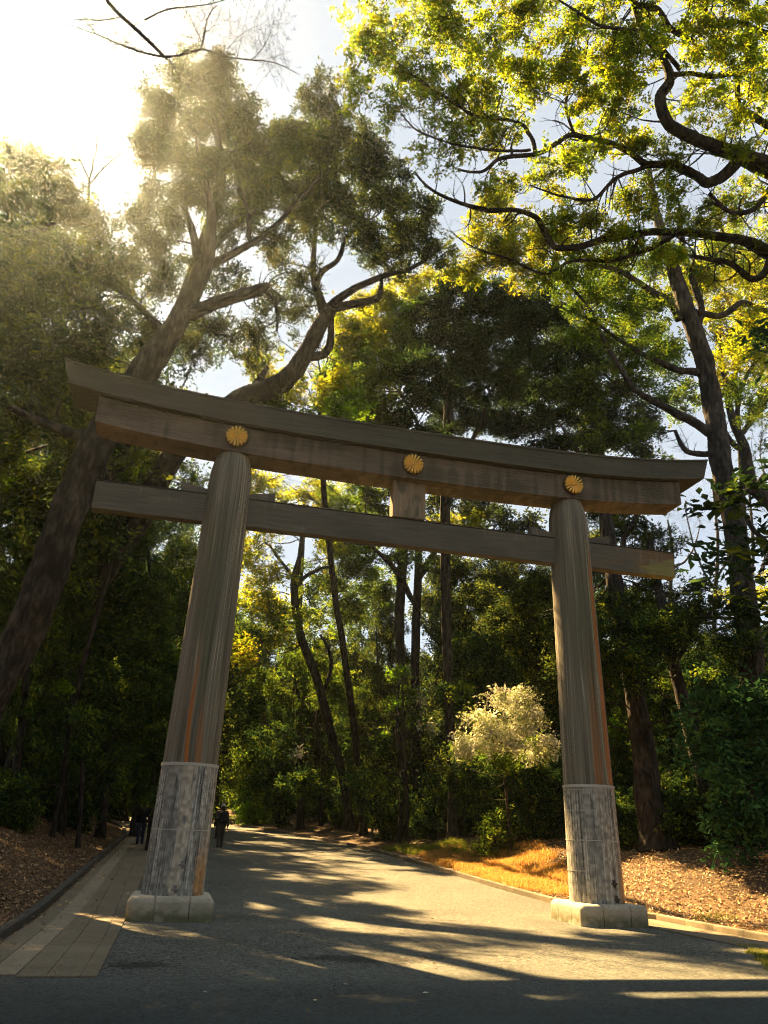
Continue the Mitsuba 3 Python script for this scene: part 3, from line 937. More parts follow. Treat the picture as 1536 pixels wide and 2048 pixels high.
# ------------------------------------------------------------------ trees and bushes: rows are x, y, z, radius in metres
BEAMS += [((7.13, 11.7, 6.06), 1.6), ((8.19, 11.7, 6.52), 1.0), ((5.58, 20.1, 7.97), 1.6), ((9.2, 23.5, 3.37), 1.5), ((7.91, 14.3, 1.93), 0.9), ((6.04, 20.0, 9.22), 1.0), ((7.9, 21.0, 17.59), 1.0), ((1.01, 15.0, 22.07), 1.6), ((0.97, 17.0, 25.73), 1.6), ((-1.85, 16.0, 22.72), 1.6), ((15.03, 12.0, 10.46), 0.8), ((2.16, 31.0, 14.39), 1.5), ((-0.07, 30.0, 16.52), 2.0), ((-6.51, 11.0, 14.46), 0.6), ((-10.08, 9.0, 11.68), 0.8), ((-7.34, 14.0, 6.86), 0.5), ((1.44, 26.0, 5.63), 0.5), ((-6.78, 12.6, 14.94), 0.6), ((-8.22, 12.6, 14.83), 0.6), ((-11.77, 13.0, 13.94), 1.0), ((15.99, 12.6, 3.55), 0.7), ((-10.57, 12.0, 17.19), 0.9)]
plant('leaning_tree', 'large dark tree leaning right, its thick trunk crossing behind the left end of the gate', 'tree', [[-10.67, 6.0, 1.24, 0.501], [-10.08, 6.0, 4.32, 0.501], [-9.39, 6.0, 7.22, 0.507], [-8.91, 6.0, 9.8, 0.506], [-8.42, 6.0, 12.38, 0.504], [-7.87, 6.0, 14.18, 0.479], [-7.33, 6.0, 15.8, 0.451], [-6.85, 5.8, 17.05, 0.372], [-6.33, 5.6, 18.78, 0.322], [-5.98, 5.2, 20.37, 0.237], [-6.0, 5.0, 21.53, 0.164], [-6.26, 4.8, 22.65, 0.105], [-6.71, 4.6, 23.72, 0.061], [-6.93, 4.5, 24.76, 0.031]],
      [[[-8.55, 6.0, 12.71, 0.213], [-9.27, 5.8, 12.74, 0.171], [-10.27, 5.5, 12.86, 0.129], [-11.18, 5.0, 12.95, 0.1], [-12.15, 5.0, 13.63, 0.076]], [[-6.79, 5.8, 17.17, 0.287], [-5.96, 5.6, 17.82, 0.246], [-4.88, 5.4, 18.6, 0.22], [-4.06, 5.3, 18.96, 0.207], [-3.82, 5.3, 19.19, 0.119]], [[-6.08, 5.5, 19.51, 0.192], [-4.91, 5.5, 20.67, 0.136], [-3.8, 5.5, 22.21, 0.109], [-2.99, 5.4, 23.53, 0.08], [-2.32, 5.4, 24.83, 0.049]], [[-4.61, 5.5, 21.19, 0.092], [-4.81, 5.5, 22.3, 0.077], [-5.22, 5.4, 23.52, 0.047]], [[-6.95, 6.0, 16.57, 0.172], [-7.6, 6.3, 17.65, 0.131], [-8.61, 6.6, 18.7, 0.089], [-9.59, 7.0, 19.43, 0.06]], [[-6.14, 5.5, 19.93, 0.178], [-6.69, 5.2, 20.86, 0.133], [-7.25, 5.0, 21.88, 0.089]], [[-3.9, 5.3, 19.1, 0.089], [-3.49, 5.3, 18.45, 0.059], [-3.31, 5.2, 17.38, 0.043]], [[-8.24, 6.0, 13.12, 0.121], [-7.96, 6.0, 11.42, 0.066], [-7.61, 5.6, 11.63, 0.052]]],
      {'brown': [(-7.44, 4.6, 21.45, np.float64(1.29), np.float64(1.16), np.float64(1.03), 0.8), (-8.12, 5.2, 20.27, np.float64(1.11), np.float64(1.07), np.float64(1.03), 0.75), (-6.28, 5.2, 23.26, np.float64(1.27), np.float64(1.13), np.float64(0.99), 0.8), (-8.86, 6.0, 19.46, np.float64(1.04), np.float64(0.99), np.float64(0.95), 0.75), (-7.33, 6.2, 19.33, np.float64(1.14), np.float64(1.01), np.float64(0.88), 0.65), (-9.43, 6.4, 17.74, np.float64(1.02), np.float64(1.02), np.float64(1.02), 0.8), (-5.3, 6.2, 19.8, np.float64(1.08), np.float64(0.9), np.float64(0.72), 0.5), (-8.1, 6.6, 17.55, np.float64(1.04), np.float64(0.91), np.float64(0.78), 0.7), (-9.82, 6.6, 16.18, np.float64(1.17), np.float64(1.0), np.float64(0.83), 0.8), (-5.58, 6.5, 17.8, np.float64(0.97), np.float64(0.84), np.float64(0.7), 0.6), (-4.22, 6.2, 17.88, np.float64(0.88), np.float64(0.78), np.float64(0.67), 0.5), (-3.3, 6.0, 19.22, np.float64(0.81), np.float64(0.85), np.float64(0.9), 0.4), (-5.19, 6.0, 21.94, np.float64(1.1), np.float64(0.92), np.float64(0.74), 0.45), (-3.9, 5.6, 21.46, np.float64(0.82), np.float64(0.82), np.float64(0.82), 0.4), (-2.62, 6.4, 20.58, np.float64(0.75), np.float64(0.84), np.float64(0.93), 0.45), (-6.18, 7.0, 17.17, np.float64(0.88), np.float64(0.71), np.float64(0.53), 0.6), (-2.86, 6.0, 23.02, np.float64(0.76), np.float64(0.76), np.float64(0.76), 0.55)], 'dark': [(-10.91, 6.0, 15.01, np.float64(1.43), np.float64(1.11), np.float64(0.79)), (-10.18, 7.0, 14.43, np.float64(1.31), np.float64(0.99), np.float64(0.66), 0.9), (-11.81, 6.0, 16.54, np.float64(0.97), np.float64(0.97), np.float64(0.97))]}, 101, sides=44, rough=0.22, gap=0.37, lai=3.9, spurs=14)
plant('tall_tree', 'tall dark tree with a rounded dome of leaves beside the bright sun, left of centre', 'tree', [[-11.9, 17.77, 1.85, 0.306], [-11.13, 17.0, 7.49, 0.306], [-10.12, 16.0, 12.24, 0.316], [-8.68, 14.0, 16.7, 0.318], [-7.43, 11.0, 19.77, 0.286], [-6.42, 8.5, 22.31, 0.257], [-5.98, 7.0, 24.6, 0.195], [-6.44, 6.0, 26.54, 0.116]],
      [[[-6.42, 8.5, 22.31, 0.178], [-4.41, 7.5, 24.99, 0.141], [-3.47, 7.0, 27.44, 0.082]]],
      {'brown': [(-7.41, 5.6, 28.17, np.float64(1.36), np.float64(1.26), np.float64(1.16)), (-8.22, 5.8, 25.77, np.float64(1.16), np.float64(1.1), np.float64(1.03)), (-6.16, 6.0, 27.43, np.float64(1.41), np.float64(1.39), np.float64(1.37)), (-7.17, 6.0, 24.79, np.float64(1.5), np.float64(1.27), np.float64(1.03)), (-5.26, 6.4, 26.54, np.float64(1.18), np.float64(1.28), np.float64(1.38)), (-8.6, 5.8, 27.21, np.float64(0.69), np.float64(0.69), np.float64(0.69)), (-6.57, 5.8, 29.25, np.float64(0.99), np.float64(0.91), np.float64(0.83)), (-8.45, 5.7, 24.84, np.float64(0.74), np.float64(0.74), np.float64(0.74))], 'dark': [(-4.2, 6.8, 26.21, np.float64(1.4), np.float64(1.4), np.float64(1.4)), (-3.33, 7.0, 28.32, np.float64(1.25), np.float64(1.14), np.float64(1.04)), (-4.82, 6.6, 24.29, np.float64(1.35), np.float64(1.11), np.float64(0.87)), (-5.87, 6.5, 23.41, np.float64(1.14), np.float64(0.95), np.float64(0.76), 0.8), (-2.89, 7.4, 26.11, np.float64(1.23), np.float64(1.13), np.float64(1.03))]}, 102, gap=0.3, lai=3.8)
plant('leaning_tree', 'slimmer dark tree leaning over the lintel and forking left of the middle crest', 'tree', [[-10.98, 18.97, 1.82, 0.363], [-10.95, 18.9, 2.16, 0.363], [-10.82, 18.6, 3.63, 0.367], [-10.71, 18.2, 5.47, 0.371], [-10.44, 17.6, 7.45, 0.395], [-9.75, 17.0, 9.5, 0.421], [-8.82, 16.2, 11.57, 0.446], [-7.87, 15.4, 13.68, 0.471], [-7.0, 14.6, 15.7, 0.496], [-6.23, 14.0, 16.98, 0.476], [-5.11, 13.3, 18.1, 0.455], [-4.16, 12.8, 18.86, 0.455], [-2.57, 12.0, 19.48, 0.432], [-1.76, 11.5, 20.72, 0.369], [-1.17, 11.0, 22.07, 0.328], [-0.85, 10.8, 22.84, 0.307]],
      [[[-0.85, 10.8, 22.84, 0.242], [0.02, 10.5, 23.03, 0.198], [1.18, 10.2, 23.38, 0.154], [1.32, 10.0, 24.29, 0.066]], [[-1.02, 10.8, 22.62, 0.263], [-1.51, 10.6, 23.56, 0.175], [-1.74, 10.4, 24.44, 0.132], [-1.79, 10.2, 25.93, 0.111], [-1.68, 10.0, 27.2, 0.067]], [[-0.91, 10.8, 22.77, 0.219], [-0.25, 10.4, 23.43, 0.176], [1.2, 10.0, 24.4, 0.133], [2.74, 9.8, 25.3, 0.09], [4.29, 9.5, 26.85, 0.046]], [[-1.53, 10.6, 23.83, 0.154], [-1.3, 10.5, 24.48, 0.133], [-0.78, 10.2, 24.92, 0.111], [-0.47, 10.0, 26.08, 0.089], [0.52, 9.5, 27.04, 0.067]], [[-1.86, 11.5, 20.65, 0.195], [-1.03, 11.3, 20.74, 0.195], [-0.64, 11.2, 21.27, 0.175], [-0.62, 11.1, 22.52, 0.11]], [[-3.76, 12.6, 18.99, 0.195], [-3.43, 12.6, 20.06, 0.154], [-3.14, 12.6, 20.51, 0.066]]],
      {'dark': [(-2.04, 8.4, 28.46, np.float64(1.63), np.float64(1.47), np.float64(1.31)), (-0.51, 8.6, 30.0, np.float64(1.35), np.float64(1.35), np.float64(1.35)), (-0.84, 8.6, 27.56, np.float64(1.75), np.float64(1.47), np.float64(1.2)), (1.0, 8.8, 27.97, np.float64(1.45), np.float64(1.34), np.float64(1.23)), (2.47, 9.0, 27.1, np.float64(1.35), np.float64(1.18), np.float64(1.01)), (3.49, 9.2, 25.83, np.float64(0.94), np.float64(0.87), np.float64(0.81)), (1.68, 9.4, 26.11, np.float64(1.45), np.float64(1.17), np.float64(0.89)), (-0.45, 9.0, 26.06, np.float64(1.41), np.float64(1.14), np.float64(0.87), 0.9), (-2.16, 8.4, 30.19, np.float64(1.11), np.float64(1.05), np.float64(1.0)), (-2.47, 8.8, 26.18, np.float64(1.07), np.float64(1.02), np.float64(0.96), 0.8), (0.67, 8.6, 29.45, np.float64(0.9), np.float64(1.01), np.float64(1.13)), (0.66, 9.8, 25.36, np.float64(1.22), np.float64(0.92), np.float64(0.62), 0.7)], 'brown': [(-2.39, 7.6, 31.64, np.float64(0.79), np.float64(0.95), np.float64(1.1), 0.8), (-1.73, 7.8, 30.57, np.float64(0.88), np.float64(0.88), np.float64(0.88), 0.8), (-3.21, 10.4, 24.63, np.float64(0.87), np.float64(1.09), np.float64(1.31), 0.35), (-2.05, 11.4, 22.96, np.float64(0.89), np.float64(1.0), np.float64(1.11), 0.4), (-3.55, 12.6, 21.34, np.float64(1.11), np.float64(1.0), np.float64(0.89), 0.45), (2.1, 10.0, 25.03, np.float64(0.9), np.float64(0.72), np.float64(0.54), 0.5)]}, 103, sides=40, rough=0.22, gap=0.33, lai=3.5, spurs=10)
plant('broad_tree', 'broad dark crown filling the left edge under the glaring sky', 'tree', [[-12.83, 8.0, 1.46, 0.412], [-12.9, 8.0, 2.51, 0.412], [-13.26, 8.0, 7.58, 0.418], [-13.32, 7.6, 12.38, 0.38], [-13.26, 7.0, 16.74, 0.298], [-13.08, 6.6, 20.67, 0.173]],
      [[[-13.17, 7.4, 13.2, 0.223], [-12.47, 7.0, 15.91, 0.148], [-11.4, 6.6, 18.7, 0.085]], [[-13.26, 7.0, 16.74, 0.199], [-12.03, 6.6, 20.27, 0.122], [-10.78, 6.4, 21.76, 0.053]]],
      {'brown': [(-12.57, 5.4, 22.36, np.float64(1.03), np.float64(0.94), np.float64(0.86)), (-11.51, 5.6, 21.73, np.float64(1.03), np.float64(0.99), np.float64(0.95)), (-10.4, 5.8, 20.87, np.float64(0.95), np.float64(0.95), np.float64(0.95)), (-12.56, 5.6, 20.56, np.float64(1.18), np.float64(1.01), np.float64(0.84)), (-13.53, 4.65, 20.26, np.float64(0.96), np.float64(0.96), np.float64(0.96)), (-9.69, 6.0, 19.48, np.float64(0.77), np.float64(0.82), np.float64(0.86))], 'dark': [(-11.76, 6.0, 19.4, np.float64(1.35), np.float64(1.18), np.float64(1.01)), (-10.49, 6.2, 18.39, np.float64(1.18), np.float64(1.1), np.float64(1.01)), (-12.03, 6.2, 17.43, np.float64(1.15), np.float64(1.07), np.float64(0.99)), (-15.31, 11.25, 21.9, np.float64(1.4), np.float64(1.5), np.float64(1.6)), (-11.32, 6.6, 16.67, np.float64(1.33), np.float64(1.08), np.float64(0.83)), (-13.01, 6.05, 15.19, np.float64(1.25), np.float64(1.25), np.float64(1.25)), (-11.5, 3.65, 11.98, np.float64(1.1), np.float64(0.96), np.float64(0.82)), (-14.85, 6.8, 17.25, np.float64(1.31), np.float64(1.64), np.float64(1.96)), (-14.53, 3.75, 18.73, np.float64(1.2), np.float64(1.28), np.float64(1.35))]}, 104, gap=0.32, lai=3.3)
plant('bare_tree', 'leafless tree spreading bare limbs across the bright sky at the top left', 'tree', [[-7.91, -9.0, 15.17, 0.039], [-7.44, -9.0, 13.7, 0.032], [-7.08, -9.0, 12.52, 0.028], [-6.6, -9.0, 12.08, 0.026], [-6.17, -9.0, 11.68, 0.023]],
      [[[-6.17, -9.0, 11.68, 0.02], [-5.9, -9.0, 11.84, 0.015], [-5.7, -9.0, 12.03, 0.016], [-5.7, -9.0, 12.52, 0.011], [-5.6, -8.8, 13.27, 0.007]], [[-5.7, -9.0, 12.03, 0.016], [-5.36, -8.9, 12.11, 0.013], [-5.0, -8.8, 12.28, 0.011], [-4.56, -8.7, 12.46, 0.007], [-4.23, -8.6, 12.47, 0.004]], [[-6.17, -9.0, 11.68, 0.016], [-6.55, -9.1, 11.56, 0.013], [-7.0, -9.2, 11.54, 0.01], [-7.56, -9.3, 11.53, 0.006]], [[-6.17, -9.0, 11.68, 0.01], [-6.04, -9.0, 11.58, 0.008], [-5.98, -9.0, 11.47, 0.004]], [[-6.53, -9.0, 12.31, 0.012], [-6.22, -9.0, 12.66, 0.011], [-5.69, -9.0, 12.98, 0.008], [-5.14, -9.0, 13.51, 0.006]], [[-6.83, -9.0, 12.28, 0.01], [-7.08, -9.1, 11.97, 0.008], [-7.55, -9.2, 11.71, 0.005]], [[-5.0, -8.8, 12.28, 0.008], [-4.82, -8.8, 12.67, 0.006], [-4.73, -8.8, 13.26, 0.004]], [[-5.36, -8.9, 12.11, 0.007], [-5.2, -8.9, 12.62, 0.005], [-4.93, -8.9, 12.94, 0.004]]],
      {'dark': [(-5.35, -8.9, 12.67, np.float64(0.52), np.float64(0.45), np.float64(0.37)), (-4.73, -8.7, 12.72, np.float64(0.46), np.float64(0.39), np.float64(0.31)), (-5.92, -9.0, 12.54, np.float64(0.44), np.float64(0.37), np.float64(0.29)), (-6.72, -9.1, 11.8, np.float64(0.49), np.float64(0.38), np.float64(0.28)), (-7.1, -9.2, 11.72, np.float64(0.41), np.float64(0.31), np.float64(0.21)), (-4.62, -8.7, 13.21, np.float64(0.35), np.float64(0.37), np.float64(0.39)), (-5.41, -8.9, 11.91, np.float64(0.44), np.float64(0.3), np.float64(0.16))]}, 105, bare=True, n_sub=34, thick=0.62, spurs=14)
plant('bare_tree', 'small leafless treetop fanning thin twigs above the left crowns', 'tree', [[-11.1, 14.0, 20.74, 0.068], [-11.54, 13.0, 24.74, 0.069], [-11.79, 12.4, 26.99, 0.061], [-11.94, 12.0, 28.32, 0.056]],
      [[[-11.94, 12.0, 28.32, 0.042], [-12.47, 11.9, 29.26, 0.031], [-13.11, 11.8, 30.49, 0.014]], [[-11.94, 12.0, 28.32, 0.042], [-11.91, 11.9, 29.73, 0.031], [-12.05, 11.8, 31.44, 0.014]], [[-11.89, 12.0, 28.04, 0.036], [-11.29, 11.9, 29.31, 0.028], [-10.68, 11.8, 30.3, 0.014]], [[-12.47, 11.9, 29.26, 0.022], [-13.16, 11.8, 29.56, 0.014], [-13.72, 11.8, 30.54, 0.008]]],
      {'dark': [(-12.21, 11.9, 30.25, np.float64(1.37), np.float64(1.2), np.float64(1.03)), (-13.03, 11.9, 30.0, np.float64(0.82), np.float64(0.86), np.float64(0.91)), (-11.26, 11.8, 29.82, np.float64(0.82), np.float64(0.82), np.float64(0.82))]}, 106, bare=True, n_sub=26, thick=0.6, spurs=8)
plant('overhanging_tree', 'yellow green tree overhanging from the right with crooked black limbs', 'tree', [[9.12, -5.85, 0.11, 0.251], [9.37, -6.0, 2.54, 0.251], [10.05, -6.4, 8.16, 0.286], [9.56, -6.8, 13.14, 0.303], [7.87, -7.0, 14.46, 0.283], [6.45, -7.2, 14.56, 0.237]],
      [[[6.94, -7.2, 14.51, 0.229], [5.52, -7.4, 14.6, 0.214], [4.77, -7.5, 14.55, 0.158], [4.0, -7.6, 14.5, 0.133], [3.37, -7.7, 14.46, 0.123], [2.88, -7.8, 14.55, 0.114], [2.76, -7.9, 15.04, 0.106], [2.95, -8.0, 15.54, 0.099], [2.8, -8.1, 16.06, 0.069], [2.44, -8.2, 16.37, 0.062], [2.08, -8.3, 16.96, 0.054], [1.86, -8.4, 17.77, 0.039]], [[8.72, -6.8, 12.94, 0.167], [7.75, -6.0, 13.34, 0.174], [6.67, -5.8, 13.91, 0.157], [5.98, -5.8, 14.09, 0.113], [5.22, -5.8, 14.14, 0.095], [4.46, -5.8, 14.05, 0.085], [3.45, -5.8, 13.69, 0.075], [2.47, -5.8, 13.24, 0.074], [1.42, -5.8, 12.83, 0.064], [1.2, -5.8, 13.19, 0.064], [1.01, -5.8, 13.53, 0.057], [0.68, -5.8, 13.58, 0.048], [-0.09, -5.8, 13.44, 0.048], [-0.63, -5.8, 13.45, 0.039], [-1.13, -5.7, 13.67, 0.032], [-1.53, -5.6, 14.17, 0.02]], [[4.77, -7.5, 14.55, 0.127], [4.21, -7.2, 13.95, 0.102], [4.16, -7.0, 14.27, 0.096], [3.56, -6.9, 14.54, 0.089], [2.98, -6.9, 14.44, 0.072], [2.55, -6.9, 14.72, 0.064], [1.94, -7.0, 14.77, 0.055], [1.38, -7.0, 14.69, 0.055], [0.93, -7.0, 14.29, 0.046], [0.49, -7.0, 13.89, 0.045], [-0.24, -7.0, 13.57, 0.037], [-0.6, -7.0, 13.11, 0.029], [-1.05, -7.0, 12.98, 0.018]], [[0.49, -7.0, 13.93, 0.042], [0.3, -7.0, 14.6, 0.038], [-0.01, -7.0, 14.64, 0.034], [-0.64, -7.0, 14.5, 0.03], [-1.55, -7.0, 14.94, 0.023], [-2.27, -7.0, 15.38, 0.017], [-2.78, -7.0, 15.75, 0.011]], [[0.39, -7.0, 13.97, 0.03], [-0.44, -7.0, 13.72, 0.026], [-1.05, -7.0, 13.66, 0.022], [-1.74, -7.0, 13.71, 0.017], [-2.34, -7.0, 14.41, 0.01]], [[2.97, -8.0, 15.68, 0.054], [3.49, -8.1, 15.74, 0.046], [4.08, -8.1, 15.94, 0.047], [4.39, -8.1, 16.05, 0.047], [4.45, -8.0, 15.62, 0.055], [4.52, -8.0, 15.3, 0.062], [5.23, -7.9, 15.22, 0.071], [6.08, -7.8, 15.25, 0.072]], [[3.24, -8.0, 15.92, 0.047], [2.39, -8.2, 16.35, 0.038], [1.41, -8.2, 16.27, 0.03], [0.58, -8.2, 16.66, 0.019], [-0.03, -8.2, 17.0, 0.011]], [[1.86, -8.4, 17.77, 0.047], [2.1, -8.4, 16.83, 0.054], [2.54, -8.4, 16.86, 0.054], [2.93, -8.4, 16.43, 0.054], [3.35, -8.4, 16.22, 0.038]], [[3.59, -8.6, 18.19, 0.064], [3.51, -8.6, 16.81, 0.062], [3.58, -8.6, 16.47, 0.054], [4.3, -8.6, 16.79, 0.055], [4.98, -8.6, 16.71, 0.063], [6.06, -8.6, 17.32, 0.073]], [[3.1, -6.9, 14.47, 0.048], [2.31, -6.8, 13.94, 0.039], [1.77, -6.7, 13.37, 0.031], [1.13, -6.7, 13.32, 0.023], [0.54, -6.6, 13.51, 0.015]], [[4.46, -5.8, 14.05, 0.051], [2.91, -5.6, 13.06, 0.041], [1.97, -5.6, 12.83, 0.033], [1.21, -5.5, 12.4, 0.024], [0.56, -5.5, 12.57, 0.024], [-0.2, -5.5, 12.7, 0.016], [-0.7, -5.4, 13.11, 0.01]], [[6.7, -5.8, 13.81, 0.087], [6.26, -5.6, 13.31, 0.078], [5.55, -5.6, 13.69, 0.061], [4.79, -5.6, 13.65, 0.043]], [[1.38, -7.0, 14.69, 0.031], [1.21, -7.0, 15.37, 0.028], [1.64, -7.2, 16.79, 0.024], [1.82, -7.2, 17.62, 0.017]], [[6.01, -7.2, 14.8, 0.066], [5.26, -7.0, 13.77, 0.056], [4.87, -7.0, 13.53, 0.048], [4.34, -7.0, 13.92, 0.032]]],
      {'canopy': [(-2.66, -6.8, 16.48, np.float64(0.7), np.float64(0.65), np.float64(0.6), 0.75), (-2.04, -6.9, 15.72, np.float64(0.69), np.float64(0.69), np.float64(0.69), 0.8), (-2.81, -6.8, 15.3, np.float64(0.44), np.float64(0.51), np.float64(0.58), 0.7), (-1.25, -7.0, 16.74, np.float64(0.71), np.float64(0.66), np.float64(0.61), 0.85), (-1.42, -6.9, 14.83, np.float64(0.58), np.float64(0.63), np.float64(0.68), 0.75), (-2.38, -6.8, 14.24, np.float64(0.43), np.float64(0.45), np.float64(0.47), 0.6), (-0.44, -7.1, 16.32, np.float64(0.71), np.float64(0.71), np.float64(0.71)), (-0.59, -6.9, 15.1, np.float64(0.59), np.float64(0.59), np.float64(0.59)), (0.37, -7.3, 16.94, np.float64(0.72), np.float64(0.67), np.float64(0.61), 0.9), (0.41, -7.1, 15.62, np.float64(0.7), np.float64(0.65), np.float64(0.6)), (1.22, -7.6, 16.86, np.float64(0.71), np.float64(0.66), np.float64(0.61), 0.7), (1.18, -7.3, 15.64, np.float64(0.6), np.float64(0.6), np.float64(0.6)), (1.95, -7.6, 16.25, np.float64(0.61), np.float64(0.61), np.float64(0.61)), (1.93, -7.3, 15.33, np.float64(0.7), np.float64(0.6), np.float64(0.5)), (2.36, -8.2, 16.05, np.float64(0.59), np.float64(0.59), np.float64(0.59)), (2.26, -7.7, 15.39, np.float64(0.59), np.float64(0.54), np.float64(0.49)), (3.22, -8.6, 16.27, np.float64(0.58), np.float64(0.53), np.float64(0.49)), (3.72, -8.6, 15.89, np.float64(0.68), np.float64(0.58), np.float64(0.48)), (4.34, -8.8, 16.56, np.float64(0.59), np.float64(0.59), np.float64(0.59)), (3.41, -8.1, 15.16, np.float64(0.49), np.float64(0.49), np.float64(0.49), 0.8), (4.01, -8.0, 14.93, np.float64(0.59), np.float64(0.52), np.float64(0.44), 0.8), (4.66, -8.3, 15.48, np.float64(0.49), np.float64(0.54), np.float64(0.59), 0.8), (2.31, -7.3, 14.63, np.float64(0.6), np.float64(0.52), np.float64(0.45)), (1.63, -6.9, 14.31, np.float64(0.6), np.float64(0.5), np.float64(0.4), 0.9), (0.78, -6.8, 13.64, np.float64(0.59), np.float64(0.49), np.float64(0.39), 0.9), (-0.23, -7.0, 14.17, np.float64(0.58), np.float64(0.51), np.float64(0.43), 0.85), (-1.01, -6.9, 14.04, np.float64(0.48), np.float64(0.45), np.float64(0.43), 0.65), (0.06, -6.5, 13.34, np.float64(0.54), np.float64(0.46), np.float64(0.39), 0.7), (1.36, -6.0, 13.38, np.float64(0.56), np.float64(0.49), np.float64(0.41), 0.85), (2.23, -6.1, 13.65, np.float64(0.62), np.float64(0.52), np.float64(0.42), 0.9), (2.9, -6.4, 14.09, np.float64(0.62), np.float64(0.52), np.float64(0.42)), (3.57, -6.6, 13.95, np.float64(0.62), np.float64(0.54), np.float64(0.47)), (4.6, -6.3, 13.96, np.float64(0.64), np.float64(0.53), np.float64(0.43), 0.8), (5.05, -6.9, 14.21, np.float64(0.63), np.float64(0.55), np.float64(0.47), 0.6), (3.14, -5.7, 13.56, np.float64(0.75), np.float64(0.55), np.float64(0.34)), (2.38, -5.5, 13.01, np.float64(0.64), np.float64(0.48), np.float64(0.32), 0.9), (4.17, -5.6, 13.63, np.float64(0.55), np.float64(0.44), np.float64(0.33), 0.7), (1.59, -5.4, 12.38, np.float64(0.52), np.float64(0.41), np.float64(0.29), 0.8), (4.52, -7.8, 14.37, np.float64(0.49), np.float64(0.47), np.float64(0.45), 0.45), (-1.48, -6.8, 13.62, np.float64(0.38), np.float64(0.38), np.float64(0.38), 0.5), (-1.89, -7.0, 16.79, np.float64(0.5), np.float64(0.45), np.float64(0.4), 0.8), (-2.96, -6.7, 14.69, np.float64(0.29), np.float64(0.34), np.float64(0.38), 0.6), (3.42, -7.0, 14.88, np.float64(0.52), np.float64(0.46), np.float64(0.41), 0.7), (4.74, -8.6, 15.97, np.float64(0.39), np.float64(0.54), np.float64(0.69), 0.8), (5.35, -8.4, 15.32, np.float64(0.49), np.float64(0.64), np.float64(0.79)), (6.32, -6.4, 14.32, np.float64(0.55), np.float64(0.49), np.float64(0.44), 0.6), (1.82, -8.0, 17.28, np.float64(0.81), np.float64(0.61), np.float64(0.4), 0.8), (2.52, -8.8, 17.01, np.float64(0.78), np.float64(0.63), np.float64(0.48)), (3.97, -9.0, 17.3, np.float64(0.79), np.float64(0.64), np.float64(0.49)), (-0.4, -7.6, 17.43, np.float64(0.91), np.float64(0.71), np.float64(0.5)), (-1.75, -7.2, 17.62, np.float64(0.92), np.float64(0.71), np.float64(0.51))]}, 107, carve=False, n_sub=12, thick=0.5, gap=0.4, lai=2.2, spurs=26, crook=1.3)
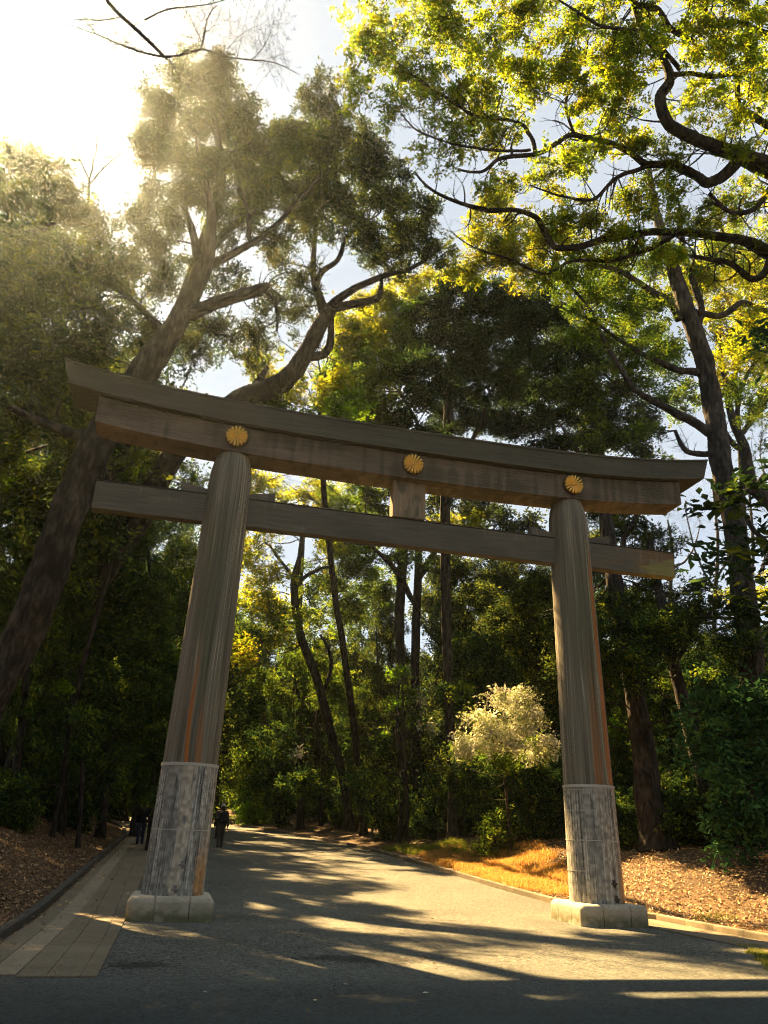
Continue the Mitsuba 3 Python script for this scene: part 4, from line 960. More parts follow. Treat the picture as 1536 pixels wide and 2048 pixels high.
plant('tall_tree', 'tall slim dark trunk behind the right end of the lintel with yellow green crown', 'tree', [[15.0, 8.0, 1.28, 0.441], [15.53, 8.0, 6.34, 0.441], [15.9, 8.0, 8.81, 0.456], [16.03, 8.0, 12.06, 0.44], [16.05, 8.0, 14.9, 0.438], [15.95, 8.0, 17.68, 0.414], [15.76, 8.0, 20.12, 0.406], [15.54, 8.0, 22.16, 0.395], [15.22, 8.0, 24.27, 0.383], [14.83, 8.0, 26.3, 0.308], [14.46, 8.0, 28.13, 0.251], [14.23, 8.0, 29.9, 0.191], [14.18, 8.0, 32.44, 0.131]],
      [[[15.61, 8.0, 17.87, 0.207], [14.35, 8.0, 18.38, 0.188], [13.44, 8.0, 18.84, 0.169], [12.3, 8.0, 19.25, 0.131], [11.45, 8.0, 20.33, 0.113], [10.46, 8.0, 22.7, 0.077], [9.14, 8.0, 24.55, 0.058]], [[15.29, 8.0, 20.93, 0.175], [13.69, 8.0, 21.01, 0.135], [11.82, 8.0, 21.67, 0.096], [10.22, 8.0, 22.65, 0.058], [8.35, 8.0, 23.03, 0.038]], [[14.76, 8.0, 23.61, 0.18], [13.15, 8.0, 25.2, 0.141], [11.68, 8.0, 25.7, 0.1], [9.7, 8.0, 25.79, 0.059]], [[15.2, 8.0, 22.09, 0.118], [15.89, 8.0, 24.41, 0.162], [15.41, 8.0, 27.76, 0.167], [15.44, 8.0, 30.23, 0.107]], [[16.04, 8.0, 15.13, 0.146], [17.06, 8.0, 15.5, 0.129], [17.93, 8.0, 16.33, 0.113]], [[15.87, 8.0, 17.19, 0.131], [14.27, 8.0, 16.82, 0.111], [13.8, 8.0, 17.81, 0.074]], [[15.09, 8.0, 24.24, 0.161], [16.66, 8.0, 24.3, 0.142], [18.13, 8.0, 25.18, 0.145], [19.64, 8.0, 25.08, 0.104]]],
      {'gold': [(5.78, 8.0, 27.36, np.float64(1.12), np.float64(1.06), np.float64(1.01)), (5.32, 8.4, 25.61, np.float64(0.99), np.float64(0.94), np.float64(0.88)), (6.33, 8.0, 25.53, np.float64(1.32), np.float64(1.1), np.float64(0.88)), (7.46, 7.8, 26.48, np.float64(1.34), np.float64(1.11), np.float64(0.89)), (7.1, 8.2, 24.78, np.float64(1.32), np.float64(1.01), np.float64(0.7)), (4.68, 8.6, 24.52, np.float64(0.77), np.float64(0.71), np.float64(0.66)), (8.81, 7.6, 26.37, np.float64(1.34), np.float64(1.11), np.float64(0.89)), (16.98, 8.4, 26.38, np.float64(1.43), np.float64(1.19), np.float64(0.96), 0.7), (18.86, 8.4, 24.49, np.float64(1.42), np.float64(1.18), np.float64(0.95), 0.7), (17.33, 8.6, 22.36, np.float64(1.15), np.float64(1.04), np.float64(0.92), 0.6), (19.13, 8.2, 27.02, np.float64(1.21), np.float64(1.09), np.float64(0.97), 0.6)], 'mid': [(9.39, 8.0, 24.61, np.float64(1.33), np.float64(1.06), np.float64(0.8)), (11.06, 8.0, 24.17, np.float64(1.34), np.float64(1.07), np.float64(0.8)), (12.75, 8.0, 23.73, np.float64(1.35), np.float64(1.12), np.float64(0.9), 0.8), (10.31, 8.2, 22.54, np.float64(1.31), np.float64(1.1), np.float64(0.88), 0.8), (13.84, 8.0, 26.79, np.float64(1.4), np.float64(1.12), np.float64(0.84), 0.9), (11.86, 7.8, 26.15, np.float64(1.14), np.float64(0.91), np.float64(0.68), 0.9), (13.17, 8.2, 21.82, np.float64(1.33), np.float64(1.11), np.float64(0.89), 0.6), (11.76, 8.4, 21.15, np.float64(1.09), np.float64(0.98), np.float64(0.88), 0.7), (13.58, 8.4, 19.96, np.float64(0.98), np.float64(0.88), np.float64(0.79), 0.55), (18.09, 8.0, 28.43, np.float64(1.22), np.float64(1.09), np.float64(0.97), 0.6), (17.89, 8.6, 20.86, np.float64(1.14), np.float64(1.02), np.float64(0.91), 0.45), (16.02, 8.2, 26.3, np.float64(0.94), np.float64(0.9), np.float64(0.85), 0.5), (12.28, 8.6, 17.87, np.float64(0.96), np.float64(0.8), np.float64(0.64), 0.5), (18.92, 8.8, 19.85, np.float64(0.91), np.float64(0.8), np.float64(0.68), 0.5)]}, 108, sides=36, rough=0.2, gap=0.4, lai=3.2, spurs=12)
plant('evergreen_tree', 'massive blackish evergreen rising behind the gate between the middle and right crests', 'tree', [[8.09, 20.14, 1.0, 0.235], [8.01, 20.0, 2.34, 0.235], [7.67, 19.4, 7.78, 0.244], [7.19, 18.8, 12.61, 0.252], [6.9, 18.0, 17.73, 0.259], [6.69, 17.0, 22.48, 0.212], [6.62, 16.4, 25.84, 0.162]],
      [[[6.91, 18.0, 17.45, 0.181], [7.93, 17.0, 20.31, 0.131], [8.86, 16.4, 23.14, 0.106]], [[6.9, 18.0, 18.3, 0.156], [5.48, 17.0, 20.5, 0.103], [3.91, 16.4, 22.85, 0.078]]],
      {'black': [(4.89, 15.4, 26.72, np.float64(1.45), np.float64(1.38), np.float64(1.32)), (6.56, 15.4, 28.05, np.float64(1.61), np.float64(1.41), np.float64(1.21)), (8.63, 15.6, 27.33, np.float64(1.76), np.float64(1.63), np.float64(1.49)), (10.4, 15.6, 28.03, np.float64(1.65), np.float64(1.51), np.float64(1.38)), (10.63, 15.05, 25.14, np.float64(1.73), np.float64(1.66), np.float64(1.59)), (8.01, 13.55, 23.09, np.float64(1.74), np.float64(1.61), np.float64(1.49)), (5.92, 13.55, 23.27, np.float64(1.72), np.float64(1.6), np.float64(1.47)), (3.58, 10.75, 20.01, np.float64(1.31), np.float64(1.31), np.float64(1.31)), (8.23, 19.4, 24.07, np.float64(2.28), np.float64(1.85), np.float64(1.42)), (10.97, 19.4, 24.22, np.float64(2.31), np.float64(1.88), np.float64(1.44)), (12.99, 18.25, 25.25, np.float64(1.58), np.float64(1.65), np.float64(1.72)), (13.3, 17.9, 22.53, np.float64(1.67), np.float64(1.54), np.float64(1.4)), (4.86, 15.85, 20.39, np.float64(1.5), np.float64(1.38), np.float64(1.25)), (13.22, 16.0, 26.9, np.float64(1.39), np.float64(1.53), np.float64(1.67), 0.8), (9.46, 15.4, 29.02, np.float64(1.65), np.float64(1.38), np.float64(1.1)), (11.95, 15.6, 29.38, np.float64(1.4), np.float64(1.26), np.float64(1.12), 0.8)], 'bright': [(7.84, 15.0, 28.63, np.float64(0.86), np.float64(0.84), np.float64(0.81), 1.2), (3.59, 15.6, 26.58, np.float64(0.92), np.float64(0.98), np.float64(1.05), 0.8), (1.08, 15.75, 23.72, np.float64(0.86), np.float64(0.99), np.float64(1.11), 0.7), (-0.54, 8.0, 16.28, np.float64(0.75), np.float64(0.75), np.float64(0.75), 0.8)], 'gold': [(1.46, 15.25, 24.36, np.float64(1.01), np.float64(1.13), np.float64(1.26)), (0.89, 15.75, 22.5, np.float64(1.12), np.float64(1.25), np.float64(1.37)), (2.44, 19.5, 23.75, np.float64(1.11), np.float64(1.24), np.float64(1.38), 0.9), (2.69, 15.4, 27.52, np.float64(1.05), np.float64(0.87), np.float64(0.68), 0.9), (2.49, 15.4, 25.59, np.float64(1.03), np.float64(1.03), np.float64(1.03), 0.8), (-0.72, 8.4, 17.35, np.float64(0.69), np.float64(0.83), np.float64(0.96), 0.8)], 'mid': [(2.08, 13.15, 21.71, np.float64(1.05), np.float64(1.23), np.float64(1.41)), (3.26, 18.0, 22.13, np.float64(1.33), np.float64(1.33), np.float64(1.33)), (3.77, 14.1, 23.78, np.float64(0.99), np.float64(1.11), np.float64(1.24))]}, 109, gap=0.24, lai=6.0)
plant('golden_tree', 'golden lit tree glowing behind the lintel beside the leaning fork', 'tree', [[6.23, 30.64, 1.26, 0.203], [5.93, 30.0, 2.33, 0.203], [4.03, 26.0, 8.46, 0.195], [1.38, 20.0, 14.99, 0.154], [0.36, 17.5, 17.97, 0.149], [-0.29, 16.0, 21.85, 0.099]],
      [],
      {'bright': [(1.09, 15.1, 21.02, np.float64(0.97), np.float64(0.97), np.float64(0.97)), (0.06, 17.0, 23.1, np.float64(0.77), np.float64(0.77), np.float64(0.77), 0.7), (0.82, 14.65, 19.76, np.float64(1.04), np.float64(0.88), np.float64(0.71)), (0.26, 16.0, 21.1, np.float64(0.89), np.float64(0.81), np.float64(0.74)), (1.55, 14.55, 21.9, np.float64(0.87), np.float64(0.97), np.float64(1.07))], 'gold': [(-1.65, 21.25, 27.35, np.float64(1.3), np.float64(1.38), np.float64(1.45)), (1.94, 15.0, 24.0, np.float64(1.0), np.float64(1.13), np.float64(1.25)), (-3.39, 14.0, 21.19, np.float64(0.83), np.float64(0.88), np.float64(0.92), 0.7), (-1.02, 14.0, 20.56, np.float64(1.16), np.float64(1.05), np.float64(0.93)), (-2.36, 14.75, 21.02, np.float64(1.18), np.float64(1.06), np.float64(0.94)), (1.12, 16.6, 26.44, np.float64(1.32), np.float64(1.19), np.float64(1.06)), (2.39, 17.75, 28.51, np.float64(1.25), np.float64(1.04), np.float64(0.83)), (0.02, 19.75, 27.04, np.float64(1.27), np.float64(1.34), np.float64(1.41)), (0.96, 16.75, 24.94, np.float64(1.05), np.float64(1.05), np.float64(1.05)), (-0.84, 18.75, 24.92, np.float64(1.22), np.float64(1.22), np.float64(1.22)), (5.25, 17.75, 30.52, np.float64(1.72), np.float64(1.23), np.float64(0.75)), (7.06, 17.75, 32.01, np.float64(1.17), np.float64(0.91), np.float64(0.64)), (0.16, 17.75, 28.02, np.float64(1.1), np.float64(0.96), np.float64(0.82), 0.7)], 'mid': [(-3.26, 13.6, 19.39, np.float64(1.12), np.float64(0.96), np.float64(0.81), 0.8), (-0.23, 12.4, 18.25, np.float64(1.09), np.float64(0.94), np.float64(0.79)), (-1.51, 12.4, 17.79, np.float64(1.29), np.float64(0.97), np.float64(0.65)), (-2.81, 13.0, 18.63, np.float64(1.1), np.float64(0.92), np.float64(0.75)), (0.82, 13.15, 18.32, np.float64(1.12), np.float64(0.96), np.float64(0.81)), (3.43, 18.6, 21.57, np.float64(1.34), np.float64(1.2), np.float64(1.07))]}, 110, gap=0.32, lai=3.8)
plant('slender_tree', 'slender curving dark tree framed between the gate posts', 'tree', [[6.16, 34.07, 1.4, 0.281], [6.05, 34.0, 1.93, 0.281], [5.44, 33.6, 4.69, 0.268], [4.54, 33.0, 7.01, 0.285], [3.58, 32.6, 9.38, 0.287], [2.6, 32.0, 11.41, 0.287], [1.79, 31.6, 13.19, 0.288], [1.21, 31.0, 14.96, 0.256], [0.97, 30.6, 16.48, 0.241], [1.09, 30.0, 17.99, 0.161], [1.12, 30.0, 19.37, 0.114]],
      [[[1.11, 30.8, 15.88, 0.128], [1.73, 30.4, 16.84, 0.129], [3.09, 30.0, 17.38, 0.081]], [[1.09, 30.8, 16.22, 0.129], [-0.12, 30.4, 17.64, 0.096], [-1.21, 30.0, 18.56, 0.064]], [[3.38, 32.5, 9.66, 0.159], [3.82, 32.0, 11.52, 0.128], [2.98, 31.6, 13.3, 0.08]]],
      {'gold': [(-0.54, 30.0, 16.46, np.float64(1.58), np.float64(1.36), np.float64(1.13), 0.5), (-1.5, 29.6, 17.89, np.float64(1.42), np.float64(1.28), np.float64(1.13), 0.5), (3.0, 29.8, 18.15, np.float64(1.29), np.float64(1.13), np.float64(0.97), 0.6), (-0.78, 30.6, 14.65, np.float64(1.41), np.float64(1.27), np.float64(1.13), 0.6), (-1.4, 31.0, 11.83, np.float64(1.39), np.float64(1.19), np.float64(0.99), 0.6)], 'mid': [(2.14, 31.0, 14.72, np.float64(1.92), np.float64(1.54), np.float64(1.15), 0.6), (0.38, 31.4, 13.34, np.float64(1.58), np.float64(1.36), np.float64(1.14), 0.6), (4.12, 30.0, 16.65, np.float64(1.61), np.float64(1.38), np.float64(1.16), 0.7)]}, 111, gap=0.4, lai=2.8, spurs=8, carve=False)
plant('tall_tree', 'stout dark trunk pair standing behind the middle of the gate opening', 'tree', [[[8.12, 29.0, 1.56, 0.257], [8.1, 29.0, 2.01, 0.257], [7.86, 29.0, 6.25, 0.266], [7.52, 28.4, 10.54, 0.287], [7.28, 28.0, 15.11, 0.311], [7.11, 27.0, 18.71, 0.282], [7.19, 26.0, 22.43, 0.222]], [[9.06, 29.0, 1.74, 0.258], [9.05, 29.0, 2.04, 0.258], [8.85, 29.0, 6.31, 0.268], [8.51, 28.4, 11.23, 0.275], [8.42, 28.0, 16.86, 0.253], [8.22, 27.0, 22.31, 0.194]]],
      [[[7.61, 25.2, 15.61, 0.208], [8.59, 25.0, 17.55, 0.151], [10.36, 24.6, 18.92, 0.091]], [[7.62, 25.3, 13.81, 0.176], [5.82, 25.0, 16.28, 0.147], [4.48, 24.6, 17.23, 0.088]]],
      {'mid': [(6.26, 29.85, 20.32, np.float64(1.67), np.float64(1.43), np.float64(1.2)), (3.66, 27.4, 21.13, np.float64(1.9), np.float64(1.59), np.float64(1.27)), (2.21, 30.6, 22.24, np.float64(1.68), np.float64(1.45), np.float64(1.21), 0.8), (3.84, 22.5, 20.72, np.float64(1.44), np.float64(1.24), np.float64(1.04)), (7.01, 27.25, 17.79, np.float64(1.25), np.float64(1.25), np.float64(1.25), 0.8), (4.93, 29.5, 17.94, np.float64(1.62), np.float64(1.39), np.float64(1.16), 0.9), (4.15, 31.0, 19.75, np.float64(1.68), np.float64(1.51), np.float64(1.34), 0.7)], 'dark': [(8.97, 23.3, 16.1, np.float64(1.73), np.float64(1.59), np.float64(1.44)), (13.54, 30.4, 20.71, np.float64(2.08), np.float64(1.91), np.float64(1.74)), (10.8, 25.0, 14.66, np.float64(1.78), np.float64(1.64), np.float64(1.49)), (8.32, 23.25, 20.08, np.float64(1.78), np.float64(1.49), np.float64(1.19)), (11.13, 24.0, 20.78, np.float64(1.84), np.float64(1.69), np.float64(1.54)), (13.81, 27.6, 17.35, np.float64(1.94), np.float64(1.94), np.float64(1.94)), (12.55, 21.4, 18.03, np.float64(1.72), np.float64(1.58), np.float64(1.44)), (5.86, 25.7, 20.74, np.float64(1.39), np.float64(1.32), np.float64(1.24)), (9.68, 25.4, 12.83, np.float64(1.47), np.float64(1.32), np.float64(1.17))], 'gold': [(7.16, 18.75, 16.65, np.float64(0.94), np.float64(0.78), np.float64(0.63)), (9.34, 21.75, 18.05, np.float64(1.03), np.float64(0.83), np.float64(0.63), 0.9), (-1.17, 24.0, 20.65, np.float64(1.74), np.float64(1.39), np.float64(1.04)), (-1.9, 28.9, 21.32, np.float64(1.59), np.float64(1.37), np.float64(1.15), 0.9), (0.01, 24.0, 20.5, np.float64(1.31), np.float64(1.12), np.float64(0.93), 0.8), (-3.52, 30.4, 22.8, np.float64(1.18), np.float64(1.25), np.float64(1.32), 0.7)]}, 112, gap=0.35, lai=3.6)
plant('golden_tree', 'yellow green tree filling the gap under the lintel right of the left post', 'tree', [[3.87, 40.11, 1.38, 0.241], [3.77, 40.0, 2.32, 0.241], [2.88, 39.0, 10.24, 0.232], [2.34, 38.0, 17.29, 0.22], [1.99, 37.0, 24.84, 0.152]],
      [],
      {'gold': [(-2.4, 34.0, 24.55, np.float64(1.78), np.float64(1.6), np.float64(1.42)), (-0.15, 34.0, 23.31, np.float64(1.78), np.float64(1.6), np.float64(1.42), 0.8), (-3.19, 34.0, 22.13, np.float64(1.39), np.float64(1.39), np.float64(1.39)), (2.68, 34.0, 24.1, np.float64(1.81), np.float64(1.55), np.float64(1.3)), (-0.96, 34.5, 21.1, np.float64(1.58), np.float64(1.43), np.float64(1.27), 0.6), (-2.47, 35.0, 19.22, np.float64(1.39), np.float64(1.39), np.float64(1.39), 0.8), (3.74, 35.0, 21.89, np.float64(1.82), np.float64(1.56), np.float64(1.31), 0.8), (-1.44, 36.0, 16.72, np.float64(1.75), np.float64(1.57), np.float64(1.4), 0.8), (0.8, 36.0, 15.15, np.float64(1.92), np.float64(1.65), np.float64(1.39), 0.8)], 'mid': [(5.68, 34.0, 23.33, np.float64(1.82), np.float64(1.56), np.float64(1.31)), (5.29, 35.0, 20.53, np.float64(1.81), np.float64(1.63), np.float64(1.45)), (3.33, 35.5, 18.19, np.float64(1.96), np.float64(1.62), np.float64(1.28), 0.9), (-1.77, 36.5, 13.61, np.float64(1.72), np.float64(1.55), np.float64(1.38)), (2.54, 37.0, 12.69, np.float64(2.1), np.float64(1.75), np.float64(1.4)), (5.36, 36.0, 16.33, np.float64(2.14), np.float64(1.88), np.float64(1.61)), (7.75, 35.5, 17.93, np.float64(1.81), np.float64(1.81), np.float64(1.81)), (0.73, 38.0, 10.63, np.float64(2.09), np.float64(1.74), np.float64(1.4), 0.9), (4.97, 38.0, 10.95, np.float64(2.13), np.float64(1.95), np.float64(1.78), 0.9)]}, 121, gap=0.34, lai=3.0, carve=False)
plant('evergreen_tree', 'dark evergreen filling the space behind the right end of the lintel', 'tree', [[16.29, 24.01, 1.93, 0.242], [16.3, 24.0, 2.18, 0.242], [16.57, 23.5, 10.41, 0.258], [17.24, 23.0, 19.55, 0.215], [17.51, 22.0, 26.03, 0.127]],
      [],
      {'dark': [(16.19, 20.6, 32.79, np.float64(1.94), np.float64(1.78), np.float64(1.62), 0.8), (17.55, 20.25, 29.78, np.float64(1.9), np.float64(1.74), np.float64(1.58), 0.9), (16.71, 21.6, 27.48, np.float64(1.9), np.float64(1.75), np.float64(1.59)), (18.31, 19.55, 26.96, np.float64(1.84), np.float64(1.69), np.float64(1.53), 0.9), (18.7, 17.9, 23.74, np.float64(1.74), np.float64(1.52), np.float64(1.3), 0.8), (18.4, 21.85, 25.02, np.float64(1.89), np.float64(1.58), np.float64(1.26)), (16.89, 26.0, 23.85, np.float64(2.0), np.float64(1.84), np.float64(1.67)), (14.45, 17.0, 15.55, np.float64(1.55), np.float64(1.42), np.float64(1.29)), (19.53, 21.5, 20.59, np.float64(1.67), np.float64(1.44), np.float64(1.21), 0.7)], 'mid': [(22.54, 20.0, 31.36, np.float64(1.95), np.float64(1.79), np.float64(1.63), 0.7), (20.29, 19.6, 32.96, np.float64(1.94), np.float64(1.78), np.float64(1.62), 0.8), (24.2, 21.35, 28.68, np.float64(1.48), np.float64(1.48), np.float64(1.48), 0.6), (18.0, 19.0, 35.16, np.float64(1.94), np.float64(1.61), np.float64(1.29), 0.7), (19.85, 19.0, 22.18, np.float64(1.47), np.float64(1.17), np.float64(0.88), 0.5)]}, 122, gap=0.35, lai=4.2)
plant('golden_tree', 'yellow leaved tree behind the tall slim trunk near the right edge', 'tree', [[26.15, 22.4, 1.99, 0.197], [26.34, 22.0, 6.71, 0.197], [26.82, 21.0, 15.24, 0.179], [27.09, 20.0, 24.8, 0.158], [26.93, 19.0, 30.82, 0.097]],
      [],
      {'gold': [(23.77, 15.0, 36.46, np.float64(1.55), np.float64(1.48), np.float64(1.4), 0.8), (26.5, 15.4, 35.89, np.float64(1.58), np.float64(1.5), np.float64(1.42), 0.8), (23.94, 16.0, 32.68, np.float64(1.54), np.float64(1.38), np.float64(1.23), 0.7), (26.75, 16.0, 32.55, np.float64(1.4), np.float64(1.4), np.float64(1.4), 0.8), (25.74, 17.0, 30.42, np.float64(1.55), np.float64(1.4), np.float64(1.24), 0.8), (27.39, 17.0, 29.65, np.float64(1.24), np.float64(1.24), np.float64(1.24), 0.7), (25.03, 18.0, 28.0, np.float64(1.24), np.float64(1.17), np.float64(1.11), 0.5), (26.06, 16.5, 26.26, np.float64(1.19), np.float64(1.04), np.float64(0.89), 0.5), (22.71, 16.0, 33.92, np.float64(1.39), np.float64(1.31), np.float64(1.24), 0.6), (20.78, 16.4, 33.03, np.float64(1.53), np.float64(1.38), np.float64(1.23), 0.7)]}, 123, gap=0.38, lai=2.8)
plant('stout_tree', 'black trunk on the bank just right of the right post', 'tree', [[10.7, 7.2, 1.38, 0.441], [10.67, 7.4, 2.98, 0.409], [10.65, 7.6, 4.94, 0.377], [10.57, 7.8, 6.85, 0.353], [10.43, 8.0, 8.89, 0.327], [10.36, 8.2, 11.07, 0.312], [10.37, 8.4, 14.28, 0.245], [10.59, 8.6, 17.12, 0.17]],
      [[[10.73, 7.5, 4.76, 0.07], [10.71, 7.0, 5.38, 0.046], [11.01, 6.6, 5.52, 0.03], [11.15, 6.4, 5.34, 0.014]], [[10.36, 8.2, 11.07, 0.13], [11.48, 8.4, 13.13, 0.108], [12.62, 8.4, 15.49, 0.07]], [[10.37, 8.4, 14.28, 0.122], [9.41, 8.6, 16.46, 0.084], [8.8, 8.6, 17.52, 0.042]]],
      {'dark': [(11.63, 9.0, 13.37, np.float64(1.22), np.float64(0.97), np.float64(0.73), 0.8), (13.97, 10.5, 13.76, np.float64(1.3), np.float64(0.99), np.float64(0.69), 0.8), (11.0, 9.75, 14.46, np.float64(1.26), np.float64(1.05), np.float64(0.84), 0.8), (12.01, 8.45, 11.54, np.float64(1.18), np.float64(0.9), np.float64(0.63), 0.8), (9.78, 8.05, 16.25, np.float64(1.21), np.float64(1.01), np.float64(0.81), 0.9), (11.52, 8.8, 18.57, np.float64(1.29), np.float64(1.13), np.float64(0.97), 0.8), (10.06, 8.6, 19.43, np.float64(1.28), np.float64(1.17), np.float64(1.07), 0.9), (12.51, 9.4, 10.83, np.float64(1.2), np.float64(0.88), np.float64(0.56), 0.7), (8.44, 8.6, 7.54, np.float64(0.91), np.float64(0.96), np.float64(1.0)), (9.27, 7.5, 7.94, np.float64(1.07), np.float64(0.98), np.float64(0.89)), (8.98, 8.25, 9.38, np.float64(1.11), np.float64(1.02), np.float64(0.93)), (8.3, 10.35, 8.63, np.float64(0.97), np.float64(0.97), np.float64(0.97)), (10.88, 8.25, 9.95, np.float64(1.14), np.float64(0.95), np.float64(0.76)), (7.7, 9.8, 10.24, np.float64(0.97), np.float64(0.92), np.float64(0.88)), (11.81, 7.25, 8.84, np.float64(1.09), np.float64(0.91), np.float64(0.73)), (12.44, 5.9, 9.68, np.float64(1.06), np.float64(0.89), np.float64(0.71), 0.8), (7.57, 11.0, 9.82, np.float64(1.2), np.float64(1.05), np.float64(0.9)), (9.06, 11.5, 8.95, np.float64(1.12), np.float64(1.02), np.float64(0.91)), (7.16, 8.6, 10.05, np.float64(0.93), np.float64(0.84), np.float64(0.75)), (7.86, 12.75, 9.63, np.float64(1.26), np.float64(1.1), np.float64(0.95)), (8.63, 10.5, 7.43, np.float64(0.97), np.float64(0.97), np.float64(0.97)), (7.75, 6.45, 7.59, np.float64(0.76), np.float64(0.76), np.float64(0.76))]}, 113, sides=44, rough=0.22, gap=0.38, lai=3.2)
plant('slim_tree', 'slim black trunk leaning left beside the glossy bush at the right', 'tree', [[12.85, 6.95, 1.24, 0.28], [12.84, 7.0, 1.59, 0.28], [12.79, 7.2, 2.91, 0.27], [12.65, 7.4, 4.37, 0.26], [12.53, 7.6, 5.91, 0.249], [12.42, 7.8, 7.54, 0.22], [12.3, 8.0, 9.84, 0.19], [12.2, 8.2, 12.73, 0.138]],
      [[[12.42, 7.8, 7.54, 0.11], [13.32, 7.6, 9.07, 0.075], [14.17, 7.4, 10.06, 0.047]]],
      {'under': [(11.21, 6.35, 8.58, np.float64(1.23), np.float64(1.05), np.float64(0.88), 0.9), (14.17, 8.4, 9.73, np.float64(1.36), np.float64(1.12), np.float64(0.87), 0.9), (10.35, 6.75, 7.35, np.float64(1.04), np.float64(0.91), np.float64(0.78), 0.9), (14.59, 7.65, 8.81, np.float64(1.13), np.float64(0.94), np.float64(0.75), 0.9), (10.4, 7.9, 9.24, np.float64(0.92), np.float64(0.92), np.float64(0.92), 0.8)]}, 114, gap=0.36, lai=3.2)
plant('forked_tree', 'dark forked tree against the pale sky at the right edge', 'tree', [[23.78, 12.0, 1.59, 0.37], [23.14, 12.0, 11.24, 0.37], [22.54, 12.0, 15.1, 0.359], [21.65, 12.0, 17.05, 0.34], [20.58, 12.0, 18.24, 0.318], [20.63, 12.0, 19.89, 0.249], [20.21, 12.0, 21.23, 0.201], [20.04, 12.0, 22.94, 0.153], [20.01, 12.0, 25.65, 0.105]],
      [[[21.65, 12.0, 17.05, 0.243], [20.25, 12.0, 17.92, 0.17], [19.19, 12.0, 17.37, 0.096]], [[20.63, 12.0, 19.89, 0.149], [19.54, 12.0, 20.55, 0.124], [19.13, 12.0, 21.62, 0.075]], [[20.42, 12.0, 20.7, 0.15], [21.51, 12.0, 22.03, 0.128], [22.46, 12.0, 23.08, 0.104]], [[20.58, 12.0, 18.24, 0.147], [19.84, 12.0, 17.07, 0.12], [20.42, 12.0, 15.59, 0.119], [21.01, 12.0, 14.91, 0.095]], [[20.21, 12.0, 21.23, 0.126], [21.25, 12.0, 24.06, 0.104], [23.03, 12.0, 26.26, 0.08]]],
      {'gold': [(21.88, 12.0, 26.03, np.float64(1.33), np.float64(1.14), np.float64(0.96), 0.6), (20.2, 12.0, 26.95, np.float64(1.19), np.float64(1.02), np.float64(0.85), 0.6), (22.5, 12.0, 24.29, np.float64(1.05), np.float64(0.92), np.float64(0.79), 0.5), (20.32, 11.85, 12.57, np.float64(1.15), np.float64(0.92), np.float64(0.69), 0.8), (19.24, 12.6, 12.19, np.float64(0.93), np.float64(0.76), np.float64(0.6), 0.7)], 'mid': [(20.56, 11.65, 19.71, np.float64(0.89), np.float64(0.76), np.float64(0.64), 0.25), (22.96, 11.6, 30.56, np.float64(1.38), np.float64(1.24), np.float64(1.1), 0.6)]}, 115, gap=0.42, lai=2.6, spurs=14)
plant('bare_tree', 'leafless pinkish twigged tree against pale sky, right of the tall slim trunk', 'tree', [[32.31, 34.0, 2.54, 0.182], [32.85, 34.0, 8.1, 0.182], [34.51, 34.0, 19.55, 0.157], [35.57, 34.0, 25.24, 0.123], [35.75, 34.0, 29.72, 0.067]],
      [[[34.63, 34.0, 20.38, 0.103], [33.26, 34.0, 23.53, 0.072], [32.9, 34.0, 27.81, 0.033]], [[34.76, 34.0, 21.22, 0.104], [37.13, 34.0, 24.72, 0.074], [38.97, 34.0, 30.19, 0.034]]],
      {'rust': [(34.12, 34.0, 26.51, np.float64(2.05), np.float64(2.92), np.float64(3.79)), (37.36, 34.0, 27.68, np.float64(2.09), np.float64(3.11), np.float64(4.13)), (36.11, 34.0, 30.54, np.float64(2.11), np.float64(2.8), np.float64(3.49)), (34.71, 34.0, 20.92, np.float64(2.38), np.float64(2.5), np.float64(2.62))]}, 116, bare=True, n_sub=26, thick=0.3)
plant('bare_tree', 'leafless pinkish twigged tree at the right edge beneath the forked tree', 'tree', [[38.23, 38.0, 2.82, 0.197], [38.83, 38.0, 8.02, 0.197], [40.9, 38.0, 20.4, 0.171], [42.28, 38.0, 27.15, 0.134], [42.65, 38.0, 32.5, 0.074]],
      [[[41.05, 38.0, 21.3, 0.112], [39.67, 38.0, 25.15, 0.079], [39.43, 38.0, 30.26, 0.036]], [[41.2, 38.0, 22.21, 0.112], [43.97, 38.0, 26.51, 0.08], [46.21, 38.0, 33.02, 0.037]]],
      {'rust': [(40.73, 38.0, 28.68, np.float64(2.24), np.float64(3.38), np.float64(4.51)), (44.34, 38.0, 30.04, np.float64(2.28), np.float64(3.6), np.float64(4.92)), (43.07, 38.0, 33.48, np.float64(2.31), np.float64(3.24), np.float64(4.16)), (41.17, 38.0, 22.03, np.float64(2.59), np.float64(2.85), np.float64(3.11))]}, 117, bare=True, n_sub=26, thick=0.3)
plant('bare_tree', 'leafless pinkish twigged tree just below the right end of the tie beam', 'tree', [[30.1, 36.0, 2.58, 0.187], [30.56, 36.0, 8.85, 0.187], [31.96, 36.0, 20.66, 0.162], [32.6, 36.0, 24.17, 0.124], [32.45, 36.0, 26.83, 0.067]],
      [[[32.06, 36.0, 21.52, 0.106], [30.4, 36.0, 23.04, 0.073], [29.75, 36.0, 25.58, 0.033]], [[32.16, 36.0, 22.38, 0.106], [34.21, 36.0, 23.92, 0.075], [35.6, 36.0, 27.24, 0.034]]],
      {'rust': [(31.06, 36.0, 24.86, np.float64(2.07), np.float64(2.19), np.float64(2.32)), (34.2, 36.0, 25.7, np.float64(2.1), np.float64(2.31), np.float64(2.52)), (32.75, 36.0, 27.32, np.float64(2.11), np.float64(2.11), np.float64(2.11)), (32.06, 36.0, 21.52, np.float64(2.44), np.float64(2.03), np.float64(1.63))]}, 118, bare=True, n_sub=26, thick=0.3)
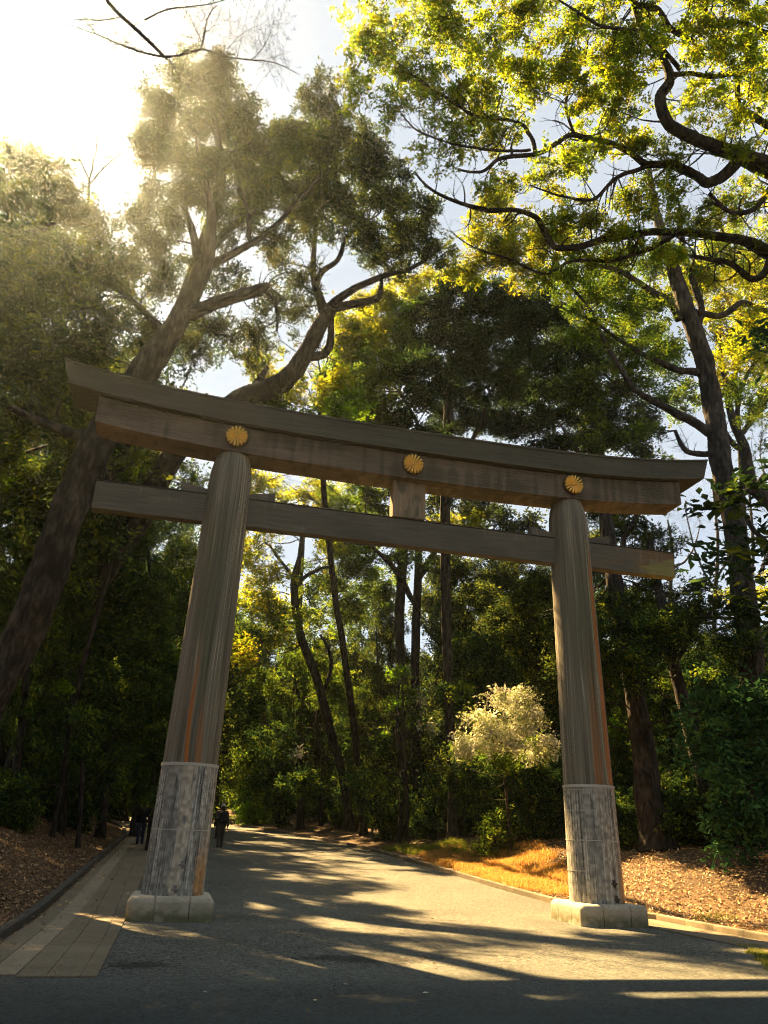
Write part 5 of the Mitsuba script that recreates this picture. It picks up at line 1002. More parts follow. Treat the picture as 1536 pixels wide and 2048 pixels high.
plant('shrub_tree', 'small tree with glossy leaves catching white sunlight left of the right post', 'small tree', [[7.98, 13.0, 0.75, 0.058], [7.95, 13.0, 1.4, 0.058], [7.87, 13.0, 3.02, 0.055], [7.62, 12.8, 4.49, 0.047], [7.19, 12.4, 5.57, 0.032]],
      [[[7.62, 12.8, 4.49, 0.04], [8.21, 12.3, 5.82, 0.03], [8.76, 12.0, 6.79, 0.016]]],
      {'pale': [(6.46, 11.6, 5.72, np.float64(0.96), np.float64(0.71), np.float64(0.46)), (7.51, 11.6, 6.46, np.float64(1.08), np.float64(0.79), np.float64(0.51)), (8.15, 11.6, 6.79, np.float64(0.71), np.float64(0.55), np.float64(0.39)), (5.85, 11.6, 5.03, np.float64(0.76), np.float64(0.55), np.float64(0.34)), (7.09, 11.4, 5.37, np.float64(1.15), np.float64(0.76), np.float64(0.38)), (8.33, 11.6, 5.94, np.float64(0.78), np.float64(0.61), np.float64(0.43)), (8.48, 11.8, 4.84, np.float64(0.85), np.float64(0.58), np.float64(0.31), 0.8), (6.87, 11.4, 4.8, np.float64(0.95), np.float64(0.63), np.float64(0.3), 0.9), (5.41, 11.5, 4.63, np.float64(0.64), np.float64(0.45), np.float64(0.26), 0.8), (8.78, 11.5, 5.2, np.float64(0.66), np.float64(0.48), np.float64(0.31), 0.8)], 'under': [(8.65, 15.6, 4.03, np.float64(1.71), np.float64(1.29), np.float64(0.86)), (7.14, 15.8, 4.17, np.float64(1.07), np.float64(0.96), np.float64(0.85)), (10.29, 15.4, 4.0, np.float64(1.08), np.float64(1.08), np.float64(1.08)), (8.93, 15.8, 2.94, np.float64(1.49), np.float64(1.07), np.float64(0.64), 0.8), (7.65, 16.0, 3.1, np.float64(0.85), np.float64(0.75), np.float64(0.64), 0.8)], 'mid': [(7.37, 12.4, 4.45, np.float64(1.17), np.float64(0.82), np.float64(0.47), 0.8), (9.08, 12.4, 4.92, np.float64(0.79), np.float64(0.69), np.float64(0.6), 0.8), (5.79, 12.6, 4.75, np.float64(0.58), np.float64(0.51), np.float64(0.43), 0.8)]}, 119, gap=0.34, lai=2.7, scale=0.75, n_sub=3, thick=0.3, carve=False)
plant('sapling', 'sapling with sunlit bright green sprigs in the middle of the opening', 'small tree', [[6.5, 22.18, 0.76, 0.085], [6.39, 22.0, 1.84, 0.085], [6.15, 21.6, 4.11, 0.079], [5.81, 21.0, 6.65, 0.064], [5.56, 20.6, 9.03, 0.04]],
      [],
      {'bright': [(6.93, 26.2, 10.26, np.float64(0.63), np.float64(0.55), np.float64(0.46)), (7.14, 25.25, 8.99, np.float64(0.78), np.float64(0.59), np.float64(0.39)), (6.52, 24.5, 8.16, np.float64(0.71), np.float64(0.52), np.float64(0.33)), (6.95, 23.95, 7.32, np.float64(0.97), np.float64(0.62), np.float64(0.27), 0.8), (6.93, 26.4, 6.93, np.float64(0.79), np.float64(0.53), np.float64(0.28), 0.8)], 'pale': [(7.52, 25.05, 8.71, np.float64(0.56), np.float64(0.45), np.float64(0.33), 0.8), (7.59, 23.75, 7.08, np.float64(0.96), np.float64(0.67), np.float64(0.37), 0.5), (1.46, 26.0, 5.38, np.float64(0.43), np.float64(0.35), np.float64(0.27), 0.8)]}, 120, gap=0.36, scale=0.95)
plant('bush', 'round leafy green bush with sunlit top at the edge of the dry grass', 'bush', [[9.18, 22.89, 1.45, 0.055], [9.18, 22.89, 1.8, 0.055], [9.18, 22.89, 2.78, 0.041], [9.26, 22.89, 3.84, 0.023]],
      [],
      {'mid': [(9.18, 22.89, 2.65, np.float64(1.32), np.float64(1.25), np.float64(1.17)), (8.42, 22.69, 2.49, np.float64(0.78), np.float64(0.85), np.float64(0.91)), (9.8, 22.69, 2.49, np.float64(0.79), np.float64(0.85), np.float64(0.92)), (9.36, 22.99, 3.72, np.float64(0.83), np.float64(0.84), np.float64(0.85)), (8.62, 22.89, 3.34, np.float64(0.66), np.float64(0.69), np.float64(0.73))]}, 200, gap=0.36, scale=0.9, lai=2.4, n_sub=5, thick=0.5)
plant('bush', 'small upright green bush growing out of the dry grass', 'bush', [[7.59, 13.59, 0.67, 0.043], [7.6, 13.59, 1.02, 0.043], [7.62, 13.59, 1.67, 0.031], [7.7, 13.59, 2.38, 0.018]],
      [],
      {'mid': [(7.61, 13.59, 1.59, np.float64(0.78), np.float64(0.78), np.float64(0.79)), (7.12, 13.39, 1.49, np.float64(0.46), np.float64(0.54), np.float64(0.61)), (7.95, 13.39, 1.48, np.float64(0.47), np.float64(0.54), np.float64(0.62)), (7.75, 13.69, 2.29, np.float64(0.49), np.float64(0.53), np.float64(0.57)), (7.29, 13.59, 2.05, np.float64(0.39), np.float64(0.44), np.float64(0.49))]}, 201, gap=0.36, scale=0.9, lai=2.4, n_sub=5, thick=0.5)
plant('glossy_bush', 'large bush with broad glossy leaves at the right edge', 'bush', [[11.11, 3.6, 1.02, 0.031], [11.16, 3.6, 1.32, 0.031], [11.5, 3.6, 3.41, 0.024], [11.93, 3.6, 5.7, 0.014]],
      [],
      {'gloss': [(10.88, 2.8, 2.34, np.float64(0.98), np.float64(1.01), np.float64(1.04)), (10.47, 3.2, 2.99, np.float64(0.86), np.float64(0.96), np.float64(1.07)), (11.62, 3.0, 3.85, np.float64(1.02), np.float64(1.09), np.float64(1.16)), (10.79, 3.6, 4.27, np.float64(0.89), np.float64(0.97), np.float64(1.04)), (12.05, 3.6, 5.67, np.float64(1.23), np.float64(1.08), np.float64(0.92)), (10.93, 4.0, 5.65, np.float64(0.93), np.float64(0.85), np.float64(0.77)), (12.81, 3.4, 5.85, np.float64(0.92), np.float64(1.16), np.float64(1.39)), (11.74, 2.6, 2.63, np.float64(0.7), np.float64(0.98), np.float64(1.26)), (10.52, 4.6, 4.79, np.float64(0.62), np.float64(0.78), np.float64(0.93), 0.7), (9.98, 2.4, 1.55, np.float64(0.54), np.float64(0.47), np.float64(0.4), 0.8)]}, 202, gap=0.38, scale=1.8, lai=2.4, n_sub=5, thick=0.5, carve=False)
plant('bush', 'low sunlit bush beside the far bend of the road', 'bush', [[6.69, 37.0, 1.82, 0.073], [6.67, 37.0, 2.22, 0.073], [6.64, 37.0, 2.78, 0.053], [6.71, 37.0, 3.4, 0.03]],
      [],
      {'mid': [(6.64, 37.0, 2.7, np.float64(1.33), np.float64(1.01), np.float64(0.7)), (5.93, 36.8, 2.59, np.float64(0.79), np.float64(0.67), np.float64(0.54)), (7.28, 36.8, 2.61, np.float64(0.79), np.float64(0.67), np.float64(0.55)), (6.77, 37.1, 3.33, np.float64(0.83), np.float64(0.66), np.float64(0.5)), (6.08, 37.0, 3.09, np.float64(0.66), np.float64(0.55), np.float64(0.43))]}, 203, gap=0.36, scale=0.8, lai=2.4, n_sub=5, thick=0.5)
plant('bush', 'low bright green bush where the road disappears behind the left post', 'bush', [[1.76, 48.52, 1.68, 0.086], [1.72, 48.52, 2.08, 0.086], [1.67, 48.52, 2.62, 0.063], [1.73, 48.52, 3.23, 0.035]],
      [],
      {'bright': [(1.68, 48.52, 2.54, np.float64(1.8), np.float64(1.24), np.float64(0.69)), (0.78, 48.32, 2.43, np.float64(1.07), np.float64(0.8), np.float64(0.54)), (2.56, 48.32, 2.47, np.float64(1.08), np.float64(0.81), np.float64(0.54)), (1.81, 48.62, 3.16, np.float64(1.12), np.float64(0.81), np.float64(0.5)), (0.92, 48.52, 2.93, np.float64(0.9), np.float64(0.66), np.float64(0.43))]}, 204, gap=0.36, scale=0.8, lai=2.4, n_sub=5, thick=0.5)
plant('bush', 'dark bush below the sapling in the middle of the opening', 'bush', [[7.32, 26.73, 1.21, 0.06], [7.31, 26.73, 1.61, 0.06], [7.29, 26.73, 2.46, 0.044], [7.35, 26.73, 3.39, 0.025]],
      [],
      {'under': [(7.29, 26.73, 2.35, np.float64(1.63), np.float64(1.33), np.float64(1.03)), (6.4, 26.53, 2.2, np.float64(0.97), np.float64(0.89), np.float64(0.8)), (8.08, 26.53, 2.22, np.float64(0.98), np.float64(0.89), np.float64(0.81)), (7.46, 26.83, 3.28, np.float64(1.03), np.float64(0.88), np.float64(0.74)), (6.59, 26.73, 2.94, np.float64(0.82), np.float64(0.73), np.float64(0.64))]}, 205, gap=0.36, scale=0.9, lai=2.4, n_sub=5, thick=0.5)
plant('bush', 'dark bush between the round leafy bush and the right post', 'bush', [[9.95, 14.64, 1.31, 0.045], [9.96, 14.64, 1.66, 0.045], [10.0, 14.64, 2.61, 0.033], [10.11, 14.64, 3.64, 0.019]],
      [],
      {'under': [(9.99, 14.64, 2.49, np.float64(1.45), np.float64(1.29), np.float64(1.13)), (9.12, 14.44, 2.33, np.float64(0.86), np.float64(0.87), np.float64(0.88)), (10.67, 14.44, 2.34, np.float64(0.87), np.float64(0.88), np.float64(0.88)), (10.24, 14.74, 3.52, np.float64(0.91), np.float64(0.87), np.float64(0.82)), (9.4, 14.64, 3.14, np.float64(0.73), np.float64(0.71), np.float64(0.7))]}, 206, gap=0.36, scale=0.9, lai=2.4, n_sub=5, thick=0.5)
plant('bush', 'dark bush at the foot of the stout black trunk', 'bush', [[10.45, 8.93, 1.08, 0.038], [10.48, 8.93, 1.43, 0.038], [10.55, 8.93, 2.17, 0.028], [10.68, 8.93, 2.96, 0.016]],
      [],
      {'under': [(10.54, 8.93, 2.07, np.float64(1.04), np.float64(0.96), np.float64(0.87)), (9.84, 8.73, 1.95, np.float64(0.62), np.float64(0.65), np.float64(0.68)), (10.99, 8.73, 1.95, np.float64(0.62), np.float64(0.65), np.float64(0.68)), (10.79, 9.03, 2.87, np.float64(0.66), np.float64(0.65), np.float64(0.64)), (10.12, 8.93, 2.58, np.float64(0.52), np.float64(0.53), np.float64(0.54))]}, 207, gap=0.36, scale=0.9, lai=2.4, n_sub=5, thick=0.5)
plant('bush', 'dark bush on top of the left leaf bank beside the kerb', 'bush', [[-8.97, 50.28, 1.58, 0.085], [-9.03, 50.28, 1.98, 0.085], [-9.27, 50.28, 3.49, 0.062], [-9.42, 50.28, 5.11, 0.035]],
      [],
      {'under': [(-9.24, 50.28, 3.29, np.float64(2.33), np.float64(2.06), np.float64(1.79)), (-10.3, 50.08, 3.04, np.float64(1.39), np.float64(1.39), np.float64(1.4)), (-8.07, 50.08, 3.06, np.float64(1.4), np.float64(1.4), np.float64(1.41)), (-9.28, 50.38, 4.92, np.float64(1.46), np.float64(1.38), np.float64(1.3)), (-10.3, 50.28, 4.33, np.float64(1.17), np.float64(1.14), np.float64(1.11))]}, 208, gap=0.36, scale=0.9, lai=2.4, n_sub=5, thick=0.5)
plant('bush', 'dark bush in the middle of the left leaf bank top', 'bush', [[-9.07, 20.66, 1.16, 0.047], [-9.14, 20.66, 1.55, 0.047], [-9.33, 20.66, 2.62, 0.034], [-9.48, 20.66, 3.77, 0.02]],
      [],
      {'under': [(-9.31, 20.66, 2.48, np.float64(1.51), np.float64(1.39), np.float64(1.26)), (-9.96, 20.46, 2.31, np.float64(0.89), np.float64(0.94), np.float64(0.98)), (-8.54, 20.46, 2.31, np.float64(0.9), np.float64(0.95), np.float64(0.99)), (-9.38, 20.76, 3.63, np.float64(0.95), np.float64(0.93), np.float64(0.92)), (-10.01, 20.66, 3.22, np.float64(0.76), np.float64(0.77), np.float64(0.79))]}, 209, gap=0.36, scale=0.9, lai=2.4, n_sub=5, thick=0.5)
plant('bush', 'dark bush at the left edge on top of the leaf bank', 'bush', [[-9.61, 11.44, 1.05, 0.035], [-9.69, 11.44, 1.44, 0.035], [-9.82, 11.44, 2.05, 0.026], [-9.91, 11.44, 2.72, 0.015]],
      [],
      {'under': [(-9.8, 11.44, 1.97, np.float64(0.96), np.float64(0.85), np.float64(0.74)), (-10.19, 11.24, 1.87, np.float64(0.57), np.float64(0.57), np.float64(0.57)), (-9.3, 11.24, 1.87, np.float64(0.57), np.float64(0.58), np.float64(0.58)), (-9.86, 11.54, 2.64, np.float64(0.6), np.float64(0.57), np.float64(0.53)), (-10.25, 11.44, 2.4, np.float64(0.48), np.float64(0.47), np.float64(0.46))]}, 210, gap=0.36, scale=0.9, lai=2.4, n_sub=5, thick=0.5)
plant('bush', 'dark leafy bush between the slim trunk and the glossy bush', 'bush', [[13.59, 9.21, 1.33, 0.039], [13.64, 9.21, 1.68, 0.039], [13.8, 9.21, 2.86, 0.029], [14.03, 9.21, 4.11, 0.017]],
      [],
      {'under': [(13.77, 9.21, 2.71, np.float64(1.09), np.float64(1.23), np.float64(1.37)), (13.0, 9.01, 2.52, np.float64(0.64), np.float64(0.85), np.float64(1.06)), (14.22, 9.01, 2.51, np.float64(0.65), np.float64(0.86), np.float64(1.07)), (14.14, 9.31, 3.97, np.float64(0.69), np.float64(0.85), np.float64(1.0)), (13.39, 9.21, 3.52, np.float64(0.55), np.float64(0.7), np.float64(0.85))]}, 211, gap=0.36, scale=1.0, lai=2.4, n_sub=5, thick=0.5)
plant('young_tree', 'yellow green young tree showing between the two leaning trunks', 'tree', [[-8.84, 15.08, 0.78, 0.091], [-8.84, 15.0, 1.68, 0.091], [-8.86, 14.6, 5.9, 0.095], [-8.42, 14.0, 10.72, 0.089], [-8.23, 13.4, 14.63, 0.061]],
      [],
      {'mid': [(-11.77, 13.0, 13.94, np.float64(1.17), np.float64(1.03), np.float64(0.88), 0.8), (-10.76, 13.4, 13.17, np.float64(0.99), np.float64(0.89), np.float64(0.79), 0.8), (-12.17, 11.5, 14.46, np.float64(0.94), np.float64(0.84), np.float64(0.75), 0.8), (-8.23, 13.0, 15.35, np.float64(0.73), np.float64(0.69), np.float64(0.65)), (-7.01, 15.25, 16.48, np.float64(0.71), np.float64(0.64), np.float64(0.58)), (-5.62, 14.9, 15.67, np.float64(0.66), np.float64(0.59), np.float64(0.53), 0.8), (-10.46, 12.0, 17.67, np.float64(1.0), np.float64(0.86), np.float64(0.72), 0.7), (-12.37, 12.0, 17.78, np.float64(0.99), np.float64(0.85), np.float64(0.71), 0.7), (-5.17, 15.5, 12.22, np.float64(0.64), np.float64(0.75), np.float64(0.86), 0.6)], 'bright': [(-6.93, 14.85, 15.94, np.float64(0.48), np.float64(0.44), np.float64(0.39)), (-8.22, 12.6, 14.83, np.float64(0.44), np.float64(0.4), np.float64(0.36)), (-12.38, 12.6, 13.67, np.float64(0.58), np.float64(0.52), np.float64(0.46), 0.8), (-10.45, 12.0, 16.52, np.float64(0.59), np.float64(0.49), np.float64(0.4), 0.6), (-4.18, 14.0, 10.35, np.float64(0.45), np.float64(0.47), np.float64(0.49), 0.9), (-4.97, 13.6, 14.28, np.float64(0.42), np.float64(0.42), np.float64(0.42), 0.7), (-8.83, 11.25, 5.93, np.float64(0.27), np.float64(0.25), np.float64(0.24), 0.8), (-10.33, 12.0, 7.33, np.float64(0.25), np.float64(0.23), np.float64(0.21), 0.7), (-5.28, 15.0, 8.21, np.float64(0.36), np.float64(0.32), np.float64(0.28), 0.7)]}, 124, gap=0.38, lai=2.6)
plant('sapling', 'bright green sapling glowing between the stout and slim black trunks', 'small tree', [[16.13, 13.0, 1.65, 0.061], [16.29, 13.0, 3.38, 0.054], [16.32, 12.8, 5.37, 0.042]],
      [],
      {'bright': [(15.97, 12.6, 3.35, np.float64(0.53), np.float64(0.53), np.float64(0.53)), (15.74, 12.6, 4.32, np.float64(0.41), np.float64(0.41), np.float64(0.41), 0.8), (16.55, 12.6, 4.16, np.float64(0.42), np.float64(0.46), np.float64(0.5), 0.8), (12.7, 12.6, 6.14, np.float64(0.37), np.float64(0.42), np.float64(0.46), 0.8), (14.04, 12.8, 3.47, np.float64(0.33), np.float64(0.37), np.float64(0.41), 0.7), (11.36, 13.0, 5.1, np.float64(0.29), np.float64(0.35), np.float64(0.41), 0.6)]}, 125, gap=0.38, scale=0.9)
plant('understorey_tree', 'leafy dark understorey tree left of the middle trunks in the gate opening', 'small tree', [[5.19, 40.0, 1.7, 0.173], [5.19, 40.0, 2.05, 0.173], [5.15, 40.0, 5.33, 0.159], [4.52, 40.0, 8.73, 0.126], [4.53, 40.0, 11.96, 0.074]],
      [],
      {'under': [(1.94, 39.95, 7.52, np.float64(2.12), np.float64(1.95), np.float64(1.77)), (4.63, 39.3, 8.65, np.float64(2.14), np.float64(1.96), np.float64(1.78)), (6.72, 38.45, 6.99, np.float64(1.75), np.float64(1.75), np.float64(1.75)), (3.7, 36.3, 4.74, np.float64(2.3), np.float64(1.81), np.float64(1.31)), (1.75, 42.2, 4.6, np.float64(1.8), np.float64(1.62), np.float64(1.44)), (6.71, 39.3, 10.56, np.float64(1.82), np.float64(1.64), np.float64(1.46)), (-0.56, 36.95, 8.71, np.float64(1.34), np.float64(1.51), np.float64(1.68))], 'mid': [(1.89, 40.0, 8.21, np.float64(0.85), np.float64(0.71), np.float64(0.57), 0.8), (6.58, 37.75, 6.92, np.float64(0.83), np.float64(0.69), np.float64(0.55), 0.8)]}, 130, gap=0.36, lai=2.2)
plant('understorey_tree', 'leafy dark understorey tree in front of the middle trunks in the gate opening', 'small tree', [[6.52, 24.0, 0.83, 0.128], [6.55, 24.0, 2.08, 0.128], [6.62, 24.0, 4.51, 0.117], [6.25, 24.0, 7.02, 0.093], [6.35, 24.0, 9.42, 0.055]],
      [],
      {'under': [(6.56, 27.7, 6.07, np.float64(1.43), np.float64(1.43), np.float64(1.43)), (9.05, 30.05, 5.25, np.float64(1.81), np.float64(1.66), np.float64(1.51)), (5.23, 23.2, 3.91, np.float64(1.52), np.float64(1.27), np.float64(1.01)), (9.27, 27.8, 7.08, np.float64(1.46), np.float64(1.39), np.float64(1.32)), (6.58, 24.7, 7.92, np.float64(1.09), np.float64(1.04), np.float64(0.98)), (5.98, 29.3, 7.9, np.float64(1.2), np.float64(1.2), np.float64(1.2)), (8.15, 23.2, 3.56, np.float64(1.03), np.float64(1.03), np.float64(1.03))], 'mid': [(6.55, 27.75, 6.63, np.float64(0.69), np.float64(0.58), np.float64(0.46), 0.8), (5.06, 22.5, 3.87, np.float64(0.6), np.float64(0.5), np.float64(0.4), 0.8)]}, 131, gap=0.36, lai=2.2)
plant('understorey_tree', 'leafy dark understorey tree behind the pale sunlit shrub tree', 'small tree', [[9.82, 20.0, 1.39, 0.118], [9.88, 20.0, 2.19, 0.118], [10.05, 20.0, 4.45, 0.109], [9.81, 20.0, 6.8, 0.087], [10.01, 20.0, 9.03, 0.051]],
      [],
      {'under': [(8.38, 19.95, 7.91, np.float64(1.24), np.float64(1.24), np.float64(1.24)), (10.32, 20.8, 9.45, np.float64(1.56), np.float64(1.43), np.float64(1.3)), (11.52, 18.45, 9.63, np.float64(1.49), np.float64(1.37), np.float64(1.24)), (13.62, 20.8, 7.89, np.float64(1.04), np.float64(1.3), np.float64(1.56)), (8.36, 21.45, 10.19, np.float64(1.31), np.float64(1.18), np.float64(1.05)), (12.12, 18.55, 4.25, np.float64(0.95), np.float64(1.18), np.float64(1.42)), (10.04, 21.45, 11.14, np.float64(1.6), np.float64(1.34), np.float64(1.07))], 'mid': [(7.87, 18.5, 8.13, np.float64(0.58), np.float64(0.48), np.float64(0.38), 0.8), (11.55, 18.5, 9.64, np.float64(0.6), np.float64(0.5), np.float64(0.4), 0.8)]}, 132, gap=0.36, lai=2.2)
plant('understorey_tree', 'leafy dark understorey tree between the leaning trunks at the left', 'small tree', [[-7.88, 15.0, 0.49, 0.091], [-8.02, 15.0, 1.88, 0.091], [-8.17, 15.0, 3.26, 0.084], [-8.68, 15.0, 5.04, 0.066], [-8.86, 15.0, 6.72, 0.039]],
      [],
      {'under': [(-7.77, 11.2, 4.5, np.float64(0.84), np.float64(0.84), np.float64(0.84)), (-6.35, 15.8, 4.71, np.float64(1.18), np.float64(1.18), np.float64(1.18)), (-6.93, 14.2, 6.55, np.float64(0.96), np.float64(0.96), np.float64(0.96)), (-6.34, 15.8, 8.69, np.float64(0.83), np.float64(0.93), np.float64(1.03)), (-10.45, 14.2, 2.77, np.float64(0.88), np.float64(0.8), np.float64(0.71)), (-7.62, 15.8, 3.34, np.float64(1.15), np.float64(0.96), np.float64(0.77)), (-5.57, 14.2, 6.08, np.float64(0.77), np.float64(0.86), np.float64(0.96))], 'mid': [(-8.08, 13.5, 5.09, np.float64(0.44), np.float64(0.36), np.float64(0.29), 0.8), (-6.89, 13.5, 6.44, np.float64(0.45), np.float64(0.37), np.float64(0.3), 0.8)]}, 133, gap=0.36, lai=2.2)
plant('understorey_tree', 'leafy dark understorey tree behind the slim black trunk at the right', 'small tree', [[14.78, 11.0, 1.38, 0.096], [14.96, 11.0, 2.36, 0.096], [15.32, 11.0, 4.21, 0.089], [15.34, 11.0, 6.13, 0.071], [15.72, 11.0, 7.97, 0.041]],
      [],
      {'under': [(14.0, 10.95, 7.42, np.float64(1.02), np.float64(1.12), np.float64(1.22)), (13.17, 11.05, 5.42, np.float64(0.89), np.float64(1.04), np.float64(1.19)), (16.78, 11.7, 8.59, np.float64(1.28), np.float64(1.12), np.float64(0.96)), (13.21, 12.55, 8.24, np.float64(0.85), np.float64(0.96), np.float64(1.07)), (15.43, 7.95, 8.57, np.float64(0.95), np.float64(0.86), np.float64(0.76)), (14.51, 11.8, 3.27, np.float64(0.6), np.float64(0.79), np.float64(0.99)), (9.1, 7.2, 7.86, np.float64(0.7), np.float64(0.88), np.float64(1.05))], 'mid': [(13.59, 10.25, 7.67, np.float64(0.48), np.float64(0.4), np.float64(0.32), 0.8), (15.15, 9.5, 8.06, np.float64(0.47), np.float64(0.4), np.float64(0.32), 0.8)]}, 134, gap=0.36, lai=2.2)
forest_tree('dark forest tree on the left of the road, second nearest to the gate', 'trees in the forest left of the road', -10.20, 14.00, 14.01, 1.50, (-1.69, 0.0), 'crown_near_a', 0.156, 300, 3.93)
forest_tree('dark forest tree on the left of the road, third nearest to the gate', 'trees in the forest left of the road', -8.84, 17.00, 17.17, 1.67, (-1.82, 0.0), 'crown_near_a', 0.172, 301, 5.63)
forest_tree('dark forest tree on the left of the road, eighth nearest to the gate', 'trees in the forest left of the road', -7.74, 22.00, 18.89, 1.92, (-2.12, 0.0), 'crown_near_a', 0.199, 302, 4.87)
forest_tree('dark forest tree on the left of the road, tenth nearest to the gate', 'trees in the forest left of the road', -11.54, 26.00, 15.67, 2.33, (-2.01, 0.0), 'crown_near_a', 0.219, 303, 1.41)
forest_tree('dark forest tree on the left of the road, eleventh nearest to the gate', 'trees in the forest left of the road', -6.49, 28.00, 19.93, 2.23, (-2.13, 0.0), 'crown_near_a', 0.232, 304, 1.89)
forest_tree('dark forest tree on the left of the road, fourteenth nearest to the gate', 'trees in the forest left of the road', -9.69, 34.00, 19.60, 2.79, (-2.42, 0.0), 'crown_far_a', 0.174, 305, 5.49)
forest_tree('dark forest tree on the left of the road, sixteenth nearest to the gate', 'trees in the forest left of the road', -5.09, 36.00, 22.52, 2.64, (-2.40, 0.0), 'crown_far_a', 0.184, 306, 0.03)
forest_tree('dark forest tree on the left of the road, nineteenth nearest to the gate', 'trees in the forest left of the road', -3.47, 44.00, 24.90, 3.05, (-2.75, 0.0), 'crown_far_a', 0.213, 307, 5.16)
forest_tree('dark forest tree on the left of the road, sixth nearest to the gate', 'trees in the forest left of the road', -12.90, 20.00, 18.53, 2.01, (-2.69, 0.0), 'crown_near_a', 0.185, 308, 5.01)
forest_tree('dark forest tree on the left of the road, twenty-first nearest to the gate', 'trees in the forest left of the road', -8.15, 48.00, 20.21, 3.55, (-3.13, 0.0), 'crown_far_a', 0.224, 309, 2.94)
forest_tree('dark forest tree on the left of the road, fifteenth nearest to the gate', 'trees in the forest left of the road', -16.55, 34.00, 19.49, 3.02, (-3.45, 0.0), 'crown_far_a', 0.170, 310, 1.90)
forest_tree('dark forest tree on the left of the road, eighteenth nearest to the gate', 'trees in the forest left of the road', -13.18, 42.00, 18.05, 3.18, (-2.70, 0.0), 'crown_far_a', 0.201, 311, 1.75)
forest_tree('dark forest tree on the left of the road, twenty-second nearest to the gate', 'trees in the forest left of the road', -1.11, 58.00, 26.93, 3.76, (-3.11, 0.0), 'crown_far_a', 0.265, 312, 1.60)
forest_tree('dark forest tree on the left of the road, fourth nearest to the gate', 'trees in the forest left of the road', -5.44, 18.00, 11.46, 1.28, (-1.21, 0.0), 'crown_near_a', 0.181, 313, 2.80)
forest_tree('shaded forest tree seen through the gate opening, first trunk from the left', 'trees in the forest seen through the gate', 1.30, 62.00, 21.27, 2.96, (-2.21, 0.0), 'crown_far_b', 0.211, 314, 3.17)
forest_tree('shaded forest tree seen through the gate opening, third trunk from the left', 'trees in the forest seen through the gate', 3.02, 56.00, 18.89, 2.75, (-2.71, 0.0), 'crown_far_b', 0.197, 315, 3.48)
forest_tree('shaded forest tree seen through the gate opening, fifth trunk from the left', 'trees in the forest seen through the gate', 4.21, 50.00, 16.50, 2.53, (-0.91, 0.0), 'crown_far_a', 0.182, 316, 6.25)
forest_tree('shaded forest tree seen through the gate opening, seventh trunk from the left', 'trees in the forest seen through the gate', 6.18, 46.00, 16.45, 2.41, (-1.52, 0.0), 'crown_far_a', 0.172, 317, 4.98)
forest_tree('shaded forest tree seen through the gate opening, tenth trunk from the left', 'trees in the forest seen through the gate', 9.55, 42.00, 19.13, 2.32, (-0.77, 0.0), 'crown_far_a', 0.164, 318, 3.91)
forest_tree('shaded forest tree seen through the gate opening, ninth trunk from the left', 'trees in the forest seen through the gate', 11.95, 58.00, 21.05, 3.40, (-1.00, 0.0), 'crown_far_b', 0.208, 319, 6.21)
forest_tree('shaded forest tree seen through the gate opening, eleventh trunk from the left', 'trees in the forest seen through the gate', 8.11, 32.00, 14.14, 1.92, (-0.46, 0.0), 'crown_near_b', 0.182, 320, 1.35)
forest_tree('shaded forest tree seen through the gate opening, thirteenth trunk from the left', 'trees in the forest seen through the gate', 14.63, 40.00, 22.26, 2.70, (-0.05, 0.0), 'crown_far_a', 0.162, 321, 1.01)
forest_tree('shaded forest tree seen through the gate opening, fourteenth trunk from the left', 'trees in the forest seen through the gate', 12.83, 30.00, 16.29, 2.23, (0.53, 0.0), 'crown_near_b', 0.179, 322, 3.85)
forest_tree('shaded forest tree seen through the gate opening, sixteenth trunk from the left', 'trees in the forest seen through the gate', 17.22, 36.00, 21.78, 2.56, (0.58, 0.0), 'crown_far_a', 0.204, 323, 0.28)
forest_tree('shaded forest tree seen through the gate opening, eighteenth trunk from the left', 'trees in the forest seen through the gate', 14.59, 26.00, 16.33, 2.08, (0.31, 0.0), 'crown_near_b', 0.167, 324, 0.22)
forest_tree('shaded forest tree seen through the gate opening, twentieth trunk from the left', 'trees in the forest seen through the gate', 19.33, 32.00, 21.95, 2.42, (1.23, 0.0), 'crown_near_b', 0.192, 325, 3.23)
forest_tree('shaded forest tree seen through the gate opening, twelfth trunk from the left', 'trees in the forest seen through the gate', 19.05, 56.00, 22.96, 3.89, (-0.17, 0.0), 'crown_far_a', 0.207, 326, 2.93)
forest_tree('shaded forest tree seen through the gate opening, seventeenth trunk from the left', 'trees in the forest seen through the gate', 25.24, 52.00, 25.25, 3.80, (0.87, 0.0), 'crown_far_a', 0.201, 327, 5.76)
forest_tree('shaded forest tree seen through the gate opening, sixth trunk from the left', 'trees in the forest seen through the gate', 8.67, 70.00, 19.22, 3.84, (-1.42, 0.0), 'crown_far_b', 0.237, 328, 3.95)
forest_tree('shaded forest tree seen through the gate opening, fifteenth trunk from the left', 'trees in the forest seen through the gate', 10.66, 22.00, 10.74, 1.44, (0.49, 0.0), 'crown_near_a', 0.149, 329, 3.23)
forest_tree('shaded forest tree seen through the gate opening, nineteenth trunk from the left', 'trees in the forest seen through the gate', 12.95, 20.00, 12.12, 1.40, (0.61, 0.0), 'crown_near_a', 0.144, 330, 3.12)
forest_tree('shaded forest tree seen through the gate opening, eighth trunk from the left', 'trees in the forest seen through the gate', 8.92, 50.00, 12.04, 1.70, (-0.66, 0.0), 'crown_far_c', 0.185, 331, 1.55)
forest_tree('shaded forest tree seen through the gate opening, fourth trunk from the left', 'trees in the forest seen through the gate', 2.93, 44.00, 9.81, 1.50, (-0.84, 0.0), 'crown_far_c', 0.164, 332, 0.07)
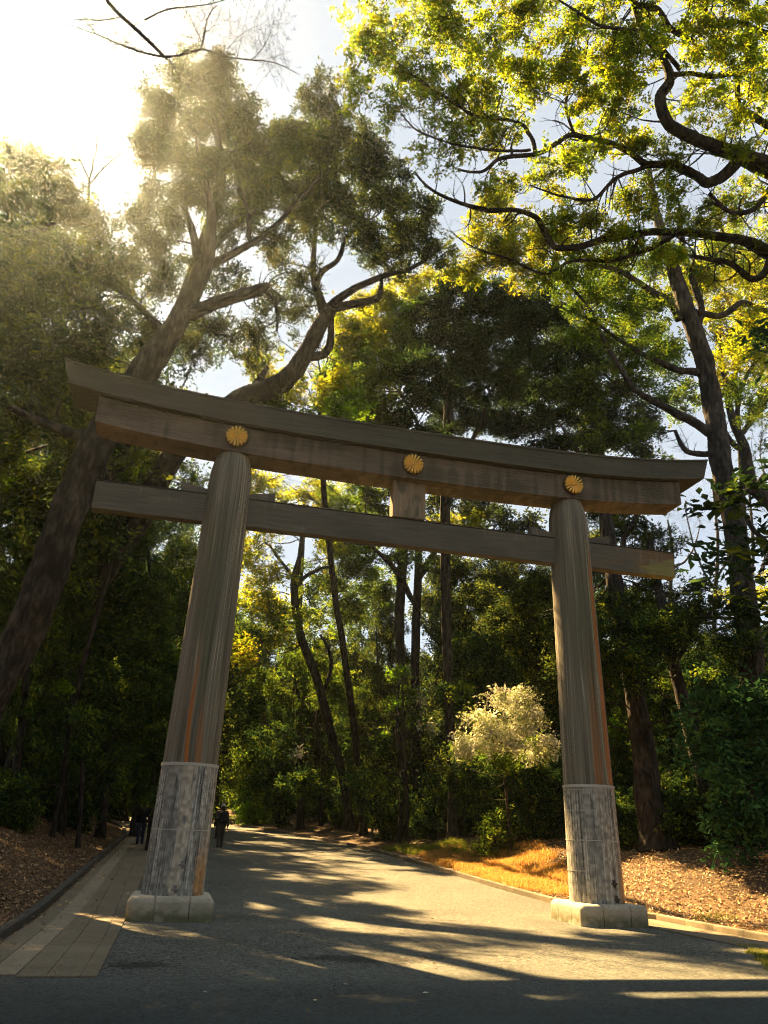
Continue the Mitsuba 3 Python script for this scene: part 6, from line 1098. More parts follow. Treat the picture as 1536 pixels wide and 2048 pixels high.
forest_tree('shaded forest tree seen through the gate opening, second trunk from the left', 'trees in the forest seen through the gate', 2.92, 70.00, 19.36, 3.78, (-1.93, 0.0), 'crown_far_a', 0.234, 333, 1.21)
forest_tree('dark forest tree right of the right post, second trunk from the left', 'trees in the forest right of the gate', 16.69, 22.00, 14.79, 1.93, (0.51, 0.0), 'crown_near_a', 0.206, 334, 4.35)
forest_tree('dark forest tree right of the right post, fourth trunk from the left', 'trees in the forest right of the gate', 21.95, 28.00, 14.94, 2.55, (1.05, 0.0), 'crown_near_b', 0.240, 335, 1.26)
forest_tree('dark forest tree right of the right post, seventh trunk from the left', 'trees in the forest right of the gate', 19.44, 20.00, 12.77, 2.12, (1.20, 0.0), 'crown_near_a', 0.200, 336, 2.32)
forest_tree('dark forest tree right of the right post, eighth trunk from the left', 'trees in the forest right of the gate', 26.72, 28.00, 13.72, 2.59, (1.87, 0.0), 'crown_near_b', 0.245, 337, 0.02)
forest_tree('dark forest tree right of the right post, tenth trunk from the left', 'trees in the forest right of the gate', 21.67, 18.00, 10.78, 2.04, (1.08, 0.0), 'crown_near_a', 0.193, 338, 5.21)
forest_tree('dark forest tree right of the right post, eleventh trunk from the left', 'trees in the forest right of the gate', 29.75, 26.00, 13.19, 2.53, (2.32, 0.0), 'crown_near_b', 0.240, 339, 0.97)
forest_tree('dark forest tree right of the right post, thirteenth trunk from the left', 'trees in the forest right of the gate', 21.40, 14.00, 10.28, 1.84, (1.68, 0.0), 'crown_near_a', 0.174, 340, 1.68)
forest_tree('dark forest tree right of the right post, third trunk from the left', 'trees in the forest right of the gate', 30.04, 44.00, 19.20, 3.43, (1.67, 0.0), 'crown_far_a', 0.203, 341, 5.53)
forest_tree('dark forest tree right of the right post, sixth trunk from the left', 'trees in the forest right of the gate', 34.14, 44.00, 18.11, 3.90, (2.04, 0.0), 'crown_far_a', 0.206, 342, 3.20)
forest_tree('dark forest tree right of the right post, ninth trunk from the left', 'trees in the forest right of the gate', 41.23, 46.00, 17.31, 4.09, (2.57, 0.0), 'crown_far_a', 0.216, 343, 5.32)
forest_tree('dark forest tree right of the right post, twelfth trunk from the left', 'trees in the forest right of the gate', 43.01, 42.00, 16.29, 3.89, (2.91, 0.0), 'crown_far_a', 0.206, 344, 4.02)
forest_tree('dark forest tree right of the right post, fifth trunk from the left', 'trees in the forest right of the gate', 14.37, 14.00, 10.31, 1.32, (0.55, 0.0), 'crown_near_a', 0.166, 345, 4.66)
forest_tree('dark forest tree right of the right post, first trunk from the left', 'trees in the forest right of the gate', 12.46, 16.00, 11.91, 1.15, (0.80, 0.0), 'crown_near_a', 0.173, 346, 0.57)
forest_tree('dark forest tree right of the right post, fourteenth trunk from the left', 'trees in the forest right of the gate', 30.06, 22.00, 13.81, 2.65, (2.91, 0.0), 'crown_near_a', 0.221, 347, 3.40)
forest_tree('dark forest tree on the left of the road, fifth nearest to the gate', 'trees in the forest left of the road', -11.8, 20, 25, 5.5, (3.4, 0.0), 'crown_near_b', 0.34, 401, 5, 'under')
forest_tree('dark forest tree on the left of the road, ninth nearest to the gate', 'trees in the forest left of the road', -12.5, 22, 26, 6, (4.0, 0.0), 'crown_near_b', 0.34, 402, 0, 'dark')
forest_tree('dark forest tree on the left of the road, twelfth nearest to the gate', 'trees in the forest left of the road', -13, 30, 26, 6, (4.5, 0.0), 'crown_near_a', 0.34, 403, 1, 'under')
forest_tree('dark forest tree on the left of the road, first nearest to the gate', 'trees in the forest left of the road', -15, 10, 24, 6, (3, 0.0), 'crown_near_a', 0.34, 404, 2, 'dark')
forest_tree('dark forest tree on the left of the road, seventeenth nearest to the gate', 'trees in the forest left of the road', -12.5, 38, 25, 6, (3, 0.0), 'crown_far_a', 0.34, 405, 3, 'under')
forest_tree('dark forest tree on the left of the road, twentieth nearest to the gate', 'trees in the forest left of the road', -13, 47, 25, 6.5, (3, 0.0), 'crown_far_a', 0.34, 406, 4, 'dark')
forest_tree('dark forest tree on the left of the road, seventh nearest to the gate', 'trees in the forest left of the road', -17, 18, 26, 6, (3, 0.0), 'crown_near_b', 0.34, 407, 5, 'under')
forest_tree('dark forest tree on the left of the road, thirteenth nearest to the gate', 'trees in the forest left of the road', -19, 28, 26, 7, (3, 0.0), 'crown_near_a', 0.34, 408, 0, 'dark')
far_wood = [(73.1, 98.9, 19.2, 5.7, 0), (63.8, 80.0, 19.3, 6.5, 0), (27.9, 103.3, 20.8, 5.9, 2), (-58.6, 93.3, 22.8, 4.9, 0), (-23.9, 107.6, 22.2, 5.8, 1), (85.6, 116.8, 22.4, 5.6, 0), (-42.3, 79.7, 22.6, 5.6, 0), (34.1, 118.9, 20.4, 5.3, 0), (-34.3, 93.8, 17.2, 6.3, 1), (-20.2, 101.0, 21.5, 4.6, 1), (-69.8, 91.7, 17.7, 6.4, 0), (14.0, 94.7, 22.2, 5.2, 1), (41.2, 103.3, 19.1, 5.5, 1), (-49.3, 120.2, 22.6, 4.5, 2), (62.8, 111.9, 17.8, 5.3, 2), (31.8, 72.8, 21.8, 5.5, 2), (-36.5, 110.5, 18.2, 5.2, 0), (86.2, 90.3, 20.4, 5.2, 0), (86.8, 86.4, 19.7, 6.5, 0), (77.4, 99.6, 21.5, 5.7, 1), (74.3, 94.6, 19.5, 6.3, 0), (13.3, 94.8, 22.7, 5.0, 0), (40.0, 114.7, 21.3, 5.8, 2), (-7.3, 89.6, 18.2, 4.6, 2), (80.6, 83.3, 22.0, 4.7, 2), (26.1, 97.4, 21.0, 5.1, 1), (4.2, 123.0, 20.8, 5.8, 0), (63.6, 112.5, 21.4, 4.7, 0), (61.3, 120.4, 22.3, 5.5, 2), (-69.9, 74.5, 17.1, 5.0, 2), (-43.1, 85.2, 20.4, 4.6, 0), (40.2, 80.8, 17.1, 5.1, 1), (16.5, 121.7, 21.9, 5.8, 0), (22.6, 82.1, 17.2, 6.1, 1), (70.2, 122.9, 17.3, 5.2, 2), (31.5, 78.0, 21.8, 5.1, 0), (60.5, 117.7, 17.8, 6.0, 2), (22.5, 82.5, 20.8, 5.7, 2), (37.4, 77.1, 20.8, 6.1, 2), (47.7, 89.3, 22.2, 6.3, 2), (-70.5, 80.6, 20.9, 4.9, 0), (-10.5, 122.1, 18.5, 5.4, 1), (-57.8, 106.8, 19.3, 4.8, 0), (-10.9, 116.0, 19.2, 5.6, 1), (-32.9, 83.4, 19.0, 5.4, 1), (23.4, 111.9, 18.8, 4.7, 0), (-52.7, 112.4, 17.8, 4.8, 1), (-29.2, 120.0, 18.8, 6.2, 0), (-43.2, 104.9, 19.6, 6.3, 2), (-58.5, 109.7, 21.4, 6.1, 1), (39.6, 115.8, 19.2, 4.6, 0), (-42.6, 112.1, 18.6, 5.6, 1), (77.4, 111.7, 17.8, 4.9, 0), (47.6, 106.2, 23.0, 6.4, 2), (57.1, 116.7, 19.4, 5.8, 0), (53.8, 112.3, 21.3, 5.4, 0), (-3.6, 92.0, 17.2, 6.2, 1), (18.2, 92.5, 21.3, 5.3, 1), (81.3, 116.0, 19.3, 4.8, 0), (-49.8, 124.6, 21.3, 6.2, 2), (-54.0, 120.8, 17.6, 6.5, 0), (22.7, 81.4, 19.7, 6.0, 0), (80.5, 82.1, 18.3, 6.0, 0), (-69.5, 97.1, 18.9, 5.1, 0), (2.4, 110.1, 17.3, 6.5, 0), (-33.1, 120.6, 19.4, 5.0, 2), (-69.4, 78.6, 20.0, 4.7, 0), (-60.0, 67.2, 21.0, 5.5, 0), (-55.0, 59.7, 21.0, 5.5, 2), (-50.0, 63.4, 21.0, 5.5, 0), (-45.0, 55.3, 21.0, 5.5, 0), (-40.0, 55.7, 21.0, 5.5, 1), (-35.0, 60.3, 21.0, 5.5, 2), (-30.0, 60.7, 21.0, 5.5, 1), (-25.0, 57.9, 21.0, 5.5, 2), (-20.0, 67.5, 21.0, 5.5, 2), (-15.0, 53.6, 21.0, 5.5, 0), (-16.0, -9.0, 15.5, 5.0, 0), (-14.0, -16.0, 18.9, 5.0, 1), (-19.0, -13.0, 15.9, 5.0, 1), (-15.0, -23.0, 18.9, 5.0, 1), (-18.0, -30.0, 17.0, 5.0, 0), (15.0, -30.0, 17.0, 5.0, 1), (17.0, -22.0, 15.2, 5.0, 1), (15.0, -15.0, 16.3, 5.0, 0), (19.0, -9.0, 15.3, 5.0, 1), (21.0, -17.0, 15.9, 5.0, 1), (-22.0, -21.0, 18.5, 5.0, 0), (17.0, -1.0, 18.0, 5.0, 1), (-20.0, -2.0, 18.0, 5.0, 1), (22.0, -27.0, 17.8, 5.0, 0), (26.0, 56.6, 13.2, 5.0, 2), (31.5, 50.1, 11.5, 5.0, 0), (37.0, 47.8, 13.8, 5.0, 2), (42.5, 55.1, 12.0, 5.0, 2), (48.0, 47.6, 12.5, 5.0, 2), (53.5, 46.6, 13.9, 5.0, 1), (59.0, 58.7, 11.8, 5.0, 1), (64.5, 58.6, 13.1, 5.0, 2), (70.0, 61.2, 12.3, 5.0, 1), (75.5, 52.1, 13.1, 5.0, 0), (81.0, 50.7, 13.0, 5.0, 2), (86.5, 48.6, 12.7, 5.0, 1)]
undergrowth_spots = [(-11.51, 45.3, 2.05, 2.94), (-19.45, 44.9, 1.8, 0.53), (21.84, 36.14, 1.04, 2.84), (7.33, 35.74, 1.65, 1.4), (-16.59, 53.45, 1.5, 4.71), (19.76, 35.89, 1.51, 3.9), (15.69, 42.62, 1.45, 3.51), (-17.47, 46.19, 1.51, 4.74), (21.64, 24.25, 1.42, 5.3), (19.0, 30.15, 1.04, 2.45), (15.28, 37.3, 1.73, 4.26), (10.18, 28.71, 1.32, 1.84), (5.81, 59.95, 1.49, 2.33), (15.91, 57.19, 1.41, 1.68), (18.2, 32.67, 1.08, 5.44), (-12.54, 32.7, 1.46, 5.2), (19.75, 31.58, 1.5, 2.34), (13.26, 16.87, 1.78, 4.84), (-24.24, 45.57, 1.49, 0.39), (18.79, 19.29, 1.41, 4.0), (-17.63, 31.73, 1.69, 1.28), (13.0, 21.61, 1.28, 0.42), (15.67, 47.68, 1.22, 0.86), (-19.47, 47.49, 2.02, 4.12), (16.41, 47.46, 1.38, 1.61), (8.99, 32.42, 1.49, 4.02), (-12.67, 13.45, 1.31, 6.04), (-11.71, 15.92, 1.52, 0.09), (14.08, 14.8, 1.87, 1.16), (14.25, 27.94, 1.9, 1.01), (13.12, 54.25, 1.05, 4.17), (7.23, 47.7, 2.05, 5.57), (-9.61, 23.02, 1.91, 5.75), (16.8, 39.04, 1.75, 3.58), (11.23, 38.82, 1.56, 0.12), (11.75, 43.47, 1.94, 4.74), (-12.06, 10.18, 1.2, 1.91), (5.89, 56.11, 1.99, 4.27), (7.23, 27.78, 1.87, 1.54), (-23.04, 49.17, 1.23, 1.68), (19.78, 20.5, 1.14, 5.12), (-10.06, 33.87, 1.61, 5.32), (-21.18, 20.81, 1.67, 1.96), (21.49, 30.55, 1.32, 4.76), (10.45, 45.98, 1.8, 4.39), (-24.35, 7.43, 1.78, 1.29), (15.8, 21.05, 1.95, 2.81), (-10.32, 22.5, 1.24, 1.7), (-16.99, 9.41, 1.24, 4.64), (17.56, 20.74, 1.56, 0.47), (-21.06, 53.78, 1.89, 0.42), (16.97, 52.73, 1.01, 3.28), (-12.81, 47.04, 1.29, 5.1), (23.31, 30.47, 1.35, 0.26), (-10.39, 14.28, 1.62, 5.99), (10.62, 40.94, 1.63, 4.72), (12.53, 49.35, 1.22, 3.66), (19.26, 14.96, 1.9, 0.85), (10.96, 45.62, 1.3, 2.34), (14.18, 43.08, 1.12, 5.14), (13.79, 11.47, 1.19, 5.33), (15.02, 8.39, 1.21, 2.95), (12.63, 9.79, 1.54, 3.29), (9.34, 29.64, 1.39, 6.17), (22.06, 12.28, 1.34, 4.91), (-15.9, 53.05, 1.5, 4.16), (12.15, 14.93, 1.31, 0.33), (-16.98, 13.03, 1.39, 3.69), (-15.0, 7.83, 1.83, 1.61), (-18.01, 46.77, 1.98, 5.77), (-15.36, 45.74, 1.15, 2.75), (3.5, 56.52, 1.78, 2.99), (-26.17, 58.52, 1.14, 5.69), (-15.01, 11.0, 2.03, 0.21), (6.62, 39.03, 1.63, 2.88), (15.6, 45.81, 2.1, 0.98), (20.44, 28.2, 1.98, 6.23), (-24.15, 30.46, 2.04, 2.34), (13.53, 27.92, 1.83, 2.96), (14.65, 26.85, 1.15, 0.38), (17.36, 36.48, 1.88, 1.45), (-13.9, 21.01, 1.84, 2.35), (-13.26, 40.36, 1.12, 4.38), (18.59, 22.0, 1.04, 2.54), (13.77, 19.68, 1.67, 3.7), (-12.29, 44.16, 2.07, 1.27), (-24.77, 16.82, 1.32, 3.8), (1.47, 57.3, 1.57, 3.78), (13.17, 24.14, 1.0, 0.22), (13.1, 10.1, 1.37, 0.44), (-21.2, 56.05, 1.23, 4.45), (-24.28, 19.23, 1.99, 3.99), (-9.54, 23.17, 1.24, 0.16), (-11.87, 40.19, 1.17, 5.67), (-10.47, 23.98, 1.88, 4.25), (7.13, 39.37, 1.29, 3.67), (13.86, 50.13, 1.57, 0.1), (12.01, 9.61, 1.76, 5.1), (9.86, 30.43, 1.04, 5.35), (22.58, 19.18, 1.44, 1.96), (16.65, 6.44, 1.22, 4.47), (17.41, 52.92, 1.35, 1.76), (8.11, 33.22, 1.05, 6.22), (17.67, 8.94, 1.55, 2.73), (2.9, 57.23, 1.17, 2.56), (17.77, 39.68, 1.63, 1.32), (20.44, 6.76, 1.21, 2.96), (7.14, 35.11, 1.47, 4.15), (-9.39, 19.64, 1.59, 2.4), (18.94, 21.98, 1.19, 5.69), (14.46, 32.62, 1.95, 1.82), (20.04, 21.51, 1.37, 3.78), (22.05, 8.93, 1.6, 2.38), (-13.92, 9.75, 1.69, 0.61), (17.2, 57.96, 1.98, 5.07), (-18.33, 58.39, 1.96, 5.51), (9.73, 34.15, 1.57, 1.83), (-21.96, 12.92, 2.01, 0.89), (-11.22, 20.24, 1.21, 3.66), (10.5, 29.18, 1.73, 1.82), (-23.58, 31.02, 1.27, 4.51), (-19.96, 54.3, 1.56, 5.51), (12.13, 11.1, 2.09, 0.18), (-15.15, 57.78, 1.18, 1.34), (-18.68, 31.49, 1.35, 0.68), (12.7, 49.44, 1.15, 3.4), (21.69, 29.13, 1.43, 3.21), (-21.85, 36.43, 1.8, 1.61), (11.48, 44.88, 1.46, 4.89), (-21.7, 40.54, 1.57, 5.48), (11.6, 31.1, 2.01, 1.99), (23.04, 28.11, 2.04, 0.19), (6.8, 38.67, 1.55, 0.31), (14.14, 16.01, 1.34, 3.78), (6.59, 56.57, 1.63, 0.04), (-16.83, 57.88, 1.96, 4.1), (-16.47, 48.02, 1.98, 0.52), (-18.62, 46.5, 1.16, 3.22), (-21.41, 35.66, 1.94, 0.37), (7.93, 59.12, 1.85, 0.61), (20.87, 37.43, 1.87, 5.46), (-14.24, 44.64, 1.29, 2.04), (21.15, 39.9, 1.01, 1.21), (-21.16, 50.17, 1.56, 4.77), (9.28, 21.65, 1.51, 5.53), (16.61, 8.88, 1.42, 3.66), (6.48, 57.37, 1.45, 3.85), (12.45, 44.13, 1.9, 3.05), (9.98, 21.25, 1.91, 1.87), (14.16, 38.91, 1.1, 4.94), (-28.89, 58.12, 1.33, 0.8), (8.78, 31.91, 1.55, 1.55), (-24.81, 40.57, 1.88, 1.01), (23.38, 32.56, 1.1, 3.21), (11.66, 27.54, 1.61, 2.01), (13.16, 10.58, 1.09, 4.47), (-27.96, 54.61, 2.03, 1.61), (-24.32, 26.93, 1.84, 0.37), (17.8, 55.52, 1.79, 5.42), (9.15, 25.35, 1.8, 0.86), (-24.46, 59.77, 1.57, 5.95), (-30.1, 59.97, 1.4, 2.06), (-17.05, 55.44, 1.01, 5.59), (17.31, 42.28, 1.05, 0.58), (17.56, 8.71, 1.81, 4.13), (13.6, 8.51, 1.99, 0.77), (24.0, 8.7, 1.19, 2.57), (20.23, 44.81, 1.81, 2.18), (-26.4, 44.2, 1.02, 4.86), (-17.54, 30.84, 1.68, 6.21), (19.41, 27.19, 1.51, 2.59), (-13.85, 32.64, 1.27, 0.93), (22.01, 21.84, 1.93, 2.16), (7.71, 54.72, 1.61, 2.79), (2.93, 57.83, 2.06, 4.18), (20.04, 40.3, 1.36, 4.45), (-20.24, 33.47, 1.22, 0.38), (14.4, 49.68, 1.35, 4.13), (-19.67, 41.78, 1.68, 2.81), (-18.57, 45.2, 1.82, 2.29), (-19.46, 35.29, 2.01, 5.58), (-15.94, 47.68, 1.77, 2.38), (-17.77, 32.37, 1.76, 4.01), (18.82, 26.74, 1.38, 3.82), (6.25, 36.39, 1.55, 1.38), (-19.82, 9.98, 1.98, 2.23), (-12.17, 39.49, 1.98, 0.77), (-11.28, 32.71, 1.35, 1.73), (6.24, 59.26, 1.87, 0.88), (11.88, 29.37, 1.9, 4.69), (-22.05, 21.79, 2.09, 3.84), (12.7, 59.15, 1.71, 1.39), (-24.83, 39.67, 1.33, 2.48), (-17.93, 43.62, 1.88, 1.47), (12.73, 42.35, 1.21, 2.53), (9.42, 16.22, 1.51, 1.47), (19.03, 50.13, 1.92, 4.07), (-24.05, 50.44, 1.82, 4.38), (19.2, 22.08, 1.57, 2.12), (-16.87, 14.4, 1.41, 2.65), (16.3, 42.8, 2.08, 1.37), (15.91, 11.0, 2.05, 0.54), (10.88, 52.73, 1.88, 2.77), (-12.54, 33.31, 1.34, 1.92), (11.49, 24.1, 2.03, 0.87), (13.42, 52.08, 1.47, 1.24), (-15.27, 11.6, 1.45, 5.8), (12.24, 59.49, 1.16, 3.48), (-24.07, 8.12, 1.37, 1.19), (-17.75, 41.22, 1.01, 4.49), (-19.65, 48.15, 1.59, 2.87), (13.56, 59.46, 1.08, 3.11), (-12.99, 11.53, 1.27, 6.03), (14.3, 52.06, 1.35, 2.46), (14.95, 21.84, 1.85, 0.48), (-20.04, 31.87, 1.71, 4.55), (-13.98, 15.76, 1.31, 4.75), (5.28, 42.89, 1.33, 5.04), (11.58, 38.13, 1.39, 3.98), (10.82, 24.4, 1.0, 0.86), (22.19, 39.73, 1.08, 2.3), (6.1, 41.71, 1.44, 4.0), (10.05, 30.39, 2.06, 2.93), (7.58, 34.88, 1.26, 0.4), (-15.65, 16.81, 1.35, 2.28), (11.63, 7.15, 1.89, 3.35), (17.06, 20.44, 1.24, 5.39), (8.09, 23.38, 1.98, 1.88), (15.91, 52.34, 1.95, 3.07), (11.27, 30.9, 1.53, 2.11), (5.15, 50.91, 1.18, 2.41), (16.65, 57.64, 2.06, 4.58), (14.17, 20.6, 1.0, 5.23), (-14.77, 10.28, 1.36, 4.55), (-23.26, 18.42, 1.94, 3.95), (22.75, 18.02, 1.84, 3.22), (-15.09, 17.66, 1.36, 0.38), (-13.78, 30.23, 1.42, 2.09), (-18.01, 39.43, 1.22, 4.99), (18.93, 30.75, 1.83, 5.33), (17.14, 42.13, 1.17, 4.39), (-11.0, 19.92, 1.44, 0.12), (17.1, 46.4, 1.14, 4.03), (12.96, 7.94, 1.29, 2.9), (-15.04, 35.1, 1.72, 3.34), (19.88, 19.3, 1.81, 4.53), (-23.79, 57.09, 1.3, 2.73), (10.57, 33.96, 1.29, 2.28), (7.6, 29.62, 1.5, 1.26), (-19.9, 58.76, 1.59, 2.25), (-28.64, 54.65, 1.21, 2.63), (-19.55, 15.03, 1.86, 4.77), (13.5, 6.94, 1.57, 4.41), (-22.53, 30.26, 1.03, 1.69), (-19.16, 59.61, 1.05, 2.62), (22.52, 14.28, 1.22, 4.42), (-16.7, 53.61, 1.8, 5.27), (-18.77, 11.01, 1.55, 3.01), (15.22, 31.01, 1.54, 2.85), (-13.77, 14.69, 1.29, 1.56), (-13.04, 71.74, 1.81, 3.31), (-9.76, 64.69, 2.06, 3.15), (9.28, 70.12, 2.78, 2.7), (-5.19, 66.77, 1.86, 5.98), (-10.67, 61.03, 2.49, 3.7), (8.36, 64.18, 2.11, 3.74), (7.16, 61.37, 1.65, 2.47), (8.57, 73.28, 2.86, 5.2), (-15.17, 63.5, 2.18, 0.4), (-15.79, 74.41, 1.99, 1.28), (-3.02, 60.21, 1.61, 5.65), (-6.38, 70.31, 2.76, 5.0), (6.03, 64.9, 2.89, 3.89), (7.42, 65.28, 2.91, 2.18), (6.56, 61.29, 2.5, 1.46), (-7.99, 68.5, 2.88, 2.15), (-14.88, 62.94, 2.01, 6.21), (-4.09, 63.28, 2.96, 0.04), (5.35, 64.43, 1.64, 5.83), (-12.28, 72.52, 2.39, 3.49), (-8.02, 70.41, 2.08, 1.51), (-11.43, 64.38, 2.86, 5.57), (2.02, 65.4, 2.24, 1.76), (9.09, 65.24, 2.01, 3.63), (-8.26, 74.18, 2.71, 0.72), (4.97, 71.0, 2.76, 6.12), (9.41, 70.66, 1.92, 3.28), (-13.83, 63.21, 2.16, 4.52), (-15.56, 71.68, 2.91, 1.55), (5.64, 64.38, 2.84, 4.62), (-3.97, 64.99, 2.75, 2.24), (4.33, 72.08, 2.2, 5.63), (3.5, 65.77, 2.46, 2.08), (-0.24, 67.98, 2.31, 0.7), (9.13, 74.87, 1.56, 5.93), (-12.73, 67.97, 2.73, 2.72), (5.51, 70.7, 2.31, 0.31), (2.04, 72.34, 2.87, 1.7), (6.7, 71.78, 2.03, 2.58), (-15.85, 65.01, 1.85, 2.08), (3.9, 61.63, 2.14, 3.57), (-6.63, 64.27, 2.63, 2.95), (-5.01, 68.95, 2.34, 5.64), (-2.5, 64.01, 2.53, 0.55), (-3.03, 74.43, 1.87, 4.78), (0.4, 72.23, 2.87, 0.56), (3.32, 67.91, 2.88, 4.03), (-5.91, 69.03, 2.36, 3.48), (5.5, 73.58, 2.61, 5.8), (4.01, 60.99, 2.2, 4.72), (-3.85, 64.44, 2.74, 0.22), (-3.3, 64.37, 2.78, 1.7), (-9.64, 72.35, 1.95, 3.48), (6.88, 69.81, 2.82, 1.57), (0.51, 71.18, 2.08, 4.87), (-3.54, 73.46, 2.87, 0.8), (3.87, 62.49, 1.96, 3.68), (-12.21, 67.46, 2.63, 4.66), (-9.25, 62.18, 2.7, 5.73), (-2.95, 73.05, 2.05, 2.8)]
labels["far_forest"] = {"label": "far dark wood closing the view behind all other trees", "category": "forest", "kind": "stuff"}
for i, (x, y, h, w, c) in enumerate(far_wood):
    scene[f"far_forest__{i + 1:03d}"] = {"type": "instance", "group": {"type": "ref", "id": ("crown_far_a", "crown_far_c", "crown_far_b")[c]}, "to_world": T().translate([x, y, float(ground_z(x, y)) - 0.3]).rotate([0, 0, 1], 37.0 * i).scale([w / 0.17, w / 0.17, h])}
labels["undergrowth"] = {"label": "dark leafy undergrowth filling the forest floor between the trunks", "category": "undergrowth", "kind": "stuff"}
for i, (x, y, s_, a) in enumerate(undergrowth_spots):
    scene[f"undergrowth__{i + 1:03d}"] = {"type": "instance", "group": {"type": "ref", "id": ("shrub_a", "shrub_b")[i % 2]}, "to_world": T().translate([x, y, float(ground_z(x, y)) - 0.1]).rotate([0, 0, 1], math.degrees(a)).scale([s_, s_, s_ * 0.95])}

# ------------------------------------------------------------------ fallen leaves, dry grass
def scatter(name, label, n, xr, yr, keep, size, cols, seed, mat="litter_mat", lift=0.012, category="leaf litter"):
    rng = np.random.default_rng(seed)
    x, y = rng.uniform(*xr, n), rng.uniform(*yr, n)
    k = keep(x, y, rng)
    x, y = x[k], y[k]
    m = len(x)
    e = 0.05
    gxn, gyn = (ground_z(x + e, y) - ground_z(x - e, y)) / (2 * e), (ground_z(x, y + e) - ground_z(x, y - e)) / (2 * e)
    nrm = unit(np.stack([-gxn, -gyn, np.ones(m)], -1) + rng.normal(size=(m, 3)) * 0.38)
    a = rng.uniform(0, 2 * np.pi, m)
    ax = unit(np.cross(nrm, np.stack([np.cos(a), np.sin(a), 0 * a], -1)))
    sd = np.cross(ax, nrm)
    L = rng.uniform(0.5, 1.2, m) ** 1.5 * size * 1.35
    on_road = (x > _kl(np.clip(y, -60, 120))) & (x < _kr(np.clip(y, -60, 120)))
    z = np.where(on_road, grade(y) + 0.016, ground_z(x, y) - 0.02) + lift * rng.uniform(0.6, 2.6, m) + 0.12 * L
    o = np.stack([x, y, z], -1)
    col = cols[rng.integers(0, len(cols), m)] * rng.uniform(0.6, 1.35, (m, 1))
    v, f, cc = leaf_mesh(o, ax, sd, nrm, L, L * rng.uniform(0.36, 0.6, m), col)
    scene[name] = mikit.ply((v, f), mat, color=np.clip(cc, 0, 1))
    labels[name] = {"label": label, "category": category, "kind": "stuff"}


BROWN = hue((0.22, 0.125, 0.055), (0.30, 0.18, 0.08), (0.14, 0.078, 0.038), (0.40, 0.27, 0.14), (0.09, 0.055, 0.03), (0.27, 0.15, 0.07))
TAN = hue((0.46, 0.32, 0.14), (0.36, 0.23, 0.09), (0.56, 0.42, 0.22), (0.26, 0.15, 0.06), (0.16, 0.09, 0.04), (0.44, 0.27, 0.10))
scatter("leaf_litter", "brown fallen leaves covering the left bank", 52000, (-17, -6.95), (-6, 26),
        lambda x, y, r: (r.uniform(size=len(x)) < np.clip(1.5 - (-7 - x) * 0.10, 0.15, 1)) & (r.uniform(size=len(x)) < np.clip(1.3 - (y + 2) / 26, 0.18, 1)) & (x < _kl(np.clip(y, -60, 120)) - 0.1), 0.070, BROWN, 1)
scatter("leaf_litter_001", "tan and golden fallen leaves on the right bank around the right post", 58000, (4.9, 16), (-7, 24),
        lambda x, y, r: (x > _kr(np.clip(y, -60, 120)) + 0.12) & (r.uniform(size=len(x)) < np.clip(1.4 - (x - 6) * 0.10, 0.2, 1)) & (r.uniform(size=len(x)) < np.clip(1.3 - (y + 2) / 24, 0.2, 1)), 0.070, TAN, 2)
scatter("leaf_litter_002", "scattered dry leaves lying along the footpath gutter and kerb", 1100, (-6.9, -5.3), (-7, 24),
        lambda x, y, r: r.uniform(size=len(x)) < np.exp(-(x + 6.88) / 0.25) + 0.07, 0.06, TAN, 3)

scatter("leaf_litter_003", "few dry leaves blown over the gravel and along the right kerb", 900, (-5.2, 6.3), (-9, 26),
        lambda x, y, r: (x < _kr(np.clip(y, -60, 120)) - 0.03) & (r.uniform(size=len(x)) < np.exp(-(_kr(np.clip(y, -60, 120)) - x) / 0.35) + 0.10), 0.055, TAN, 4)


def grass(name, label, n, spots, height, cols, seed, lean=0.5, category="grass"):
    """Blades in tufts; spots: x, y, radius."""
    rng = np.random.default_rng(seed)
    spots = np.asarray(spots, float)
    w = spots[:, 2] ** 2
    i = rng.choice(len(spots), n, p=w / w.sum())
    a, rr = rng.uniform(0, 2 * np.pi, n), np.sqrt(rng.uniform(0, 1, n))
    x, y = spots[i, 0] + spots[i, 2] * rr * np.cos(a), spots[i, 1] + spots[i, 2] * rr * np.sin(a)
    k = (x > _kr(np.clip(y, -60, 120)) + 0.05) | (spots[i, 2] < 0.5)
    x, y, i = x[k], y[k], i[k]
    n = len(x)
    inside = x < _kr(np.clip(y, -60, 120))
    z = np.where(inside, grade(y), ground_z(x, y) - 0.02)
    h = height * rng.uniform(0.45, 1.15, n) * (0.6 + 0.7 * meshkit.noise(np.stack([x * 1.3, y * 1.3, x * 0], -1), 3))
    b = rng.uniform(0, 2 * np.pi, n)
    d = np.stack([np.cos(b), np.sin(b), 0 * b], -1) * (lean * rng.uniform(0.3, 1.4, n))[:, None] + np.array([-0.15, -0.25, 0]) * lean
    s = np.stack([-np.sin(b), np.cos(b), 0 * b], -1) * 0.006
    o = np.stack([x, y, z - 0.02], -1)
    m = o + np.array([0, 0, 1.0]) * (h * 0.62)[:, None] + d * (h * 0.35)[:, None]
    e = o + np.array([0, 0, 1.0]) * (h * 0.86)[:, None] + d * (h * 1.0)[:, None]
    v = np.stack([o - s, o + s, m - s * 0.8, m + s * 0.8, e], 1).reshape(-1, 3)
    q = np.arange(n)[:, None] * 5
    f = np.concatenate([q + np.array(t) for t in ((0, 1, 3), (0, 3, 2), (2, 3, 4))], 1).reshape(-1, 3)
    col = np.asarray(cols)[rng.integers(0, len(cols), n)] * rng.uniform(0.7, 1.3, (n, 1))
    scene[name] = mikit.ply((v, f), "grass_mat", color=np.clip(np.repeat(col, 5, 0), 0, 1))
    labels[name] = {"label": label, "category": category, "kind": "stuff"}


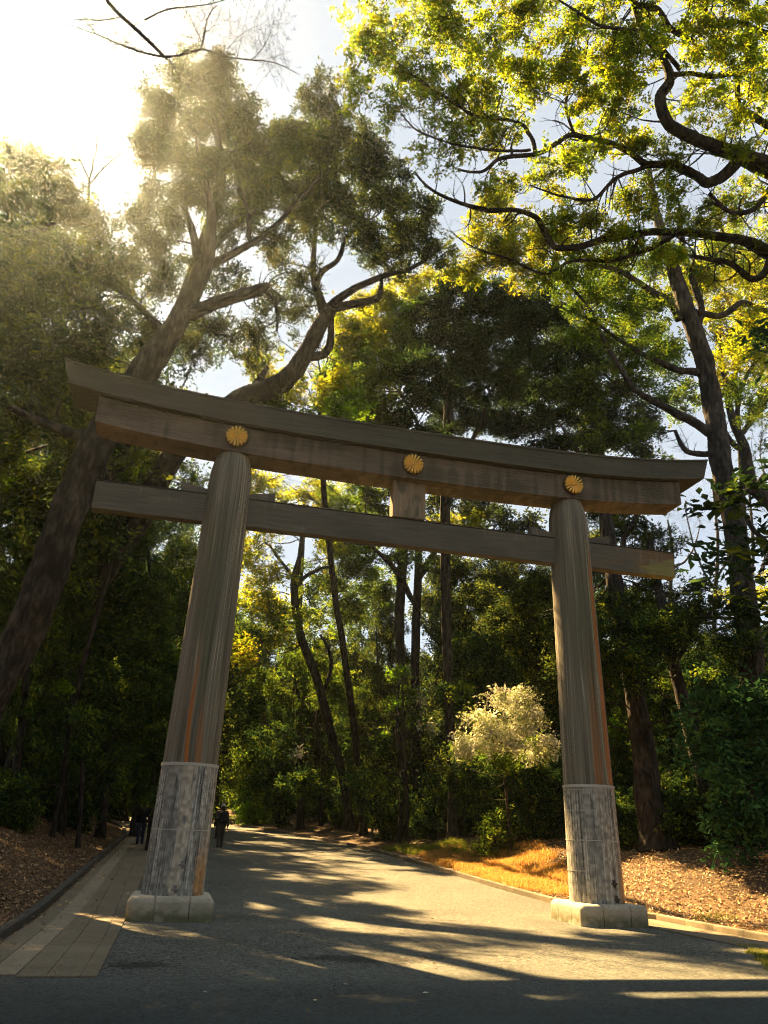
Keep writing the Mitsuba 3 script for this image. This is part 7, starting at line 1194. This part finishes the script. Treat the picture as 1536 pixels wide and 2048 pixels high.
dry = [(5.7, 6.0, 0.9), (5.6, 8.0, 0.9), (6.2, 7.0, 1.1), (6.6, 9.0, 1.3), (5.8, 10.0, 1.0), (6.4, 11.5, 1.2), (5.9, 13.0, 1.0), (6.8, 13.5, 1.2), (7.6, 11.0, 1.2), (7.4, 7.6, 1.1), (6.0, 15.2, 0.9), (7.8, 15.0, 1.0), (6.6, 17.5, 0.9), (6.0, 4.6, 0.7), (8.4, 13.0, 1.0)]
grass("dry_grass", "orange dry grass lit by the sun on the right verge beyond the gate", 30000, dry, 0.29, hue((0.52, 0.24, 0.055), (0.58, 0.34, 0.10), (0.44, 0.17, 0.040), (0.44, 0.31, 0.08), (0.30, 0.24, 0.05), (0.60, 0.42, 0.18)), 21, 0.75)
green = [(6.2, 19.0, 0.9), (7.2, 18.6, 1.0), (5.8, 21.5, 0.8), (8.6, 16.5, 0.9), (7.2, 16.6, 0.6)]
grass("green_grass", "yellow green grass behind the dry grass at the wood's edge", 7000, green, 0.38, hue((0.20, 0.24, 0.03), (0.28, 0.27, 0.04), (0.14, 0.19, 0.03)), 22, 0.6)
tufts = [(4.1 + 0.25 * k + 0.1 * math.sin(3 * k), -6.2 + 0.42 * k, 0.22) for k in range(7)] + [(4.6, -5.9, 0.25), (5.0, -5.4, 0.2)]
grass("green_grass_001", "small green tufts growing at the edge of the paved strip lower right", 2600, tufts, 0.07, hue((0.20, 0.23, 0.035), (0.12, 0.17, 0.03), (0.30, 0.27, 0.06)), 23, 0.5)
edge = [(6.9 + 0.8 * k % 2.6, -5.5 + 0.75 * k, 0.5) for k in range(8)]
grass("green_grass_002", "sparse green blades among the fallen leaves behind the right kerb", 1800, edge, 0.14, hue((0.22, 0.25, 0.04), (0.16, 0.20, 0.04)), 24, 0.7)

for n_, (x, y, a, s_, c) in enumerate([(-1.75, -7.75, 0.4, 0.09, (0.46, 0.42, 0.32)), (-3.05, -8.1, 1.3, 0.08, (0.42, 0.30, 0.14)), (-2.55, -7.2, 2.2, 0.06, (0.36, 0.26, 0.13)), (-4.15, -7.6, 0.2, 0.05, (0.40, 0.33, 0.2)), (0.2, -5.1, 1.0, 0.07, (0.45, 0.33, 0.16))]):
    k = thing("fallen_leaf", ("pale dry leaf nearest the middle of the dark foreground", "tan dry leaf left of the pale one in the foreground", "small brown leaf between path and puddle stain in the foreground", "tiny pale leaf just right of the path's near end", "curled tan leaf lying on the gravel in front of the right post")[n_], "leaf")
    t = np.linspace(0, 1, 9)
    wv = 0.26 * np.sin(np.pi * t) ** 0.8
    X = np.r_[t, t[::-1], t]
    pts = np.array([(u - 0.5, sgn * w, 0.10 * (u - 0.4) ** 2 + 0.16 * w * w * 8 * abs(sgn) + 0.02) for u, w in zip(t, wv) for sgn in (-1, 0, 1)]) * s_
    i, j = np.meshgrid(np.arange(8), np.arange(2), indexing="ij")
    q = i * 3 + j
    scene[k] = {**mikit.ply((pts, np.stack([q, q + 3, q + 4, q + 1], -1).reshape(-1, 4)), "litter_mat", smooth=True, color=np.tile(c, (len(pts), 1))), "to_world": T().translate([x, y, float(grade(y)) + 0.008]).rotate([0, 0, 1], math.degrees(a))}


# ------------------------------------------------------------------ people
def body(joints, bones, length=0.035):
    parts = []
    for a, b in bones:
        (p, r), (q, s_) = joints[a], joints[b]
        A = m3.Manifold.sphere(r, 20).translate(list(p))
        B = m3.Manifold.sphere(s_, 20).translate(list(q))
        parts.append(m3.Manifold.batch_hull([A, B]))
    m = m3.Manifold.batch_boolean(parts, m3.OpType.Add).refine_to_length(length)
    t = tm(m)
    t.merge_vertices()
    trimesh.smoothing.filter_taubin(t, iterations=8)
    return t


def person(label, x, y, turn, h, coat, trousers, stride, long_coat=False, bag=None, hat=None, shoes=(0.02, 0.02, 0.02), hair=(0.012, 0.010, 0.009)):
    """A walker seen from behind; local +y is where the person goes."""
    k = thing("person", label, "person", "people walking away along the path")
    at = T().translate([x, y, float(grade(y)) + 0.012]).rotate([0, 0, 1], math.degrees(turn)).scale([h / 1.7] * 3)
    J, sw = {}, stride
    J["pelvis"], J["waist"], J["chest"] = ((0, 0, 0.93), 0.125), ((0, 0.0, 1.08), 0.115), ((0, 0.0, 1.30), 0.135)
    J["neck"], J["head"], J["crown"], J["chin"] = ((0, 0.01, 1.48), 0.052), ((0, 0.02, 1.585), 0.088), ((0, 0.005, 1.615), 0.085), ((0, 0.06, 1.53), 0.045)
    J["nose"] = ((0, 0.112, 1.575), 0.014)
    bones = [("pelvis", "waist"), ("waist", "chest"), ("chest", "neck"), ("neck", "head"), ("head", "crown"), ("head", "chin"), ("head", "nose")]
    for s_, n in ((-1, "l"), (1, "r")):
        f = s_ * sw
        J["sh" + n], J["el" + n], J["wr" + n] = ((s_ * 0.175, 0, 1.40), 0.06), ((s_ * 0.235, -0.10 * f * 2 - 0.03, 1.12), 0.043), ((s_ * 0.24, -0.26 * f * 2 + 0.06, 0.88), 0.030)
        J["palm" + n] = ((s_ * 0.235, -0.28 * f * 2 + 0.08, 0.81), 0.030)
        J["hip" + n], J["kn" + n], J["an" + n] = ((s_ * 0.09, 0, 0.90), 0.10), ((s_ * 0.095, 0.20 * f + 0.03, 0.50), 0.062), ((s_ * 0.095, 0.36 * f - 0.02, 0.085), 0.042)
        J["toe" + n] = ((s_ * 0.105, 0.36 * f + 0.14, 0.035), 0.033)
        J["ear" + n] = ((s_ * 0.088, 0.01, 1.575), 0.018)
        bones += [("chest", "sh" + n), ("sh" + n, "el" + n), ("el" + n, "wr" + n), ("wr" + n, "palm" + n), ("pelvis", "hip" + n), ("hip" + n, "kn" + n), ("kn" + n, "an" + n), ("an" + n, "toe" + n), ("head", "ear" + n)]
        for q in range(4):
            J[f"f{n}{q}"] = ((s_ * (0.235 - 0.01), -0.28 * f * 2 + 0.115 - 0.02 * q, 0.73 + 0.006 * abs(q - 1.5)), 0.009)
            bones.append(("palm" + n, f"f{n}{q}"))
        J["th" + n] = ((s_ * 0.215, -0.28 * f * 2 + 0.125, 0.775), 0.010)
        bones.append(("palm" + n, "th" + n))
    colour = lambda c: principled_once(c)
    scene[k] = {**mikit.ply(body(J, bones), colour((0.36, 0.23, 0.165)), smooth=True), "to_world": at}
    grow = lambda names, e: {n: (J[n][0], J[n][1] + e) for n in names}
    up = grow(["waist", "chest", "shl", "shr", "ell", "elr", "wrl", "wrr", "pelvis", "hipl", "hipr"], 0.022)
    cb = [("pelvis", "waist"), ("waist", "chest"), ("chest", "shl"), ("chest", "shr"), ("shl", "ell"), ("shr", "elr"), ("ell", "wrl"), ("elr", "wrr"), ("hipl", "waist"), ("hipr", "waist"), ("shl", "waist"), ("shr", "waist")]
    if long_coat:
        up["hl"], up["hr"] = ((-0.13, 0.0, 0.52), 0.11), ((0.13, 0.0, 0.52), 0.11)
        up["hb"] = ((0, -0.06, 0.50), 0.11)
        cb += [("hipl", "hl"), ("hipr", "hr"), ("hl", "hr"), ("pelvis", "hb"), ("hl", "hb"), ("hr", "hb")]
    put(k, "coat", {**mikit.ply(body(up, cb), colour(coat), smooth=True), "to_world": at})
    legs = grow(["pelvis", "hipl", "hipr", "knl", "knr", "anl", "anr"], 0.016)
    put(k, "trousers", {**mikit.ply(body(legs, [("pelvis", "hipl"), ("pelvis", "hipr"), ("hipl", "knl"), ("hipr", "knr"), ("knl", "anl"), ("knr", "anr")]), colour(trousers), smooth=True), "to_world": at})
    for n in "lr":
        put(k, "shoe", {**mikit.ply(body(grow(["an" + n, "toe" + n], 0.010), [("an" + n, "toe" + n)]), colour(shoes), smooth=True), "to_world": at})
    hr = {"a": ((0, -0.02, 1.61), 0.098), "b": ((0, -0.045, 1.53), 0.070), "c": ((0, 0.03, 1.66), 0.062)}
    put(k, "hair", {**mikit.ply(body(hr, [("a", "b"), ("a", "c")]), colour(hair), smooth=True), "to_world": at})
    if hat:
        b = {"a": ((0, 0.0, 1.69), 0.085), "b": ((0, 0.0, 1.64), 0.108)}
        put(k, "hat", {**mikit.ply(body(b, [("a", "b")]), colour(hat), smooth=True), "to_world": at})
    if bag:
        b = {"a": ((-0.09, -0.20, 1.36), 0.06), "b": ((0.09, -0.20, 1.36), 0.06), "c": ((-0.10, -0.22, 1.04), 0.075), "d": ((0.10, -0.22, 1.04), 0.075)}
        put(k, "backpack", {**mikit.ply(body(b, [("a", "b"), ("c", "d"), ("a", "c"), ("b", "d"), ("a", "d"), ("b", "c")]), colour(bag), smooth=True), "to_world": at})
    return k


_cols = {}


def principled_once(c):
    if c not in _cols:
        _cols[c] = f"cloth_mat_{len(_cols)}"
        principled(_cols[c], c, 0.85, None, 0, 0.2)
    return _cols[c]


person("person in dark jacket and blue jeans walking by the left kerb", -6.02, 21.8, 0.05, 1.76, (0.012, 0.012, 0.015), (0.020, 0.030, 0.060), 0.5)
person("person in long black coat with pale legs left of the gate's left post", -5.42, 22.2, -0.05, 1.72, (0.008, 0.008, 0.009), (0.25, 0.21, 0.17), -0.4, long_coat=True)
person("person in light cap with dark backpack just right of the left post", -2.55, 21.2, 0.1, 1.78, (0.035, 0.028, 0.022), (0.05, 0.045, 0.035), 0.45, bag=(0.010, 0.010, 0.012), hat=(0.40, 0.34, 0.26))
person("person in black jacket farther away beside the light cap", -2.25, 28.6, 0.1, 1.72, (0.014, 0.013, 0.013), (0.03, 0.028, 0.028), -0.4)

# ------------------------------------------------------------------ haze
scene["haze_air"] = {"type": "homogeneous", "albedo": {"type": "rgb", "value": [0.74, 0.87, 0.99]}, "sigma_t": 0.00048, "phase": {"type": "hg", "g": 0.94}}
scene["haze"] = {"type": "cube", "to_world": T().translate([0, 45, 19.5]).scale([150, 125, 22.5]), "bsdf": {"type": "null"}, "interior": {"type": "ref", "id": "haze_air"}}
labels["haze"] = {"label": "thin sunlit haze in the air between the trees", "category": "haze", "kind": "stuff"}
scene["camera"]["medium"] = {"type": "ref", "id": "haze_air"}
